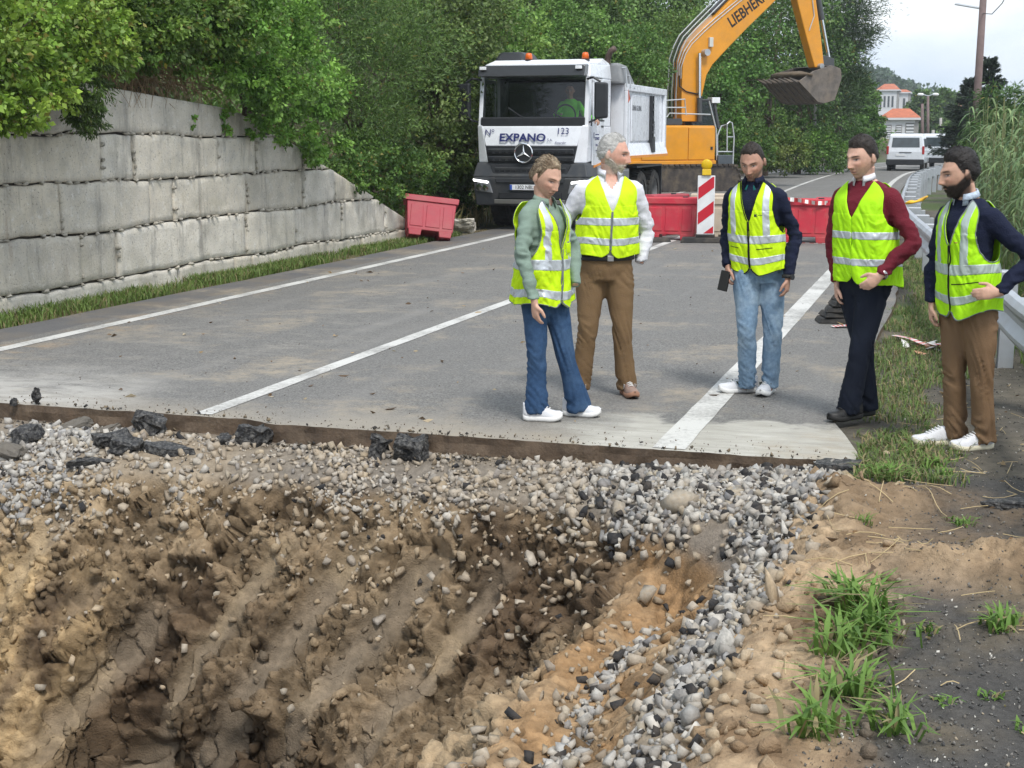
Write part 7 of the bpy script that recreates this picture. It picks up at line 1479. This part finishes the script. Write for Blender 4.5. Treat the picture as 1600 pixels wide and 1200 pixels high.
# ================================================================== PARKED VANS AND CAR
M_van = mat('white_van_paint', (.70, .74, .80), rough=.3, var=.04, coat=.4); M_vgl = mat('dark_car_glass', (.05, .065, .075), rough=.08, var=.3, vscale=3, spec=.8); M_red = mat('tail_lamp_red', (.40, .03, .03), rough=.25)
def van(name, loc, rz, label, car=False):
    root = empty(name, loc, rz); tag(root, label, 'car' if car else 'van', 'vehicles parked at the bend'); h = 1.45 if car else 1.84; Wd = .86 if car else .90; L_ = 4.2
    side = [(0, .36), (0, .95), (.04, 1.12), (.14 if not car else .5, h - .1), (.30 if not car else .9, h), (2.5, h - .01), (3.2, 1.12), (4.1, .92), (L_, .7), (L_, .36)]
    b = MB(); n = len(side); sec = lambda z: Wd * (1 if z < 1.1 else 1 - .13 * (z - 1.1) / .7); V = [(-sec(z), y, z) for y, z in side] + [(sec(z), y, z) for y, z in side]; b.add(V, [tuple(range(n)), tuple(range(2 * n - 1, n - 1, -1))] + [(i, (i + 1) % n, (i + 1) % n + n, i + n) for i in range(n)])
    bd_ = b.build('body', M_van, root, .06, 3)
    z0, z1 = 1.16, h - .20; ysl = lambda z: np.interp(z, [1.12, h - .1], [.04, .14 if not car else .5]) - .012
    MB().add([(-.68, ysl(z0), z0), (.68, ysl(z0), z0), (.64, ysl(z1), z1), (-.64, ysl(z1), z1), (-.68, ysl(z0) + .03, z0), (.68, ysl(z0) + .03, z0), (.64, ysl(z1) + .03, z1), (-.64, ysl(z1) + .03, z1)], [(0, 1, 2, 3), (4, 5, 6, 7), (0, 1, 5, 4), (1, 2, 6, 5), (2, 3, 7, 6), (3, 0, 4, 7)]).build('rear_window', M_vgl, root, .02)
    for sx in (-1, 1):
        a, c = sorted((sx * (Wd - .10), sx * (Wd + .012))); MB().box(a, c, -.015, .10, .82, 1.22 if not car else 1.0).build('tail_lamp', M_red, root, .02)
        for y0, y1 in ((.55, 1.45), (1.55, 2.6)): x = sx * (sec(1.45) + .018); x2 = sx * (sec(1.18) + .012); MB().add([(x2, y0, 1.18), (x2, y1 + .2, 1.18), (x, y1, h - .25), (x, y0 + .05, h - .25), (x2 - sx * .02, y0, 1.18), (x2 - sx * .02, y1 + .2, 1.18), (x - sx * .02, y1, h - .25), (x - sx * .02, y0 + .05, h - .25)], [(0, 1, 2, 3), (4, 5, 6, 7), (0, 1, 5, 4), (1, 2, 6, 5), (2, 3, 7, 6), (3, 0, 4, 7)]).build('side_window', M_vgl, root)
        for y in (.75, 3.35): w_ = MB().lathe([(.18, -.1), (.30, -.1), (.32, -.06), (.32, .06), (.30, .1), (.18, .1)], (sx * (Wd - .10), y, .32), 'x', 20).build('wheel', M_tyre, root); MB().lathe([(0, sx * .06), (.19, sx * .105)], (sx * (Wd - .10), y, .32), 'x', 18).build('rim', MATS['grey_rim'], w_)
        MB().box(*sorted((sx * (Wd + .02), sx * (Wd + .18))), 2.75, 2.85, 1.10, 1.30).build('mirror', M_blk, root, .03)
    MB().box(-Wd - .01, Wd + .01, -.07, .15, .30, .58).build('bumper', M_blk, root, .04); pl2 = MB().box(-.45, .0, -.022, .01, .74, .85).build('number_plate', MATS['plate_white'], root); MB().box(-.30, .30, -.03, .01, .90, .935).build('tailgate_handle', M_char, root, .01)
    return root
vn_ = van('van', (-2.55, 73.6, 0), R(-2), 'white van parked nearest on the bend'); van('van', (-1.15, 79.5, 0), R(-9), 'second white van peeking out behind the nearest one'); van('car', (.75, 86.5, 0), R(-14), 'white car beyond the two vans', True)

# ================================================================== ROADWORK BARRIERS
M_rp = mat('red_plastic', (.50, .022, .045), rough=.5, var=.10, vscale=5, dirt=(.36, .16, .13), dirt_amt=.45, dscale=4); M_wp = mat('dusty_white_plastic', (.50, .42, .33), rough=.6, var=.12, vscale=5, dirt=(.34, .26, .18), dirt_amt=.5, dscale=4); M_rp2 = mat('faded_red_plastic', (.36, .035, .055), rough=.6, var=.12, dirt=(.30, .15, .13), dirt_amt=.5)
def barrier(loc, rz, m, label, L_=.98, rx=0.0):
    root = empty('road_barrier', loc, rz); root.rotation_euler = (rx, 0, rz); tag(root, label, 'barrier', 'plastic road barriers'); h = L_ / 2; sh = MB()
    def lay(zs):   # (z, half length, half thickness)
        return [np.array([(-l, -t, z), (l, -t, z), (l, t, z), (-l, t, z)]) for z, l, t in zs]
    V, F = loft_arrays(lay([(.10, h - .07, .21), (.30, h - .055, .19), (.60, h - .035, .15), (.625, h - .03, .15)])); sh.add(V, F); body_ = sh.build('body', m, root, .018, 3)
    V, F = loft_arrays(lay([(.625, h, .175), (.72, h + .01, .165), (.735, h - .01, .145), (.715, h - .03, .12)])); MB().add(V, F).build('top_rim', m, root, .008)
    for sx in (-1, 1): V, F = loft_arrays(lay([(0, .10, .22), (.11, .115, .215)])); V = [(a + sx * (h - .20), b, c) for a, b, c in V]; MB().add(V, F).build('foot', m, root, .012)
    for x0, x1 in ((-.36, -.13), (-.09, .16), (.20, .38)):
        for sy in (-1, 1): f = lambda z: np.interp(z, [.1, .3, .6], [.21, .19, .15]) + .012; MB().hexa([(x0, sy * (f(.16) - .03), .16), (x1, sy * (f(.16) - .03), .16), (x1, sy * f(.16), .16), (x0, sy * f(.16), .16), (x0 + .01, sy * (f(.56) - .03), .56), (x1 - .01, sy * (f(.56) - .03), .56), (x1 - .01, sy * f(.56), .56), (x0 + .01, sy * f(.56), .56)]).build('raised_panel', m, root, .01)
    MB().cyl((h - .25, 0, .70), (h - .25, 0, .745), .05, None, 12).build('filler_cap', M_blk, root); return root
barrier((-4.70, 24.25, 0), R(3), M_rp, 'red plastic barrier left of the striped panel'); barrier((-3.62, 24.35, 0), R(-2), M_wp, 'dusty white plastic barrier behind the striped panel', 1.1); barrier((-2.45, 24.35, 0), R(1), M_rp, 'red plastic barrier between the two men on the road', 1.06)
barrier((-5.05, 25.4, 0), R(62), M_rp2, 'red barrier set back at an angle behind the front row', 1.0); barrier((-4.15, 25.9, 0), R(8), M_wp, 'white barrier set back behind the striped panel', 1.0); barrier((-1.86, 24.95, 0), R(4), M_rp2, 'faded red barrier end beside the guard rail', .9)
o = barrier((-8.62, 22.7, .02), R(24), M_rp2, 'faded red barrier leaning alone against the low wall end', .92, R(-20)); o.rotation_euler = (R(-20), R(7), R(26))
# striped delineator panel with flashing lamp
dl = empty('striped_panel', (-4.02, 23.75, 0), R(10)); tag(dl, 'red and white striped roadworks panel with yellow lamp', 'sign')
MB().box(-.145, .145, -.015, .015, .12, 1.12).build('panel', mat('panel_white', (.74, .75, .77), rough=.45), dl, .008)
M_rs = mat('reflective_red', (.52, .012, .03), rough=.4, var=.05)
for k in range(4):
    zc = -.12 + k * .42
    poly = [(-.13, zc), (.13, zc + .20), (.13, zc + .40), (-.13, zc + .20)]
    def clip(P, lo, hi):
        for lim, sg in ((lo, 1), (hi, -1)):
            out = []
            for i in range(len(P)):
                a, b = P[i], P[(i + 1) % len(P)]; ia, ib = (a[1] - lim) * sg >= 0, (b[1] - lim) * sg >= 0
                if ia: out.append(a)
                if ia != ib: t = (lim - a[1]) / (b[1] - a[1]); out.append((a[0] + (b[0] - a[0]) * t, lim))
            P = out
        return P
    pp = clip(poly, .155, 1.10)
    if len(pp) > 2: MB().prism(pp, 'y', -.019, -.0155).build('red_stripe', M_rs, dl)
lm_ = MB().lathe([(0, -.05), (.07, -.05), (.092, -.03), (.092, .03), (.07, .05), (0, .05)], (.0, 0, 1.30), 'y', 24).build('flashing_lamp', mat('yellow_lens', (.80, .55, .01), rough=.25, var=.1, translucent=.3), dl, smooth=True); MB().box(-.075, .075, -.05, .05, 1.125, 1.225).build('battery_box', mat('yellow_plastic', (.78, .52, .02), rough=.5), lm_, .01)
bs2 = MB(); bs2.hexa([(-.42, -.16, 0), (.42, -.16, 0), (.42, .16, 0), (-.42, .16, 0), (-.38, -.13, .09), (.38, -.13, .09), (.38, .13, .09), (-.38, .13, .09)]); bs2.box(-.16, .16, -.09, .09, .09, .14); bs2.build('rubber_base', M_tyre, dl, .015); MB().box(-.04, .04, -.02, .02, .0, .14).build('spigot', M_steel, dl)
rb = MB(); rb.hexa([(-.40, -.15, 0), (.40, -.15, 0), (.40, .15, 0), (-.40, .15, 0), (-.36, -.12, .075), (.36, -.12, .075), (.36, .12, .075), (-.36, .12, .075)]); o = rb.build('rubber_block', M_tyre, None, .015); o.location = (-4.98, 23.55, 0); o.rotation_euler = (0, 0, .5); tag(o, 'spare dark rubber foot lying before the red barrier', 'rubber base')
lbl = ['bottom rubber plate of the stack on the shoulder', 'second rubber plate of the stack, turned askew', 'third rubber plate of the stack on the shoulder', 'fourth rubber plate near the top of the stack', 'topmost rubber plate of the stack on the shoulder']
for k in range(5):
    q = MB(); w_ = .25 - .02 * k; q.hexa([(-w_, -.15, 0), (w_, -.15, 0), (w_, .15, 0), (-w_, .15, 0), (-w_ + .03, -.13, .05), (w_ - .03, -.13, .05), (w_ - .03, .13, .05), (-w_ + .03, .13, .05)]); o = q.build('rubber_plate', M_tyre, None, .01); o.location = (-1.0 + .02 * k, 13.95 + .02 * (k % 2), .003 + .053 * k); o.rotation_euler = (0, .02 * (k % 2), .25 + .12 * math.sin(k * 2.1)); tag(o, lbl[k], 'rubber base', 'stacked rubber base plates')
# warning tape
def tape(name, pts, w_, label, cols=None, cat='tape', par=None, flat=False, rep=.12):
    P = catmull(np.array(pts, float), 14 * (len(pts) - 1) + 1); mb = MB(); T = np.gradient(P, axis=0); up_ = np.array([0, 0, 1.]) if not flat else None
    for i in range(len(P) - 1):
        tw = .5 * math.sin(i * .7); off = (up_ * math.cos(tw) + np.array([0, 1, 0]) * math.sin(tw)) * w_ / 2 if not flat else np.cross(T[i], (0, 0, 1.)) / (np.linalg.norm(np.cross(T[i], (0, 0, 1.))) + 1e-9) * w_ / 2; mb.cur = i // 2 % 2; mb.add([P[i] - off, P[i + 1] - off, P[i + 1] + off, P[i] + off], [(0, 1, 2, 3)])
    o = mb.build(name, cols or [mat('tape_white', (.70, .68, .66), rough=.4), mat('tape_red', (.55, .06, .06), rough=.4)], par, fix=False); tag(o, label, cat); return o
tape('warning_tape', [(-3.1, 24.16, .74), (-2.6, 24.14, .72), (-2.2, 24.13, .67), (-1.86, 24.3, .70)], .07, 'red and white tape strung across the red barrier'); tape('warning_tape', [(-3.2, 24.0, .012), (-2.6, 23.9, .02), (-2.1, 24.0, .012), (-1.7, 23.9, .02)], .06, 'red and white tape lying under the barrier row', flat=True)
# ================================================================== GUARD RAIL
M_galv = mat('weathered_galvanised', (.48, .51, .55), metal=.45, rough=.5, var=.12, vscale=4, dirt=(.28, .25, .20), dirt_amt=.35, dscale=3)
_GP = np.array([(.75, 5.2), (.62, 8), (.45, 9.6), (.32, 11.0), (-.12, 15.3), (-.75, 22.7), (-1.0, 31), (-1.15, 40), (-.95, 47), (-.3, 54), (.9, 60), (2.6, 66), (6.5, 76)])
GP = catmull(_GP, 240)
def gz(x, y): return float(zat(np.array([x]), np.array([y]))[0])
rail = empty('guard_rail', (.45, 9.6, 0)); tag(rail, 'galvanised steel guard rail curving along the verge', 'guard rail')
wprof = [(.0, .75), (.035, .735), (.062, .70), (.062, .675), (.012, .615), (.012, .575), (.062, .515), (.062, .49), (.035, .455), (.0, .44)]
def beam(a, b):
    V = []; F = []; n = len(wprof); seg = GP[a:b + 1]
    for i, (x, y) in enumerate(seg):
        j = a + i; t = GP[min(j + 1, len(GP) - 1)] - GP[max(j - 1, 0)]; t /= np.linalg.norm(t); nr = np.array([-t[1], t[0]])
        for o, z in wprof: V.append((x + nr[0] * (o + (.004 if i == len(seg) - 1 else 0)) - .45, y + nr[1] * o - 9.6, z))
    F = [(i * n + k, i * n + k + 1, (i + 1) * n + k + 1, (i + 1) * n + k) for i in range(len(seg) - 1) for k in range(n - 1)]
    o = MB().add(V, F).build('rail_beam', M_galv, rail, smooth=False, fix=False); sm_ = o.modifiers.new('t', 'SOLIDIFY'); sm_.thickness = .004
cum = np.r_[0, np.cumsum(np.linalg.norm(np.diff(GP, axis=0), axis=1))]
ends = [int(np.argmin(np.abs(cum - s_))) for s_ in np.arange(0, cum[-1], 4.0)] + [len(GP) - 1]
for a, b in zip(ends[:-1], ends[1:]):
    if b > a: beam(a, b)
pm = MB(); pm.box(-.06, .06, -.035, .035, -.6, .70); pm.box(-.06, -.05, -.05, .05, -.6, .70); post0 = None
for s_ in np.arange(.6, cum[-1], 2.0):
    x = np.interp(s_, cum, GP[:, 0]); y = np.interp(s_, cum, GP[:, 1]); j = int(np.argmin(np.abs(cum - s_))); t = GP[min(j + 1, len(GP) - 1)] - GP[max(j - 1, 0)]; an = math.atan2(t[1], t[0]) - math.pi / 2
    if post0 is None: post0 = pm.build('rail_post', M_galv, rail, .004); o = post0; sp0 = MB().box(-.19, .0, -.07, .07, .46, .74).build('spacer', M_galv, o, .01)
    else:
        o = post0.copy(); COL.objects.link(o); c = sp0.copy(); COL.objects.link(c); c.parent = o
    nr = np.array([math.cos(an), math.sin(an)]); o.location = (x + nr[0] * .20 - .45, y + nr[1] * .20 - 9.6, 0); o.rotation_euler = (0, 0, an)
st_ = MB(); q = [(-.72, 22.4, .77), (-.66, 22.3, .79), (-.58, 22.3, .80), (-.48, 22.3, .84), (-.42, 22.2, .88)]; V_, F_ = loft_arrays(tube_rings(q, [.03, .05, .03, .06, .02], [.02, .03, .015, .02, .01], 8)); st_.add(V_, F_); o = st_.build('yellow_strap', mat('yellow_sheet', (.80, .45, .02), rough=.5, var=.2), smooth=True); tag(o, 'crumpled yellow plastic strap tied on the guard rail', 'strap')
# litter of tape on the verge
LB = np.array([gp(1440, 540, 0)[0], gp(1440, 540, 0)[1]])
tape('torn_tape', [(LB[0] - .25, LB[1] + .45, .02), (LB[0] - .1, LB[1] + .2, .03), (LB[0] + .05, LB[1], .01), (LB[0] + .2, LB[1] + .1, .02)], .06, 'torn tape strip trailing over the verge grass', flat=True)
lr = np.random.default_rng(44); lt = MB()
for k in range(16):
    a = lr.uniform(0, 6.28); c = LB + lr.normal(size=2) * np.array([.10, .14]) + np.array([.08, .0]); z = gz(*c) + .02 + .03 * lr.random(); d = np.array([math.cos(a), math.sin(a), lr.uniform(-.3, .3)]); e = np.array([-d[1], d[0], lr.uniform(-.2, .4)]); L_ = lr.uniform(.04, .12); c3 = np.array([c[0], c[1], z]); lt.cur = k % 2; lt.add([c3 - d * L_ - e * .03, c3 + d * L_ - e * .03, c3 + d * L_ + e * .03 + np.array([0, 0, .02]), c3 - d * L_ + e * .03], [(0, 1, 2, 3)])
o = lt.build('crumpled_tape', [MATS['tape_white'], mat('tape_orange', (.62, .30, .18), rough=.5)], fix=False); tag(o, 'crumpled heap of pale warning tape behind brown trousers', 'litter', kind='stuff')
q = gp(1300, 512); tape('torn_tape', [(q[0], q[1], .012), (q[0] + .12, q[1] + .05, .02), (q[0] + .25, q[1] + .02, .012)], .10, 'scrap of red and white tape beside the rubber plates', flat=True)
# dead leaves and bark on the road and verge
def litter():
    r = np.random.default_rng(46); n = 150; X = np.concatenate([r.uniform(-7.9, -.9, 110), r.uniform(-.5, .9, 40)]); Y = np.concatenate([8.2 + 14 * r.random(110) ** 1.3, 4.2 + 7 * r.random(40)]); z = np.where((X > -.55), zat(X, Y) + .02, .008); P = np.stack([X, Y, z], 1); a = r.uniform(0, 6.28, n); A = np.stack([np.cos(a), np.sin(a), r.uniform(-.05, .15, n)], 1)
    col = np.array([(.22, .13, .06), (.42, .30, .16), (.55, .45, .30), (.14, .09, .05)])[r.choice(4, n)]; size = .03 + .07 * r.random(n) ** 2
    A2 = A.copy(); o = link('fallen_leaves', leaf_mesh('fallen_leaves', P, A2, size, col, r, .16), M_leaf); tag(o, 'dry brown leaves and bark bits scattered on the road', 'leaves', kind='stuff')
litter()
def straw():
    r = np.random.default_rng(48); mb = MB()
    for k in range(170):
        x = r.uniform(-.5, 1.1); y = 4.2 + 7 * r.random() ** 1.3; a = r.uniform(0, 6.28); L_ = r.uniform(.05, .28); d = np.array([math.cos(a), math.sin(a)]); pts = []
        for u in (-.5, 0, .5): q = np.array([x, y]) + d * L_ * u; pts.append((q[0], q[1], gz(*q) + .012 + .02 * r.random()))
        v, f = loft_arrays(tube_rings(pts, .0022, None, 4, steps=4), False); mb.add(v, f)
    o = mb.build('straw', mat('dry_straw', (.46, .36, .20), rough=.9, var=.3), fix=False); tag(o, 'dry straw stalks strewn over the verge soil', 'straw', kind='stuff')
straw()
# cut timber ends and a boulder by the low wall end
o = lump('kerb_boulder', 722, 352, .12, (.55, .35, .28), (0, .05, .3), 'pale weathered boulder between the red barrier and the truck wheel', 23, M_granite); o['category'] = 'stone'; del o['group']
for k, (a, b) in enumerate((((645, 300), (672, 322)), ((640, 305), (668, 326)))):
    A_, B_ = at(*a, 24.2 + .1 * k), at(*b, 23.6); o = MB().tube([A_, (A_ + B_) / 2, B_], .022, 7).build('wooden_stake', mat('pale_timber', (.32, .25, .16), rough=.85), smooth=True); tag(o, ['thin pale stake leaning above the fallen red barrier', 'lower pale stake leaning above the fallen red barrier'][k], 'stake')
# ================================================================== POLES
M_wood = mat('creosoted_pole', (.17, .125, .12), rough=.9, var=.25, vscale=5, bump=.5, bscale=12)
def pole(px, ytop, Y, label, r=.12, lean=0.0, arm=None, name='utility_pole', m=None, cat='pole'):
    b = at(px, 240, Y); b[2] = float(ground_z(b[0], b[1])); t = at(px + lean, ytop, Y); root = empty(name, tuple(b)); tag(root, label, cat); d = t - b; MB().cyl((0, 0, -.3), tuple(d), r, r * .75, 12).build('shaft', m or M_wood, root, smooth=True); return root, b, t
root, b, t = pole(1521, -60, 45, 'tall leaning wooden utility pole on the verge', .13, 19)
a1, a2 = at(1492, 6, 45) - b, at(1533, 13, 45) - b; MB().tube([a1, (a1 + a2) / 2, a2], .035, 6).build('bracket_arm', M_steel, root); MB().tube([at(1534, 10, 45) - b, at(1532, 24, 45) - b], .05, 6).build('insulator', M_char, root)
MB().tube([tuple(at(1536, 21, 45) - b), tuple(at(1550, 22, 42) - b), tuple(at(1566, 5, 40) - b), tuple(at(1590, -40, 37) - b)], .012, 5).build('drop_wire', M_blk, root)
for i, (px, yt, Y, lb, lamp) in enumerate(((1441, 162, 115, 'thin timber pole right of the tiled house', 0), (1450, 150, 125, 'double-headed street lamp behind the vans', 1), (1470, 184, 120, 'pale concrete post behind the parked car', 0), (1458, 203, 105, 'short post beside the parked car', 0))):
    root, b, t = pole(px, yt, Y, lb, .14, 0, name='street_lamp' if lamp else 'roadside_pole', m=mat('concrete_post', (.34, .33, .31), rough=.8) if i > 1 else M_wood, cat='lamp post' if lamp else 'pole')
    if lamp:
        for sx in (-1, 1): h = t - b; MB().tube([h, h + np.array([sx * .5, 0, .15])], .05, 6).build('lamp_arm', M_steel, root); MB().add(*ellipsoid(h + np.array([sx * .6, 0, .12]), (.28, .2, .14), None, 8)).build('lamp_head', mat('lamp_bowl_white', (.75, .77, .78)), root, smooth=True)
b_ = at(1272, 262, 66); pq = at(1274, 150, 66); root = empty('roadside_pole', tuple(b_)); tag(root, 'slim grey pole at the foot of the bank under the bucket', 'pole'); MB().cyl((0, 0, -.2), tuple(pq - b_), .07, .06, 10).build('shaft', mat('concrete_post', (.34, .33, .31)), root, smooth=True)
# ================================================================== HOUSES AND FAR HILL
M_ren = mat('white_render', (.62, .63, .65), rough=.85, var=.08, vscale=.7); M_tile = mat('clay_tile', (.42, .13, .065), rough=.85, var=.25, vscale=2.5, bump=.6, bscale=6); M_wgl = mat('house_window', (.07, .08, .09), rough=.15, var=.2); M_sto = mat('grey_quoin', (.30, .29, .28), rough=.9, var=.15)
def house(px0, px1, pyb, pye, pyr, Y, name, label, m_wall, depth, wins, shut=False, zb=None, rz=0.0):
    A_, B_ = at(px0, pyb, Y), at(px1, pyb, Y); w_ = B_[0] - A_[0]; ze = at(px0, pye, Y)[2]; zr = at(px0, pyr, Y)[2]; z0 = zb if zb is not None else A_[2]; root = empty(name, (A_[0], Y, z0), rz); tag(root, label, 'house'); he = ze - z0
    wl = MB().box(0, w_, 0, depth, 0, he).build('wall', m_wall, root); rf = MB(); ov = .35; rf.add([(-ov, -ov, he), (w_ + ov, -ov, he), (w_ + ov, depth + ov, he), (-ov, depth + ov, he), (w_ * .25, depth * .5, zr - z0), (w_ * .75, depth * .5, zr - z0)], [(0, 1, 5, 4), (1, 2, 5), (2, 3, 4, 5), (3, 0, 4), (0, 3, 2, 1)]); r_ = rf.build('roof', M_tile, root); MB().box(-ov, w_ + ov, -ov - .02, depth + ov, he - .22, he - .01).build('cornice', M_ren, root)
    for (u0, u1, v0, v1) in wins:
        f = MB().box(w_ * u0 - .08, w_ * u1 + .08, -.05, .05, he * v0 - .08, he * v1 + .08).build('window', M_sto if shut else M_ren, root); MB().box(w_ * u0, w_ * u1, -.07, .02, he * v0, he * v1).build('pane', M_wgl, f)
        if shut:
            for k in range(6): z = he * (v0 + (v1 - v0) * (k + .2) / 6); MB().box(w_ * u0, w_ * u1, -.10, -.075, z, z + he * (v1 - v0) / 10).build('shutter_slat', M_ren, f)
    for x in (0, w_): MB().box(x - .18, x + .18, -.03, .3, 0, he - .23).build('quoin', M_sto, root)
    return root
house(1376, 1430, 245, 184, 169, 150, 'tiled_house', 'pale roadside house with red tiled roof and shuttered window', M_ren, 5, [(.12, .26, .45, .8), (.42, .56, .45, .8), (.70, .92, .35, .85)], True)
hz_ = MB(); hx = np.linspace(-260, 120, 150); hy = np.linspace(250, 700, 90)
def hill_z(X, Y): r_ = np.exp(-((X + 44 - (Y - 330) * .05) / 34) ** 2) * 17.5 * np.exp(-((Y - 400) / 110) ** 2) + 9 * np.exp(-((X + 10) / 80) ** 2 - ((Y - 520) / 120) ** 2); return r_ * (1 + .10 * fbm2(X, Y, .04, 71, 4)) - 3.2 + 3.2 * np.clip(fbm2(X, Y, .13, 72, 4) + .35, 0, 1) * ss(2, 9, r_)
M_hill = mat('wooded_hill', attr=True, rough=1, var=.35, vscale=.25, bump=.0)
o = link('hill', grid_mesh(hx, hy, hill_z, lambda X, Y, Z: mixc(np.broadcast_to(C(.032, .062, .024), X.shape + (3,)), C(.065, .10, .038), ss(-.3, .4, fbm2(X, Y, .2, 73, 3))), name='hill'), M_hill); tag(o, kind='structure')
def hillwood():
    r = np.random.default_rng(77); n = 40000; X = r.uniform(-110, 40, n); Y = r.uniform(270, 520, n); z = hill_z(X, Y); k = z > 1; X, Y, z = X[k], Y[k], z[k]; cd, ci = cellnoise(X, Y, .17, 9); P = np.stack([X, Y, z + 3.4 * np.clip(1 - cd ** 2 * 1.6, 0, 1) * (.5 + ci)], 1); m = len(X); col = np.array((.04, .078, .028)) * (.5 + 1.0 * ci[:, None]) * (.8 + .4 * r.random((m, 1)))
    o = link('hillside_wood', leaf_mesh('hillside_wood', P, r.normal(size=(m, 3)) + np.array([0, -.5, .3]), .9 + .6 * r.random(m), col, r, .4), M_leaf); tag(o, 'far wooded hillside fading blue beyond the houses', 'wood', kind='stuff')
hillwood()
p_ = at(1372, 160, 265)
house(1371, 1402, 166, 140, 130, 265, 'hillside_house', 'white two-storey house with orange roof on the hillside', M_ren, 8, [(.1, .2, .6, .85), (.3, .4, .6, .85), (.5, .6, .6, .85), (.7, .8, .6, .85), (.1, .2, .15, .4), (.3, .4, .15, .4), (.5, .6, .15, .4), (.7, .8, .15, .4)], zb=2.0)
house(1396, 1420, 166, 144, 139, 270, 'hillside_house', 'lower orange-roofed wing beside the white hillside house', M_ren, 7, [(.2, .35, .6, .85), (.6, .75, .6, .85)], zb=2.0)
house(1478, 1500, 190, 166, 160, 240, 'village_house', 'small cream house glimpsed behind the cedar', mat('cream_render', (.55, .47, .36), rough=.85), 6, [(.2, .35, .4, .7), (.6, .75, .4, .7)], zb=0.0)
house(1484, 1512, 205, 180, 173, 200, 'village_house', 'low tan house lower down by the cedar trunk', MATS['cream_render'], 6, [(.2, .35, .4, .7), (.6, .75, .4, .7)], zb=0.0)
# ================================================================== AIR
hm = bpy.data.materials.new('haze_air'); hm.use_nodes = True; t = hm.node_tree; t.nodes.clear()
pv = N('ShaderNodeVolumePrincipled', t); pv.inputs['Color'].default_value = (.86, .93, 1, 1); pv.inputs['Density'].default_value = .0005; pv.inputs['Anisotropy'].default_value = .2
ho = N('ShaderNodeOutputMaterial', t); t.links.new(pv.outputs[0], ho.inputs['Volume'])
hz2 = MB().box(-395, 395, -75, 790, -6, 29).build('haze', hm); tag(hz2, 'thin pale air haze over the whole valley', 'haze', kind='stuff')
